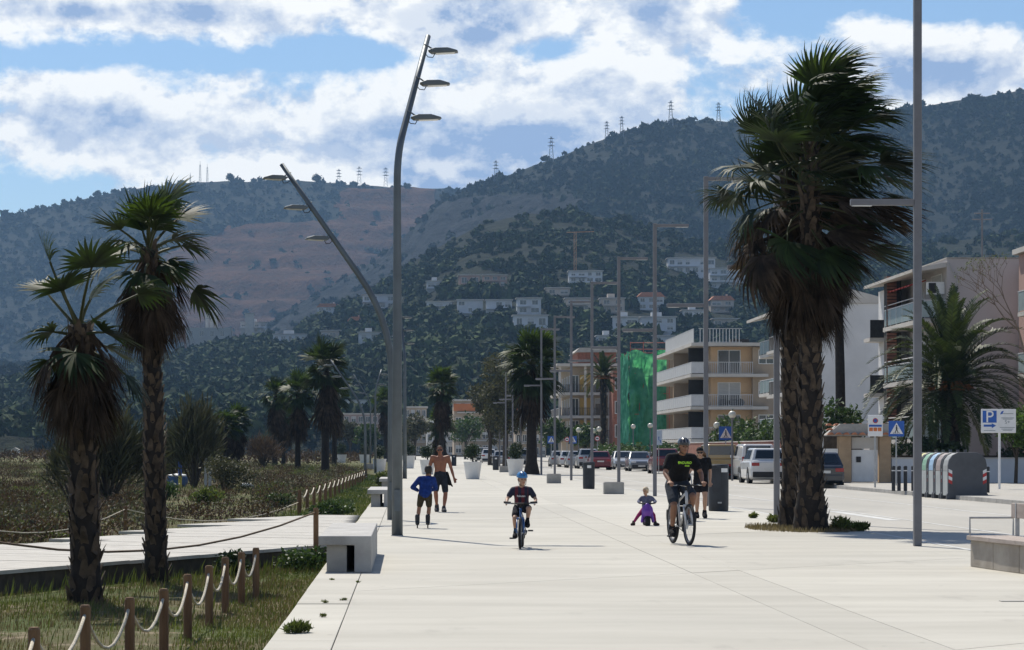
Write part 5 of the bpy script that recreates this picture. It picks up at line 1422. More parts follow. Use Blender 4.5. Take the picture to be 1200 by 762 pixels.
# ================================================================== villas on the hill
def villa(label, px0, py0, px1, py1, m, kind, seed, hill='near_hill'):
    rr = random.Random(seed); pxc = (px0 + px1) / 2
    b = hill_at(hill, pxc, py1); D = b.y - 8; s = D / F
    w = (px1 - px0) * s; h = (py1 - py0) * s; zb = EYE + (VY - py1) * s
    r = thing('villa', label, 'house', ((px0 - VX) * s, D, zb), 0, 'villas on the wooded hillside')
    bx('walls', m, r, 0, w, 0, 9, -9, h)
    nf = max(1, round(h / 3.2)); fh = h / nf
    for j in range(nf):
        nw = max(2, int(w / 3.6))
        for i in range(nw):
            if rr.random() < .12: continue
            c = w * (i + .5) / nw; ww = w / nw * rr.uniform(.2, .38)
            window_f(r, c - ww, c + ww, j * fh + fh * .22, j * fh + fh * .78, 0, blind=rr.choice((0, 0, .5)))
        if rr.random() < .6: bx('terrace', m, r, -.4, w * rr.uniform(.5, 1), -2.0, -.03, j * fh - .3, j * fh - .02)
    if kind == 'flat':
        bx('roof', M_slabw, r, -.5, w + .5, -.8, 9.4, h + .01, h + .4)
        if rr.random() < .5: bx('roof_room', m, r, w * .3, w * .6, 2, 6, h + .41, h + 2.2)
    else:
        MB().prism([(-.6, h), (w + .6, h), (w - 1.5, h + 2.0), (1.5, h + 2.0)], -.6, 9.6, 'y').build('roof', M_tile, r)
        bx('chimney', m, r, w * .7, w * .7 + .8, 4, 4.8, h + .5, h + 3)
    return r
M_villaw = mat('villa_white', (.50, .52, .55), .8, .06, .2); M_villac = mat('villa_cream', (.46, .40, .34), .8, .08, .2); M_villap = mat('villa_pink', (.40, .27, .22), .8, .1, .2)
VL = ['white modern villa alone high on the hillside', 'long white modern villa with wide dark windows, highest at right', 'white villa block below the long modern one', 'low white villa, leftmost of the middle terrace row', 'wide low white villa, second of the middle terrace row', 'small white villa, third of the middle terrace row',
      'tall white villa with roof terrace in the middle row', 'long white villa with a dark window band below the tall one', 'cream villa right of the tall white one', 'cream two-storey villa behind the fourth lamp pole', 'pinkish white villa behind the third lamp pole', 'white villa low on the slope right of the flats', 'long white terraced villa above the cream block',
      'small white house above the yellow-walled flats', 'cream house between the big palm and the third lamp', 'reddish house half hidden in trees, left one', 'reddish house half hidden in trees, right one', 'white house beside the quarry works', 'long low white house under the quarry works', 'white house with a cypress on the left slope',
      'small orange-roofed house on the left slope', 'white villa behind the tall lamp pole', 'low white house right of the leaning lamp', 'low grey house left of the leaning lamp', 'small white house under the leftmost red one', 'low grey house under the high white villa', 'low house above the roof terrace of the cream block', 'grey house just above the cream block roof', 'small pale house right of the long terraced villa', 'low pale house between the two tall lamps']
for i, (a, b_, c, d) in enumerate(HV):
    m = M_villap if i in (15, 16, 20) else M_villac if i in (8, 9, 14, 23, 25, 27) else M_villaw
    villa(VL[i], a, b_, c, d, m, 'tile' if i in (10, 20, 14, 19) else 'flat', 400 + i)
def crane():
    b = hill_at('near_hill', 674, 322); r = thing('tower_crane', 'thin orange crane mast beside the high white villa', 'crane', b)
    mb = MB()
    for x in (-.5, .5):
        for y_ in (-.5, .5): mb.tube([(x, y_, -3), (x, y_, 20)], .14, 4)
    for k in range(11): mb.tube([(-.5, -.5, k * 2 - 2), (.5, -.5, k * 2)], .09, 4)
    mb.build('mast', mat('crane_orange', (.40, .20, .08), .6, .1, 1), r)
    MB().tube([(-4, 0, 20), (9, 0, 20.4)], .3, 4).build('jib', MATS['crane_orange'], r)
crane()
def silos():
    for i, px in enumerate((243, 248, 253)):
        b = P(px, 378, 1500); r = thing('silo', ['pale quarry silo, left of three', 'pale quarry silo, middle of three', 'pale quarry silo, right of three'][i], 'silo', b, 0, 'quarry silos')
        MB().lathe([(1.1, -22), (1.1, 6), (.3, 7.2)], 12).build('shell', M_slabw, r); MB().lathe([(1.2, 2), (1.2, 2.4)], 12).build('band', M_concd, r)
    r = thing('quarry_works', 'pale quarry works building with a square tower', 'building', P(218, 386, 1480))
    bx('hall', M_concd, r, 0, 26, 0, 14, -25, 1); bx('tower', M_slabw, r, 34, 39, 2, 8, -25, 9); bx('tower_roof', M_concd, r, 33.5, 39.5, 1.5, 8.5, 9.01, 9.6)
    for i in range(4): window_f(r, 2 + i * 6, 4 + i * 6, -4, -1, 0)
silos()

# ================================================================== pylons and masts on the ridges
M_lattice = mat('lattice_steel', (.20, .21, .23), .6, .1, 1, metal=.3)
def pylon(label, px, pyb, pyt, hill, arms=3, w=1.0, name='pylon'):
    h0 = HILLS[hill]; D = h0['D1'] - 20; b = P(px, pyb + 3, D); t = P(px, pyt, D); H = t.z - b.z
    r = thing(name, label, 'pylon' if arms else 'mast', b, 0, 'pylons along the ridge' if arms else 'antenna masts on the far hill')
    mb = MB(); wb = H * .10 * w; wt = H * .022; rr = .24
    for sx in (-1, 1):
        for sy in (-1, 1): mb.tube([(sx * wb, sy * wb, -4), (sx * wt, sy * wt, H)], rr, 4)
    n = 8
    for k in range(n):
        f0, f1 = k / n, (k + 1) / n; w0 = wb + (wt - wb) * f0; w1 = wb + (wt - wb) * f1
        mb.tube([(-w0, -w0, H * f0), (w1, -w1, H * f1)], rr * .6, 4); mb.tube([(w0, -w0, H * f0), (-w1, -w1, H * f1)], rr * .6, 4)
    mb.build('lattice', M_lattice, r)
    for k in range(arms):
        z = H * (.66 + .13 * k); l = H * (.15 - .015 * k); MB().prism([(-l, z), (0, z + H * .035), (l, z), (0, z - H * .01)], -.4, .4, 'y').build('cross_arm', M_lattice, r)
    if not arms: MB().tube([(0, 0, H), (0, 0, H * 1.15)], .2, 5).build('whip', M_lattice, r)
PY = [(397, 222, 198, 'far_hill'), (421, 222, 195, 'far_hill'), (452, 222, 196, 'far_hill'), (581, 214, 188, 'ridge_hill'), (646, 190, 160, 'ridge_hill'), (711, 166, 142, 'ridge_hill'), (728.5, 161, 136, 'ridge_hill'), (786, 146, 118, 'ridge_hill'), (842, 146, 120, 'ridge_hill')]
for i, (px, b_, t_, h) in enumerate(PY): pylon('lattice power pylon on the skyline, %s counting from the left' % ('first', 'second', 'third', 'fourth', 'fifth', 'sixth', 'seventh', 'eighth', 'ninth')[i], px, b_, t_, h)
for i, (px, b_, t_) in enumerate(((223, 217, 205), (234.5, 217, 193), (243, 216, 196))): pylon(('short antenna mast on the far hill, left of three', 'tallest antenna mast on the far hill', 'antenna mast on the far hill, right of three')[i], px, b_, t_, 'far_hill', 0, .5, 'antenna_mast')
def ridge_trees():
    for i, (px, hill, h) in enumerate(((115, 'far_hill', 13), (270, 'far_hill', 15), (372, 'far_hill', 15), (75, 'far_hill', 10), (476, 'far_hill', 11), (640, 'ridge_hill', 8))):
        X, D, z = hill_xyz(hill, px, .985); tree('lone tree standing out on the skyline, ' + ('left of the left palms', 'right of the antenna masts', 'above the leaning lamp', 'at far left', 'beside the tall lamp', 'at the foot of the fifth pylon')[i], (X, D, z - 1), h, h * .6, 900, 2.2, M_scrub, 600 + i, trunk_r=.6, k=9, group='lone skyline trees')
ridge_trees()
random.seed(123)
# ================================================================== cars
def car_paint(name, c): return mat('car_' + name, c, .32, .04, 1, coat=.8, spec=.5)
M_tail = mat('tail_light', (.30, .012, .012), .25, .1, 5, spec=.6); M_headl = mat('headlight', (.55, .57, .60), .15, .1, 5, spec=.8); M_plate = mat('number_plate', (.6, .6, .58), .5, .05, 5)
M_trim = mat('car_trim', (.02, .02, .022), .6, .2, 5)
KINDS = {  # length, width, height, belt, sill, hood len, hood h, rear overhang roof, cabin front foot, roof front, roof rear, cabin rear foot
 'hatch': dict(L=4.1, W=1.76, H=1.48, belt=.93, hoodz=.86, cf=1.05, rf=1.75, rr=3.62, cr=4.02, tail=.95),
 'suv': dict(L=4.45, W=1.84, H=1.66, belt=1.06, hoodz=1.0, cf=1.15, rf=1.85, rr=4.0, cr=4.36, tail=1.1),
 'sedan': dict(L=4.5, W=1.78, H=1.46, belt=.94, hoodz=.88, cf=1.3, rf=2.05, rr=3.35, cr=4.0, tail=1.0),
 'van': dict(L=4.5, W=1.85, H=1.88, belt=1.16, hoodz=1.05, cf=.95, rf=1.55, rr=4.38, cr=4.47, tail=1.15),
}
def car(label, kind, paint, loc, rz, group='cars parked along the road'):
    """nose towards -y in local space"""
    k = KINDS[kind]; L, W, H = k['L'], k['W'], k['H']; hw = W / 2
    root = thing('parked_car', label, 'car', loc, rz, group)
    def sec(y, z0, z1, w0, w1):      # section ring: rounded flank
        w0 *= hw; w1 *= hw; zm = z0 + (z1 - z0) * .55
        return [(-w0 * .9, y, z0), (-w0, y, z0 + .1), (-w0 * 1.0, y, zm), (-w1, y, z1 - .06), (-w1 * .9, y, z1), (w1 * .9, y, z1), (w1, y, z1 - .06), (w0, y, zm), (w0, y, z0 + .1), (w0 * .9, y, z0)]
    bt, hz = k['belt'], k['hoodz']
    S = [sec(0, .32, hz - .28, .78, .74), sec(.12, .22, hz - .14, .92, .88), sec(.45, .18, hz - .04, .99, .94), sec(k['cf'], .18, hz + .06, 1, .96), sec(L * .5, .18, bt, 1, .965),
         sec(L - .45, .18, bt + .03, 1, .955), sec(L - .10, .24, k['tail'], .95, .90), sec(L, .36, k['tail'] - .1, .88, .84)]
    V = [p for s in S for p in s]; n = 10; Fc = [(i * n + j, i * n + (j + 1) % n, (i + 1) * n + (j + 1) % n, (i + 1) * n + j) for i in range(len(S) - 1) for j in range(n)]
    Fc += [tuple(range(n - 1, -1, -1)), tuple((len(S) - 1) * n + j for j in range(n))]
    m = MB(); m.add(V, Fc); m.build('body', paint, root, bevel=.06)
    # cabin
    wb, wt = hw * .95, hw * (.74 if kind != 'van' else .84); zt = H
    fy0, fy1, ry1, ry0 = k['cf'], k['rf'], k['rr'], k['cr']; zb = bt - .06
    c = [(-wb, fy0, zb), (wb, fy0, zb), (wb, ry0, zb), (-wb, ry0, zb), (-wt, fy1, zt - .05), (wt, fy1, zt - .05), (wt, ry1, zt - .05), (-wt, ry1, zt - .05),
         (-wt * .9, fy1 + .12, zt), (wt * .9, fy1 + .12, zt), (wt * .9, ry1 - .1, zt), (-wt * .9, ry1 - .1, zt)]
    m = MB(); m.add(c, [(0, 1, 5, 4), (1, 2, 6, 5), (2, 3, 7, 6), (3, 0, 4, 7), (4, 5, 9, 8), (5, 6, 10, 9), (6, 7, 11, 10), (7, 4, 8, 11), (8, 9, 10, 11), (3, 2, 1, 0)])
    m.build('cabin', paint, root, bevel=.06)
    def pane(name, q, off):
        q = [Vector(p) for p in q]; nrm = (q[1] - q[0]).cross(q[3] - q[0]).normalized()
        ce = sum(q, Vector()) / 4
        if nrm.dot(ce - Vector((0, L * .55, .9))) < 0: nrm = -nrm
        q = [p + nrm * off for p in q]; m = MB(); m.add(q + [p - nrm * .02 for p in q], [(0, 1, 2, 3), (7, 6, 5, 4), (0, 4, 5, 1), (1, 5, 6, 2), (2, 6, 7, 3), (3, 7, 4, 0)]); m.build(name, M_cglass, root)
    def lerp4(a, b, c_, d, u0, u1, v0, v1):
        a, b, c_, d = map(Vector, (a, b, c_, d)); f = lambda u, v: a.lerp(b, u).lerp(d.lerp(c_, u), v)
        return [f(u0, v0), f(u1, v0), f(u1, v1), f(u0, v1)]
    pane('windscreen', lerp4(c[0], c[1], c[5], c[4], .06, .94, .16, .94), .012)
    pane('rear_window', lerp4(c[3], c[2], c[6], c[7], .10, .90, .28, .92), .012)
    cuts = ((.07, .46), (.50, .80)) if kind != 'van' else ((.07, .34),)
    for a, b_, c2, d in ((c[1], c[2], c[6], c[5]), (c[0], c[3], c[7], c[4])):
        for u0, u1 in cuts: pane('side_window', lerp4(a, b_, c2, d, u0, u1, .24, .92), .012)
    # wheels
    r = .325 if kind != 'suv' else .36
    for yw in (.82, L - .82):
        for sx in (-1, 1):
            Mx = Matrix.Rotation(R(90), 4, 'Y'); w = link(bpy.data.objects.new('wheel', MB().lathe([(r * .62, -.11), (r * .96, -.11), (r, -.07), (r, .07), (r * .96, .11), (r * .62, .11)], 20, (0, 0, 0), Mx).mesh('wheel', M_tyre)), root)
            w.location = (sx * (hw - .10), yw, r)
            MB().lathe([(r * .6, -.03), (r * .62, .0), (r * .3, .03), (.02, .035)], 14, (sx * .085, 0, 0), Matrix.Rotation(R(90) * sx, 4, 'Y')).build('rim', M_rim, w)
            ar = MB().lathe([(r * 1.16, -.02), (r * 1.16, .02)], 20, (sx * (hw - .012), yw, r + .01), Mx).build('wheel_arch', M_trim, root)
    # bumpers, lights, plates
    MB().box(-hw * .86, hw * .86, L - .06, L + .03, .30, .56).build('rear_bumper', M_trim if kind in ('suv', 'van') else paint, root, bevel=.03)
    MB().box(-hw * .80, hw * .80, -.04, .06, .26, .46).build('front_bumper', M_trim, root, bevel=.03)
    MB().box(-.36, .36, -.012, .02, hz - .36 + .08, hz - .25).build('grille', M_trim, root)
    MB().box(-.26, .26, L + .003, L + .012, .62, .73).build('number_plate', M_plate, root); MB().box(-.26, .26, -.055, -.042, .34, .44).build('number_plate', M_plate, root)
    for sx in (-1, 1):
        if kind in ('van',): MB().box(sx * hw * .80, sx * hw * .93, L - .10, L + .012, .72, 1.22).build('tail_light', M_tail, root, bevel=.01)
        else: MB().box(sx * hw * .52, sx * hw * .91, L - .16, L + .012, k['tail'] - .27, k['tail'] - .12).build('tail_light', M_tail, root, bevel=.01)
        MB().box(sx * hw * .46, sx * hw * .84, .02, .2, hz - .26, hz - .13).build('headlight', M_headl, root, bevel=.015)
        mi = MB().cbox((sx * (hw + .09), k['cf'] + .52, bt + .07), (.17, .10, .13)).build('wing_mirror', paint, root, bevel=.02)
    return root
PW = car_paint('white', (.62, .62, .62)); PS = car_paint('silver', (.32, .33, .35)); PG = car_paint('grey', (.12, .13, .15)); PB = car_paint('black', (.015, .018, .026)); PR = car_paint('maroon', (.16, .014, .02)); PRD = car_paint('red', (.38, .03, .03)); PY_ = car_paint('tan', (.30, .20, .07))
def tail(label, kind, paint, px, py, yaw=0):
    """tail towards the camera: origin at the nose, turned round"""
    p = G(px, py, -.012); L = KINDS[kind]['L']
    return flip(label, kind, paint, p, L, yaw)
def flip(label, kind, paint, p, L, yaw):
    # nose at +y: rotate by pi about z, then the local tail (y=L) lies at the camera side
    o = car(label, kind, paint, (0, 0, 0), math.pi + yaw)
    t = Matrix.Rotation(math.pi + yaw, 3, 'Z') @ Vector((0, L, 0))
    o.location = (p.x - t.x, p.y - t.y, p.z); return o
tail('white compact SUV seen from behind, just left of the big palm', 'suv', PW, 902, 567)
tail('white delivery van parked in front of the white SUV', 'van', PW, 889, 563)
tail('black hatchback seen from behind, right of the big palm', 'hatch', PB, 966, 572.5)
tail('red hatchback parked ahead of the white van', 'hatch', PRD, 870, 562)
tail('white car parked ahead of the red hatchback', 'hatch', PW, 861, 559)
tail('dark and tan van with wide rear window behind the black bin', 'van', PY_, 846, 562)
tail('dark red estate seen from behind, left of the adult cyclist', 'suv', PR, 782, 555.5)
car('grey sedan facing the camera near the green netting', 'sedan', PG, G(752, 552.5, -.012), 0)
car('silver hatchback hidden behind the grey sedan', 'hatch', PS, G(744, 551, -.012) + Vector((-.35, .6 + 4.6, 0)), 0)
tail('maroon hatchback seen from behind beside the slim black bin', 'hatch', PR, 704, 551)
tail('silver SUV parked next to the maroon hatchback', 'suv', PS, 690, 549.5)
tail('pale silver hatchback in the row left of the slim bin', 'hatch', PS, 676, 548.5)
tail('white hatchback in the row of silver cars', 'hatch', PW, 667, 547.5)
tail('silver hatchback at the left end of the row', 'hatch', PS, 656, 547)
tail('far white car left of the mid palm', 'suv', PW, 573, 543)
tail('far grey car left of the mid palm behind a bin', 'hatch', PS, 588, 546)
tail('far silver van at the left of the distant cars', 'van', PS, 566, 541.5)
tail('dark car hidden behind the mid palm', 'suv', PG, 611, 547)
# ================================================================== people
def skin_mat(n, c): return mat('skin_' + n, c, .55, .08, 12, spec=.4)
SK = skin_mat('tan', (.25, .125, .075)); SK2 = skin_mat('fair', (.42, .25, .17)); SK3 = skin_mat('sunburnt', (.26, .105, .06))
def cloth(n, c): return mat('cloth_' + n, c, .9, .3, 14, bump=1.4, bscale=16, spec=.2)
M_eye = mat('eye_dark', (.02, .015, .012), .3, .1, 9); M_lip = mat('lips', (.28, .09, .07), .5, .1, 9)
M_hair = mat('hair_dark', (.020, .014, .010), .6, .3, 30, stretch=(1, 1, .3)); M_hairl = mat('hair_light_brown', (.16, .085, .04), .6, .3, 30); M_hairb = mat('hair_blond', (.55, .45, .32), .7, .2, 30)

class Vol:
    """union of tapered capsules and ellipsoids, fused by a voxel remesh into one skin"""
    def __init__(s): s.m = MB()
    def cap(s, a, b, r0, r1, flat=1.0, n=12):
        a, b = Vector(a), Vector(b); d = (b - a)
        if d.length < 1e-5: return s.ell(a, (r0, r0, r0))
        d.normalize(); pts = []; rs = []
        for k in (-1, -.85, -.5): pts.append(a + d * r0 * k); rs.append(r0 * math.sqrt(max(.002, 1 - k * k)))
        pts += [a, b]; rs += [r0, r1]
        for k in (.5, .85, 1): pts.append(b + d * r1 * k); rs.append(r1 * math.sqrt(max(.002, 1 - k * k)))
        s.m.tube(pts, rs, n, flat=flat); return s
    def ell(s, c, r, rot=None):
        M = Matrix.Diagonal((*r, 1)); M = rot.to_4x4() @ M if rot is not None else M
        prof = [(max(1e-3, math.sin(math.pi * i / 8)), -math.cos(math.pi * i / 8)) for i in range(9)]; s.m.lathe(prof, 12, c, M); return s
    def chain(s, pts, rs, flat=1.0):
        for i in range(len(pts) - 1): s.cap(pts[i], pts[i + 1], rs[i], rs[i + 1], flat)
        return s
    def build(s, name, m, parent, voxel=.011, smooth=4, cut=None):
        me = s.m.mesh(name, m); o = bpy.data.objects.new(name, me)
        r = o.modifiers.new('r', 'REMESH'); r.mode = 'VOXEL'; r.voxel_size = voxel; r.use_smooth_shade = True
        f = o.modifiers.new('s', 'SMOOTH'); f.factor = .5; f.iterations = smooth
        me2 = bake(o); me2.name = name
        bpy.data.objects.remove(o); bpy.data.meshes.remove(me)
        if cut:
            bm = bmesh.new(); bm.from_mesh(me2)
            for co, no in cut: 
                g = bm.verts[:] + bm.edges[:] + bm.faces[:]; bmesh.ops.bisect_plane(bm, geom=g, plane_co=co, plane_no=no, clear_outer=True)
            bm.to_mesh(me2); bm.free()
        me2.materials.clear(); me2.materials.append(m); me2.shade_smooth()
        return link(bpy.data.objects.new(name, me2), parent)
def lv(a, b, t): return Vector(a).lerp(Vector(b), t)
def hand(v, w, d, k, curl=.5, spread=Vector((1, 0, 0)), thumb=1, grip=None):
    """palm and five fingers from wrist w along d; k scale; fingers bend towards grip direction"""
    d = Vector(d).normalized(); sp = (Vector(spread) - d * Vector(spread).dot(d)).normalized(); n = Vector(grip) if grip is not None else d.cross(sp)
    n = n.normalized(); pc = Vector(w) + d * .045 * k
    for t in (-.024, -.008, .008, .024): v.cap(Vector(w) + sp * t * k * .7, Vector(w) + d * .085 * k + sp * t * k, .015 * k, .013 * k)
    for i, (t, l) in enumerate(((-.030, .062), (-.010, .074), (.010, .070), (.029, .055))):
        b = Vector(w) + d * .088 * k + sp * t * k; m = b + (d * (1 - curl * .5) + n * curl * .6).normalized() * l * .55 * k; e = m + (d * (1 - curl * 1.3) + n * curl * 1.2).normalized() * l * .5 * k
        v.chain([b, m, e], [.0105 * k, .0095 * k, .0085 * k])
    b = Vector(w) + d * .03 * k - sp * thumb * .032 * k; m = b + (d * .6 - sp * thumb * .75 + n * .3).normalized() * .038 * k; e = m + (d * .8 + n * .5).normalized() * .03 * k
    v.chain([b, m, e], [.014 * k, .012 * k, .010 * k])
def head(v, c, k, look, lean=Vector((0, 0, 1))):
    """skull, jaw, nose, ears; look = facing direction; k = 1 for an adult"""
    f = Vector(look).normalized(); u = (lean - f * lean.dot(f)).normalized(); s = f.cross(u); Mr = Matrix((s, f, u)).transposed(); c = Vector(c)
    v.ell(c + u * .025 * k - f * .01 * k, (.074 * k, .094 * k, .092 * k), Mr); v.ell(c - u * .045 * k + f * .022 * k, (.054 * k, .062 * k, .068 * k), Mr)
    v.ell(c - u * .100 * k + f * .052 * k, (.026 * k, .022 * k, .018 * k), Mr)
    v.cap(c + u * .012 * k + f * .082 * k, c - u * .026 * k + f * .100 * k, .010 * k, .015 * k)
    v.ell(c + u * .028 * k + f * .072 * k, (.055 * k, .018 * k, .012 * k), Mr)
    for q in (-1, 1): v.ell(c + s * q * .076 * k - u * .005 * k - f * .008 * k, (.011 * k, .020 * k, .032 * k), Mr)
    return dict(c=c, f=f, u=u, s=s, k=k, M=Mr)
def face(h, body, glasses=False):
    c, f, u, s, k = (h[q] for q in 'cfusk')
    for q in (-1, 1): MB().ball(c + s * q * .030 * k + f * .079 * k + u * .006 * k, .0105 * k, 8, 6).build('eye', M_eye, body)
    Mm = h['M'].to_4x4(); m = MB(); m.ball((0, 0, 0), 1, 10, 6); 
    V = [c - u * .056 * k + f * .079 * k + h['M'] @ Vector((p[0] * .024 * k, p[1] * .008 * k, p[2] * .007 * k)) for p in m.v]; m.v = [tuple(p) for p in V]; m.build('mouth', M_lip, body)
    if glasses:
        for q in (-1, 1):
            m = MB(); m.ball((0, 0, 0), 1, 10, 6); m.v = [tuple(c + s * q * .034 * k + f * .086 * k + u * .008 * k + h['M'] @ Vector((p[0] * .030 * k, p[1] * .012 * k, p[2] * .022 * k))) for p in m.v]; m.build('sunglass_lens', M_black, body)
        MB().tube([c - s * .08 * k + u * .012 * k, c - s * .066 * k + f * .084 * k + u * .014 * k, c + f * .098 * k + u * .014 * k, c + s * .066 * k + f * .084 * k + u * .014 * k, c + s * .08 * k + u * .012 * k], .005 * k, 5).build('sunglass_frame', M_black, body)
def hair(h, body, m, back=.0, name='hair', vol=1.0, front=.35, extra=None):
    c, f, u, k, Mr = h['c'], h['f'], h['u'], h['k'], h['M']; v = Vol()
    v.ell(c + u * .036 * k - f * .020 * k, (.082 * k * vol, .096 * k * vol, .092 * k * vol), Mr)
    if back: v.ell(c - f * .055 * k - u * .03 * k, (.07 * k, .05 * k, (.06 + back) * k), Mr)
    if extra: extra(v)
    return v.build(name, m, body, .009, 2, cut=[(c + f * .062 * k + u * .06 * k, (f * 1.0 - u * .55).normalized()), (c - u * (.05 + back) * k, -u)])
def helmet(h, body, m, m2):
    c, f, u, k, Mr, s = h['c'], h['f'], h['u'], h['k'], h['M'], h['s']; v = Vol()
    v.ell(c + u * .052 * k - f * .012 * k, (.100 * k, .132 * k, .098 * k), Mr)
    o = v.build('helmet', m, body, .009, 3, cut=[(c + u * .038 * k, (-u - f * .10).normalized())])
    mb = MB()
    for q in (-.045, 0, .045):
        mb.tube([c + s * q * k + f * (.118 - abs(q) * .5) * k + u * .075 * k, c + s * q * k + f * .05 * k + u * (.142 - abs(q) * .4) * k, c + s * q * k - f * .08 * k + u * (.136 - abs(q) * .4) * k], .012 * k, 6)
    mb.build('vent', m2, o)
    MB().tube([c + s * .08 * k + u * .02 * k, c + s * .06 * k - u * .09 * k + f * .02 * k, c - u * .118 * k + f * .045 * k, c - s * .06 * k - u * .09 * k + f * .02 * k, c - s * .08 * k + u * .02 * k], .006 * k, 5).build('chin_strap', M_black, o)
    return o
def shoe(name, ankle, toe, k, m, body, high=.03):
    a, t = Vector(ankle), Vector(toe); d = (t - a); d.normalize(); v = Vol()
    hz = Vector((d.x, d.y, 0)); hz = hz.normalized() if hz.length > .05 else Vector((0, -1, 0)); dn = (Vector((0, 0, -1)) + hz * (d.z + .35) * .8).normalized()
    heel = a + dn * .045 * k - hz * .035 * k; tip = t + d * .015 * k + dn * .0
    v.cap(heel, heel.lerp(tip, .55), .056 * k, .062 * k); v.cap(heel.lerp(tip, .55), tip, .062 * k, .048 * k)
    v.cap(a + dn * .02 * k, a - dn * high * k, .056 * k, .050 * k)
    o = v.build(name, m, body, .009, 2); return o

def figure(root, J, k, skin, look, hk=None, hands=True, handdir=None, grip=None, thumbs=(1, -1), curl=.5):
    """J: dict of joints. One continuous skin from head to feet."""
    v = Vol()
    pel, che, nek, hd = map(Vector, (J['pelvis'], J['chest'], J['neck'], J['head']))
    side = (Vector(J['sr']) - Vector(J['sl'])).normalized()
    wst = lv(pel, che, .45)
    for q in (-1, 1):
        v.cap(pel + side * q * .065 * k, wst + side * q * .055 * k, .098 * k, .088 * k); v.cap(wst + side * q * .055 * k, che + side * q * .072 * k, .088 * k, .102 * k)
    v.cap(che + Vector((0, 0, .02)) * k, nek, .095 * k, .058 * k); v.cap(nek, hd - Vector((0, 0, .05)) * k, .056 * k, .052 * k)
    h = head(v, hd, hk or k, look)
    for s_, q in (('l', -1), ('r', 1)):
        sh, el, wr = Vector(J['s' + s_]), Vector(J['e' + s_]), Vector(J['w' + s_])
        v.cap(che + side * q * .06 * k + Vector((0, 0, .06 * k)), sh, .075 * k, .058 * k)
        v.chain([sh, lv(sh, el, .5), el, lv(el, wr, .35), wr], [.056 * k, .050 * k, .040 * k, .040 * k, .027 * k])
        if hands:
            hdv = (handdir[q > 0] if handdir else (wr - el)); hand(v, wr, hdv, k * 1.0, curl, side, thumbs[q > 0] , grip)
        hp, kn, an = Vector(J['h' + s_]), Vector(J['k' + s_]), Vector(J['a' + s_])
        v.chain([hp, lv(hp, kn, .5), kn, lv(kn, an, .32), lv(kn, an, .75), an], [.092 * k, .078 * k, .056 * k, .058 * k, .040 * k, .034 * k])
        t = Vector(J.get('t' + s_, an + Vector((0, -.16, -.06)) * k)); v.cap(an - Vector((0, 0, .02)) * k, an + (t - an) * .5, .036 * k, .034 * k); v.cap(an + (t - an) * .5, t, .034 * k, .024 * k)
    body = v.build('body', skin, root, .0125, 4)
    return body, h, side
def shirt(body, J, k, side, m, sleeve=.55, hem=-.05, name='shirt', long=False, loose=1.13):
    v = Vol(); pel, che, nek = map(Vector, (J['pelvis'], J['chest'], J['neck'])); dn = (pel - che).normalized(); low = pel + dn * hem
    for q in (-1, 1):
        v.cap(low + side * q * .062 * k, lv(pel, che, .5) + side * q * .062 * k, .098 * k * loose, .094 * k * loose); v.cap(lv(pel, che, .5) + side * q * .062 * k, che + side * q * .075 * k, .094 * k * loose, .102 * k * loose)
    v.cap(che, lv(che, nek, .75), .10 * k * loose, .070 * k)
    for s_, q in (('l', -1), ('r', 1)):
        sh, el, wr = Vector(J['s' + s_]), Vector(J['e' + s_]), Vector(J['w' + s_])
        v.cap(che + side * q * .06 * k + Vector((0, 0, .06 * k)), sh, .080 * k * loose, .064 * k * loose)
        if long: v.chain([sh, el, lv(el, wr, .93)], [.064 * k * loose, .052 * k * loose, .042 * k * loose])
        else: v.cap(sh, lv(sh, el, sleeve), .064 * k * loose, .062 * k * loose)
    return v.build(name, m, body, .014, 4)
def shorts(body, J, k, side, m, leg=.7, name='shorts', loose=1.16, ankle=False):
    v = Vol(); pel, che = Vector(J['pelvis']), Vector(J['chest']); up = (che - pel).normalized()
    for q in (-1, 1): v.cap(pel + side * q * .062 * k - up * .02 * k, pel + up * .085 * k + side * q * .055 * k, .104 * k * loose, .092 * k * loose)
    for s_ in 'lr':
        hp, kn, an = Vector(J['h' + s_]), Vector(J['k' + s_]), Vector(J['a' + s_])
        if ankle: v.chain([hp, kn, an], [.098 * k * loose, .066 * k * loose, .046 * k * loose])
        else: v.cap(hp, lv(hp, kn, leg), .098 * k * loose, (.098 - .030 * leg) * k * loose * 1.05)
    return v.build(name, m, body, .014, 4)

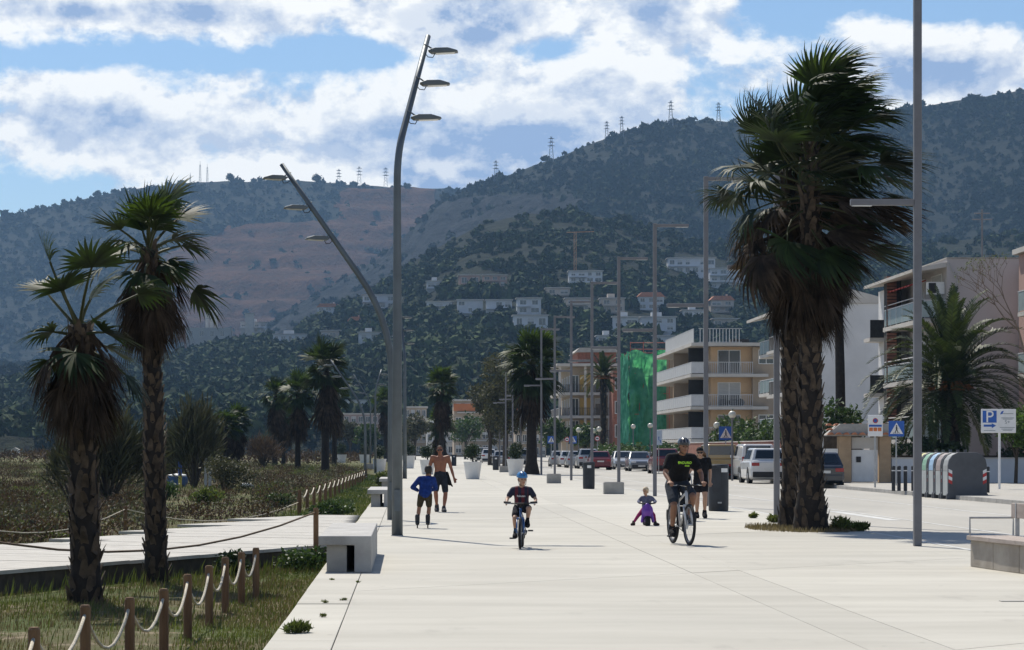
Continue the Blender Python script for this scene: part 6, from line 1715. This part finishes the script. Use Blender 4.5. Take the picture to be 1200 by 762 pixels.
# ------------------------------------------------------------------ bicycles
def bicycle(label, loc, rz, r, frame_m, scale=1.0, name='bicycle', wb=1.04, seat=.93, bar=1.0, steer=0.0, barw=.31):
    root = thing(name, label, 'bicycle', loc, rz)
    yf, yr = -wb / 2, wb / 2; bb = Vector((0, .06 * scale, r * .86)); hd0 = Vector((0, yf + .16 * scale, r + .30 * scale)); hd1 = Vector((0, yf + .20 * scale, bar - .10 * scale)); st = Vector((0, yr - .30 * scale, seat - .10 * scale))
    f = MB(); t = .019 * (scale ** .5)
    f.tube([hd0, hd1], t * 1.25, 8); f.tube([hd0 + Vector((0, .01, .04)), bb], t * 1.2, 8); f.tube([hd1 - Vector((0, 0, .03)), lv(bb, st, .78)], t, 8); f.tube([bb, st], t, 8)
    for sx in (-1, 1): f.tube([bb + Vector((sx * .03, 0, 0)), Vector((sx * .06, yr, r))], t * .6, 6); f.tube([lv(bb, st, .78) + Vector((sx * .02, 0, 0)), Vector((sx * .06, yr, r))], t * .55, 6)
    f.build('frame', frame_m, root, smooth=True)
    fk = MB()
    for sx in (-1, 1): fk.tube([hd0 + Vector((sx * .055, 0, -.0)), Vector((sx * .055, yf, r))], t * .85, 8)
    fk.tube([hd0 + Vector((-.06, 0, .01)), hd0 + Vector((.06, 0, .01))], t * 1.2, 8); fk.build('fork', frame_m, root, smooth=True)
    for y_ in (yf, yr):
        w = link(bpy.data.objects.new('wheel', None), root); w.location = (0, y_, r); Mx = Matrix.Rotation(R(90), 4, 'Y')
        tw = .026 * (scale ** .5)
        MB().lathe([(r - 2 * tw, -tw * .6), (r - tw, -tw), (r - .004, -tw * .55), (r, 0), (r - .004, tw * .55), (r - tw, tw), (r - 2 * tw, tw * .6), (r - 2 * tw, -tw * .6)], 36, (0, 0, 0), Mx).build('tyre', M_tyre, w, smooth=True)
        MB().lathe([(r - 2 * tw - .022, -.012), (r - 2 * tw + .002, -.014), (r - 2 * tw + .002, .014), (r - 2 * tw - .022, .012), (r - 2 * tw - .022, -.012)], 36, (0, 0, 0), Mx).build('rim', M_steel2, w)
        sp = MB()
        for q in range(20):
            a = q * .31416; sp.tube([(.025 * (1 if q % 2 else -1), .02 * math.cos(a), .02 * math.sin(a)), (0, (r - 2 * tw - .01) * math.cos(a), (r - 2 * tw - .01) * math.sin(a))], .0016, 3)
        sp.tube([(-.05, 0, 0), (.05, 0, 0)], .018, 8); sp.build('spokes', M_alum, w)
        MB().lathe([(.05, -.001), (.08, -.001), (.08, .001), (.05, .001)], 20, (-.042, 0, 0), Mx).build('brake_disc', M_alum, w)
    hb = MB(); top = hd1 + Vector((0, .0, .07 * scale)); fw = top + Vector((0, -.05 * scale, .02))
    hb.tube([hd1, top, fw], t, 8); hb.tube([fw + Vector((-barw, .05, .02)), fw + Vector((-barw * .35, 0, 0)), fw + Vector((barw * .35, 0, 0)), fw + Vector((barw, .05, .02))], .014, 8); o = hb.build('handlebar', M_black, root, smooth=True)
    for sx in (-1, 1):
        MB().tube([fw + Vector((sx * barw * .62, .03, .015)), fw + Vector((sx * barw * 1.04, .055, .022))], .020, 8).build('grip', M_black, o)
        MB().tube([fw + Vector((sx * barw * .55, .0, .01)), fw + Vector((sx * barw * .62, -.05, -.0)), fw + Vector((sx * barw * .95, -.03, .0))], .006, 5).build('brake_lever', M_alum, o)
    cb = MB(); cb.tube([fw + Vector((-barw * .5, -.02, 0)), fw + Vector((-.05, -.14 * scale, -.02)), hd0 + Vector((.05, -.05, .05))], .005, 5); cb.tube([fw + Vector((barw * .5, -.02, 0)), fw + Vector((.06, -.15 * scale, .03)), hd1 + Vector((0, .1, -.1))], .005, 5); cb.build('brake_cable', M_black, root)
    sd = Vol(); sd.cap(st + Vector((0, .08, .11)) * scale, st + Vector((0, -.14, .10)) * scale, .06 * scale, .025 * scale); so_ = sd.build('saddle', M_black, root, .01, 2)
    MB().tube([st, st + Vector((0, .01, .09 * scale))], t * .8, 8).build('seat_post', M_alum, root)
    cr = MB(); 
    cr.lathe([(.09 * scale, -.003), (.09 * scale, .003)], 22, bb + Vector((.05, 0, 0)), Matrix.Rotation(R(90), 4, 'Y')); cr.build('chainring', M_black, root)
    ch = MB(); ch.tube([bb + Vector((.05, 0, .085 * scale)), Vector((.05, yr, r + .035))], .006, 4); ch.tube([bb + Vector((.05, 0, -.085 * scale)), Vector((.05, yr, r - .035))], .006, 4); ch.build('chain', M_black, root)
    return root, bb, fw
def crank(root, bb, ang, scale, ped=.10):
    for sx, a in ((-1, ang), (1, ang + math.pi)):
        e = bb + Vector((sx * .085, math.sin(a) * .165 * scale, -math.cos(a) * .165 * scale)); b0 = bb + Vector((sx * .07, 0, 0)); o = MB().tube([b0, e], .012, 6).build('crank_arm', M_black, root)
        c = e + Vector((sx * (.02 + ped / 2), 0, 0)); MB().box(c.x - ped / 2, c.x + ped / 2, c.y - .045, c.y + .045, c.z - .012, c.z + .012).build('pedal', M_black, o)
    return
# ------------------------------------------------------------------ adult cyclist
def adult_cyclist():
    loc = G(802, 639.5); loc.y += .5; rz = R(9)
    M_fr = mat('bike_white', (.55, .55, .56), .35, .1, 6, coat=.4)
    root, bb, fw = bicycle('black and white mountain bike ridden by the adult in a black shirt', loc, rz, .345, M_fr)
    crank(root, bb, R(15), 1.0)
    p = thing('person', 'adult cyclist in black helmet and black shirt with neon lettering', 'person', loc, rz)
    J = dict(pelvis=(0, .28, 1.03), chest=(0, .03, 1.38), neck=(0, -.06, 1.52), head=(.01, -.13, 1.63), sl=(-.195, .0, 1.445), sr=(.195, .0, 1.445), el=(-.30, -.10, 1.19), er=(.31, -.10, 1.19), wl=(-.275, -.315, 1.045), wr=(.275, -.315, 1.045),
             hl=(-.10, .24, .98), kl=(-.15, -.10, .65), al=(-.135, .07, .27), tl=(-.15, -.09, .18), hr=(.10, .24, .98), kr=(.15, -.20, .80), ar=(.135, .03, .46), tr=(.15, -.12, .37))
    body, h, side = figure(p, J, 1.04, SK, (.06, -1, -.10), handdir=[Vector((0, -1, -.1))] * 2, grip=Vector((0, -.2, -1)), curl=.9)
    face(h, body); helmet(h, body, mat('helmet_black', (.014, .014, .016), .25, .1, 6, coat=.6), mat('helmet_grey', (.12, .12, .13), .3, .05, 6))
    sh = shirt(body, J, 1.04, side, cloth('black', (.010, .010, .012)), .62)
    shorts(body, J, 1.04, side, cloth('slate', (.035, .042, .055)), .78)
    for s_ in 'lr': shoe('shoe', J['a' + s_], J['t' + s_], 1.05, cloth('shoe_black', (.014, .014, .016)), body); 
    M_neon = mat('neon_print', (.42, .75, .06), .7, .05, 9)
    Mt = Matrix.Translation((.02, -.165, 1.36)) @ Matrix.Rotation(R(-18), 4, 'X') @ FACE
    text_mesh('shirt_lettering', 'ENDURO', .056, M_neon, sh, Mt, ext=.012)
    text_mesh('shirt_lettering', 'RACE', .03, M_neon, sh, Matrix.Translation((.06, -.155, 1.31)) @ Matrix.Rotation(R(-18), 4, 'X') @ FACE, ext=.012)
adult_cyclist()

# ------------------------------------------------------------------ boy on a bike
def boy_cyclist():
    loc = G(612, 643.5); loc.y += .36; rz = R(-5); k = .70
    M_fr = mat('kidbike_blue', (.03, .10, .28), .35, .1, 6, coat=.4)
    root, bb, fw = bicycle('small dark bike with blue frame ridden by the boy', loc, rz, .255, M_fr, .72, wb=.80, seat=.62, bar=.72, barw=.255)
    crank(root, bb, R(-55), .62, .08)
    p = thing('person', 'boy in blue helmet and dark football shirt riding a small bike', 'person', loc, rz)
    J = dict(pelvis=(0, .16, .67), chest=(0, .06, .90), neck=(0, .03, .985), head=(.015, .01, 1.10), sl=(-.135, .06, .935), sr=(.135, .06, .935), el=(-.225, -.01, .79), er=(.235, .0, .78), wl=(-.225, -.165, .735), wr=(.225, -.165, .735),
             hl=(-.065, .14, .63), kl=(-.10, -.10, .48), al=(-.09, .02, .25), tl=(-.10, -.09, .19), hr=(.065, .14, .63), kr=(.13, -.16, .64), ar=(.10, -.10, .42), tr=(.11, -.19, .37))
    body, h, side = figure(p, J, k, SK2, (.35, -1, -.02), .90, handdir=[Vector((0, -1, -.1))] * 2, grip=Vector((0, -.2, -1)), curl=.9)
    face(h, body); helmet(h, body, mat('helmet_blue', (.02, .17, .42), .35, .1, 6, coat=.4), mat('helmet_dark_blue', (.012, .05, .14), .4, .1, 6))
    m = bpy.data.materials.new('striped_jersey'); m.use_nodes = True; t = NT(m.node_tree); b = t.n['Principled BSDF']
    sp = t.new('ShaderNodeSeparateXYZ'); t.put(sp.inputs[0], t.new('ShaderNodeTexCoord').outputs['Object']); f = t.m('GREATER_THAN', t.m('SINE', t.m('MULTIPLY', sp.outputs[0], 62)), 0.0)
    f = t.m('MULTIPLY', f, t.m('LESS_THAN', t.m('ABSOLUTE', sp.outputs[0]), .11))
    t.put(b.inputs['Base Color'], t.mix(f, (.012, .014, .035), (.10, .010, .022))); b.inputs['Roughness'].default_value = .8
    sh = shirt(body, J, k, side, m, .62)
    text_mesh('shirt_lettering', 'Rakuten', .042, mat('white_print', (.7, .7, .7), .7, .05, 9), sh, Matrix.Translation((.0, -.038, .835)) @ Matrix.Rotation(R(-8), 4, 'X') @ FACE, ext=.02)
    shorts(body, J, k, side, cloth('navy', (.010, .011, .018)), .70)
    for s_ in 'lr':
        v = Vol(); v.cap(lv(J['k' + s_], J['a' + s_], .62), J['a' + s_], .043 * k, .040 * k); v.build('sock', cloth('sock_blue', (.03, .08, .16)) if s_ == 'l' else cloth('sock_black', (.012, .012, .014)), body, .008, 2)
        shoe('shoe', J['a' + s_], J['t' + s_], k * 1.08, cloth('shoe_black', (.014, .014, .016)), body)
boy_cyclist()

# ------------------------------------------------------------------ boy in the blue top, seen from behind
def skating_boy():
    loc = G(497, 619); p = thing('person', 'boy in blue long-sleeved top and brown shorts seen from behind', 'person', loc, 0); k = .76
    J = dict(pelvis=(.02, 0, .70), chest=(.045, .06, .94), neck=(.06, .10, 1.03), head=(.085, .13, 1.15), sl=(-.085, .06, .99), sr=(.185, .06, .985), el=(-.235, .0, .82), er=(.235, .10, .80), wl=(-.13, .13, .76), wr=(.14, .22, .76),
             hl=(-.05, 0, .66), kl=(-.10, .02, .40), al=(-.135, -.03, .15), tl=(-.16, .09, .09), hr=(.09, 0, .66), kr=(.10, .06, .40), ar=(.075, .02, .15), tr=(.06, .15, .09))
    body, h, side = figure(p, J, k, SK, (-.1, 1, -.12), .92); hair(h, body, M_hair, .02, vol=1.06); face(h, body)
    shirt(body, J, k, side, cloth('royal_blue', (.012, .035, .17)), long=True, loose=1.2, hem=.02); shorts(body, J, k, side, cloth('olive_brown', (.050, .040, .022)), .74, loose=1.08)
    for s_ in 'lr':
        a = Vector(J['a' + s_]); v = Vol(); v.cap(a + Vector((0, 0, .09)), a - Vector((0, 0, .04)), .050, .046); v.cap(a - Vector((0, .03, .05)), a + Vector((0, .13, -.06)), .044, .034)
        b = v.build('skate_boot', M_black, body, .009, 2)
        for q in range(3): MB().lathe([(.035, -.012), (.035, .012)], 14, a + Vector((0, -.04 + q * .075, -.115)), Matrix.Rotation(R(90), 4, 'Y')).build('skate_wheel', M_tyre, b)
skating_boy()

# ------------------------------------------------------------------ shirtless man
def walking_man():
    loc = G(514.5, 600); p = thing('person', 'shirtless man in sunglasses and dark shorts walking towards the camera', 'person', loc, 0); k = 1.0
    J = dict(pelvis=(.03, 0, .92), chest=(.03, .0, 1.28), neck=(.03, -.01, 1.44), head=(.02, -.03, 1.565), sl=(-.17, 0, 1.385), sr=(.23, 0, 1.385), el=(-.25, .05, 1.10), er=(.31, .02, 1.10), wl=(-.22, -.03, .87), wr=(.38, -.04, .86),
             hl=(-.05, 0, .88), kl=(-.085, -.10, .50), al=(-.055, .10, .14), tl=(-.055, -.02, .03), hr=(.12, 0, .88), kr=(.165, -.06, .47), ar=(.12, -.14, .085), tr=(.14, -.30, .035))
    body, h, side = figure(p, J, k, SK3, (0, -1, -.05)); face(h, body, True); hair(h, body, mat('hair_cropped', (.07, .045, .03), .8, .3, 30), vol=.965)
    shorts(body, J, k, side, cloth('navy_short', (.022, .026, .036)), .82, loose=1.06)
    v = Vol(); v.cap((.20, -.02, .98), (.27, -.02, .72), .045, .055, .7); v.cap((.24, -.02, .80), (.33, -.02, .66), .05, .03, .7); v.build('tied_shirt', cloth('black', (.010, .010, .012)), body, .01, 2)
    for s_ in 'lr': shoe('shoe', J['a' + s_], J['t' + s_], 1.05, cloth('shoe_grey', (.06, .06, .065)), body)
walking_man()

# ------------------------------------------------------------------ woman with a pushchair
def walking_woman():
    loc = G(821, 607.5); p = thing('person', 'woman in black cap, top and shorts walking behind the adult cyclist', 'person', loc, 0); k = .98
    J = dict(pelvis=(0, 0, .90), chest=(.01, -.01, 1.24), neck=(.0, -.02, 1.39), head=(-.02, -.04, 1.505), sl=(-.16, 0, 1.345), sr=(.17, 0, 1.345), el=(-.25, -.03, 1.08), er=(.225, .02, 1.07), wl=(-.34, -.22, .98), wr=(.21, -.06, .84),
             hl=(-.075, 0, .87), kl=(-.08, -.04, .48), al=(-.08, .06, .10), tl=(-.09, -.09, .04), hr=(.075, 0, .87), kr=(.09, -.12, .49), ar=(.09, -.02, .14), tr=(.09, -.15, .04))
    body, h, side = figure(p, J, k, SK2, (-.1, -1, -.08)); face(h, body, True)
    def tail(v): v.chain([Vector(J['head']) + Vector((.05, .03, .04)), Vector(J['head']) + Vector((.11, .03, -.04)), Vector(J['head']) + Vector((.12, .0, -.14))], [.035, .045, .02])
    hair(h, body, M_hairl, .06, vol=1.03, extra=tail)
    v = Vol(); c = h['c']; v.ell(c + Vector((0, .005, .055)), (.088, .104, .082)); cp = v.build('cap', cloth('black', (.010, .010, .012)), body, .009, 2, cut=[(c + Vector((0, 0, .048)), (0, 0, -1))])
    v = Vol(); v.ell(c + Vector((-.01, -.12, .05)), (.068, .075, .010)); v.build('cap_brim', MATS['cloth_black'], cp, .007, 1)
    shirt(body, J, k, side, MATS['cloth_black'], .6, hem=.0); shorts(body, J, k, side, cloth('black_shorts', (.014, .014, .018)), .58, loose=1.08)
    for s_ in 'lr': shoe('shoe', J['a' + s_], J['t' + s_], .98, cloth('shoe_black', (.014, .014, .016)), body)
    # pushchair at her right hand
    q = thing('pushchair', 'dark pushchair half hidden behind the adult cyclist', 'pushchair', (6.02, 56.7, 0), 0)
    M_pf = mat('pram_frame', (.30, .31, .32), .4, .1, 6, metal=.6); M_pc = cloth('pram_black', (.012, .013, .016))
    mb = MB()
    for sx in (-1, 1): mb.tube([(sx * .25, .42, 1.02), (sx * .25, .28, .92), (sx * .25, -.02, .45), (sx * .24, -.30, .14)], .014, 7); mb.tube([(sx * .25, .05, .55), (sx * .26, .32, .14)], .014, 7); mb.tube([(sx * .25, -.12, .36), (sx * .25, .2, .36)], .012, 6)
    mb.tube([(-.25, .42, 1.02), (.25, .42, 1.02)], .018, 8); mb.tube([(-.26, .32, .14), (.26, .32, .14)], .012, 6); mb.build('frame', M_pf, q, smooth=True)
    v = Vol(); v.cap((-.12, .0, .47), (.12, .0, .47), .10, .10); v.cap((-.12, -.12, .42), (.12, -.12, .42), .08, .08); v.chain([(-.10, .05, .5), (-.10, .20, .88)], [.09, .08]); v.chain([(.10, .05, .5), (.10, .20, .88)], [.09, .08]); v.build('seat', M_pc, q, .015, 3)
    v = Vol(); v.ell((0, .08, .96), (.23, .24, .17)); v.build('hood', M_pc, q, .015, 3, cut=[(Vector((0, 0, .92)), Vector((0, -.4, -1)).normalized())])
    v = Vol(); v.cap((-.13, .12, .26), (.13, .12, .26), .07, .07); v.build('basket', M_pc, q, .015, 2)
    for sx in (-1, 1):
        for y_, rr in ((-.30, .085), (.32, .125)):
            w = MB().lathe([(rr * .7, -.022), (rr, -.018), (rr, .018), (rr * .7, .022)], 18, (sx * .275, y_, rr), Matrix.Rotation(R(90), 4, 'Y')).build('wheel', M_tyre, q); MB().lathe([(rr * .62, -.012), (rr * .62, .012)], 12, (sx * .278, y_, rr), Matrix.Rotation(R(90), 4, 'Y')).build('hub', M_pf, w)
walking_woman()

# ------------------------------------------------------------------ toddler on a purple ride-on
def toddler():
    loc = G(757.5, 616); q = thing('ride_on_toy', 'purple plastic ride-on toy with fat dark wheel under the toddler', 'toy', loc, 0)
    M_pu = mat('purple_plastic', (.17, .055, .36), .45, .1, 5)
    v = Vol(); v.chain([(0, -.20, .42), (0, -.24, .28), (0, -.22, .2)], [.055, .085, .07]); v.cap((-.03, -.14, .30), (-.02, .16, .26), .07, .06); v.cap((.03, -.14, .30), (.02, .16, .26), .07, .06); v.cap((0, .16, .26), (0, .24, .2), .08, .06)
    for sx in (-1, 1): v.chain([(sx * .085, -.22, .24), (sx * .115, -.25, .09)], [.036, .030])
    v.ell((0, -.21, .31), (.125, .06, .145)); v.ell((0, .02, .27), (.11, .22, .07))
    v.build('body_shell', M_pu, q, .01, 4)
    Mx = Matrix.Rotation(R(90), 4, 'Y')
    for y_, w, r in ((-.26, .055, .105), (.24, .05, .09)):
        o = MB().lathe([(r * .4, -w), (r * .85, -w), (r, -w * .6), (r, w * .6), (r * .85, w), (r * .4, w)], 22, (0, y_, r), Mx).build('wheel', M_tyre, q, smooth=False); MB().lathe([(r * .38, -w * 1.05), (r * .38, w * 1.05)], 14, (0, y_, r), Mx).build('hub', M_pu, o)
    MB().tube([(-.17, -.16, .47), (-.08, -.19, .46), (.08, -.19, .46), (.17, -.16, .47)], .016, 8).build('handlebar', M_black, q, smooth=True)
    p = thing('person', 'toddler with pale hair in grey top and pink trousers', 'person', loc, 0); k = .52
    J = dict(pelvis=(0, .06, .36), chest=(.01, .02, .55), neck=(-.005, .0, .615), head=(-.02, -.01, .715), sl=(-.09, .02, .575), sr=(.11, .02, .575), el=(-.165, -.02, .50), er=(.185, -.02, .50), wl=(-.15, -.13, .475), wr=(.15, -.13, .475),
             hl=(-.05, .05, .33), kl=(-.17, -.02, .21), al=(-.27, -.02, .06), tl=(-.31, -.10, .03), hr=(.05, .05, .33), kr=(.15, -.04, .22), ar=(.18, -.06, .06), tr=(.23, -.13, .03))
    body, h, side = figure(p, J, k, SK2, (-.55, -.8, -.1), .72, handdir=[Vector((0, -1, -.1))] * 2, grip=Vector((0, -.2, -1)), curl=.8)
    face(h, body); hair(h, body, M_hairb, .02, vol=1.06)
    shirt(body, J, k, side, cloth('lilac_grey', (.13, .14, .21)), long=True, loose=1.3); shorts(body, J, k, side, cloth('pink', (.30, .03, .12)), ankle=True, loose=1.15)
    for s_ in 'lr': shoe('shoe', J['a' + s_], J['t' + s_], .62, cloth('shoe_brown', (.05, .035, .03)), body)
toddler()
# ================================================================== haze (sea air)
def make_haze():
    b = MB().box(-3300, 3300, -60, 5200, -12, 640)
    m = bpy.data.materials.new('haze_air'); m.use_nodes = True; t = NT(m.node_tree)
    t.n.clear()
    pv = t.new('ShaderNodeVolumePrincipled'); pv.inputs['Color'].default_value = (.38, .64, 1, 1)
    pv.inputs['Density'].default_value = HAZE; pv.inputs['Anisotropy'].default_value = .15
    out = t.new('ShaderNodeOutputMaterial'); t.l.new(pv.outputs[0], out.inputs['Volume'])
    o = b.build('haze', m); tag(o, 'thin pale sea haze over the whole bay', 'haze', kind='stuff')
bpy.data.scenes.remove(_bake)
HAZE = .000085
make_haze()
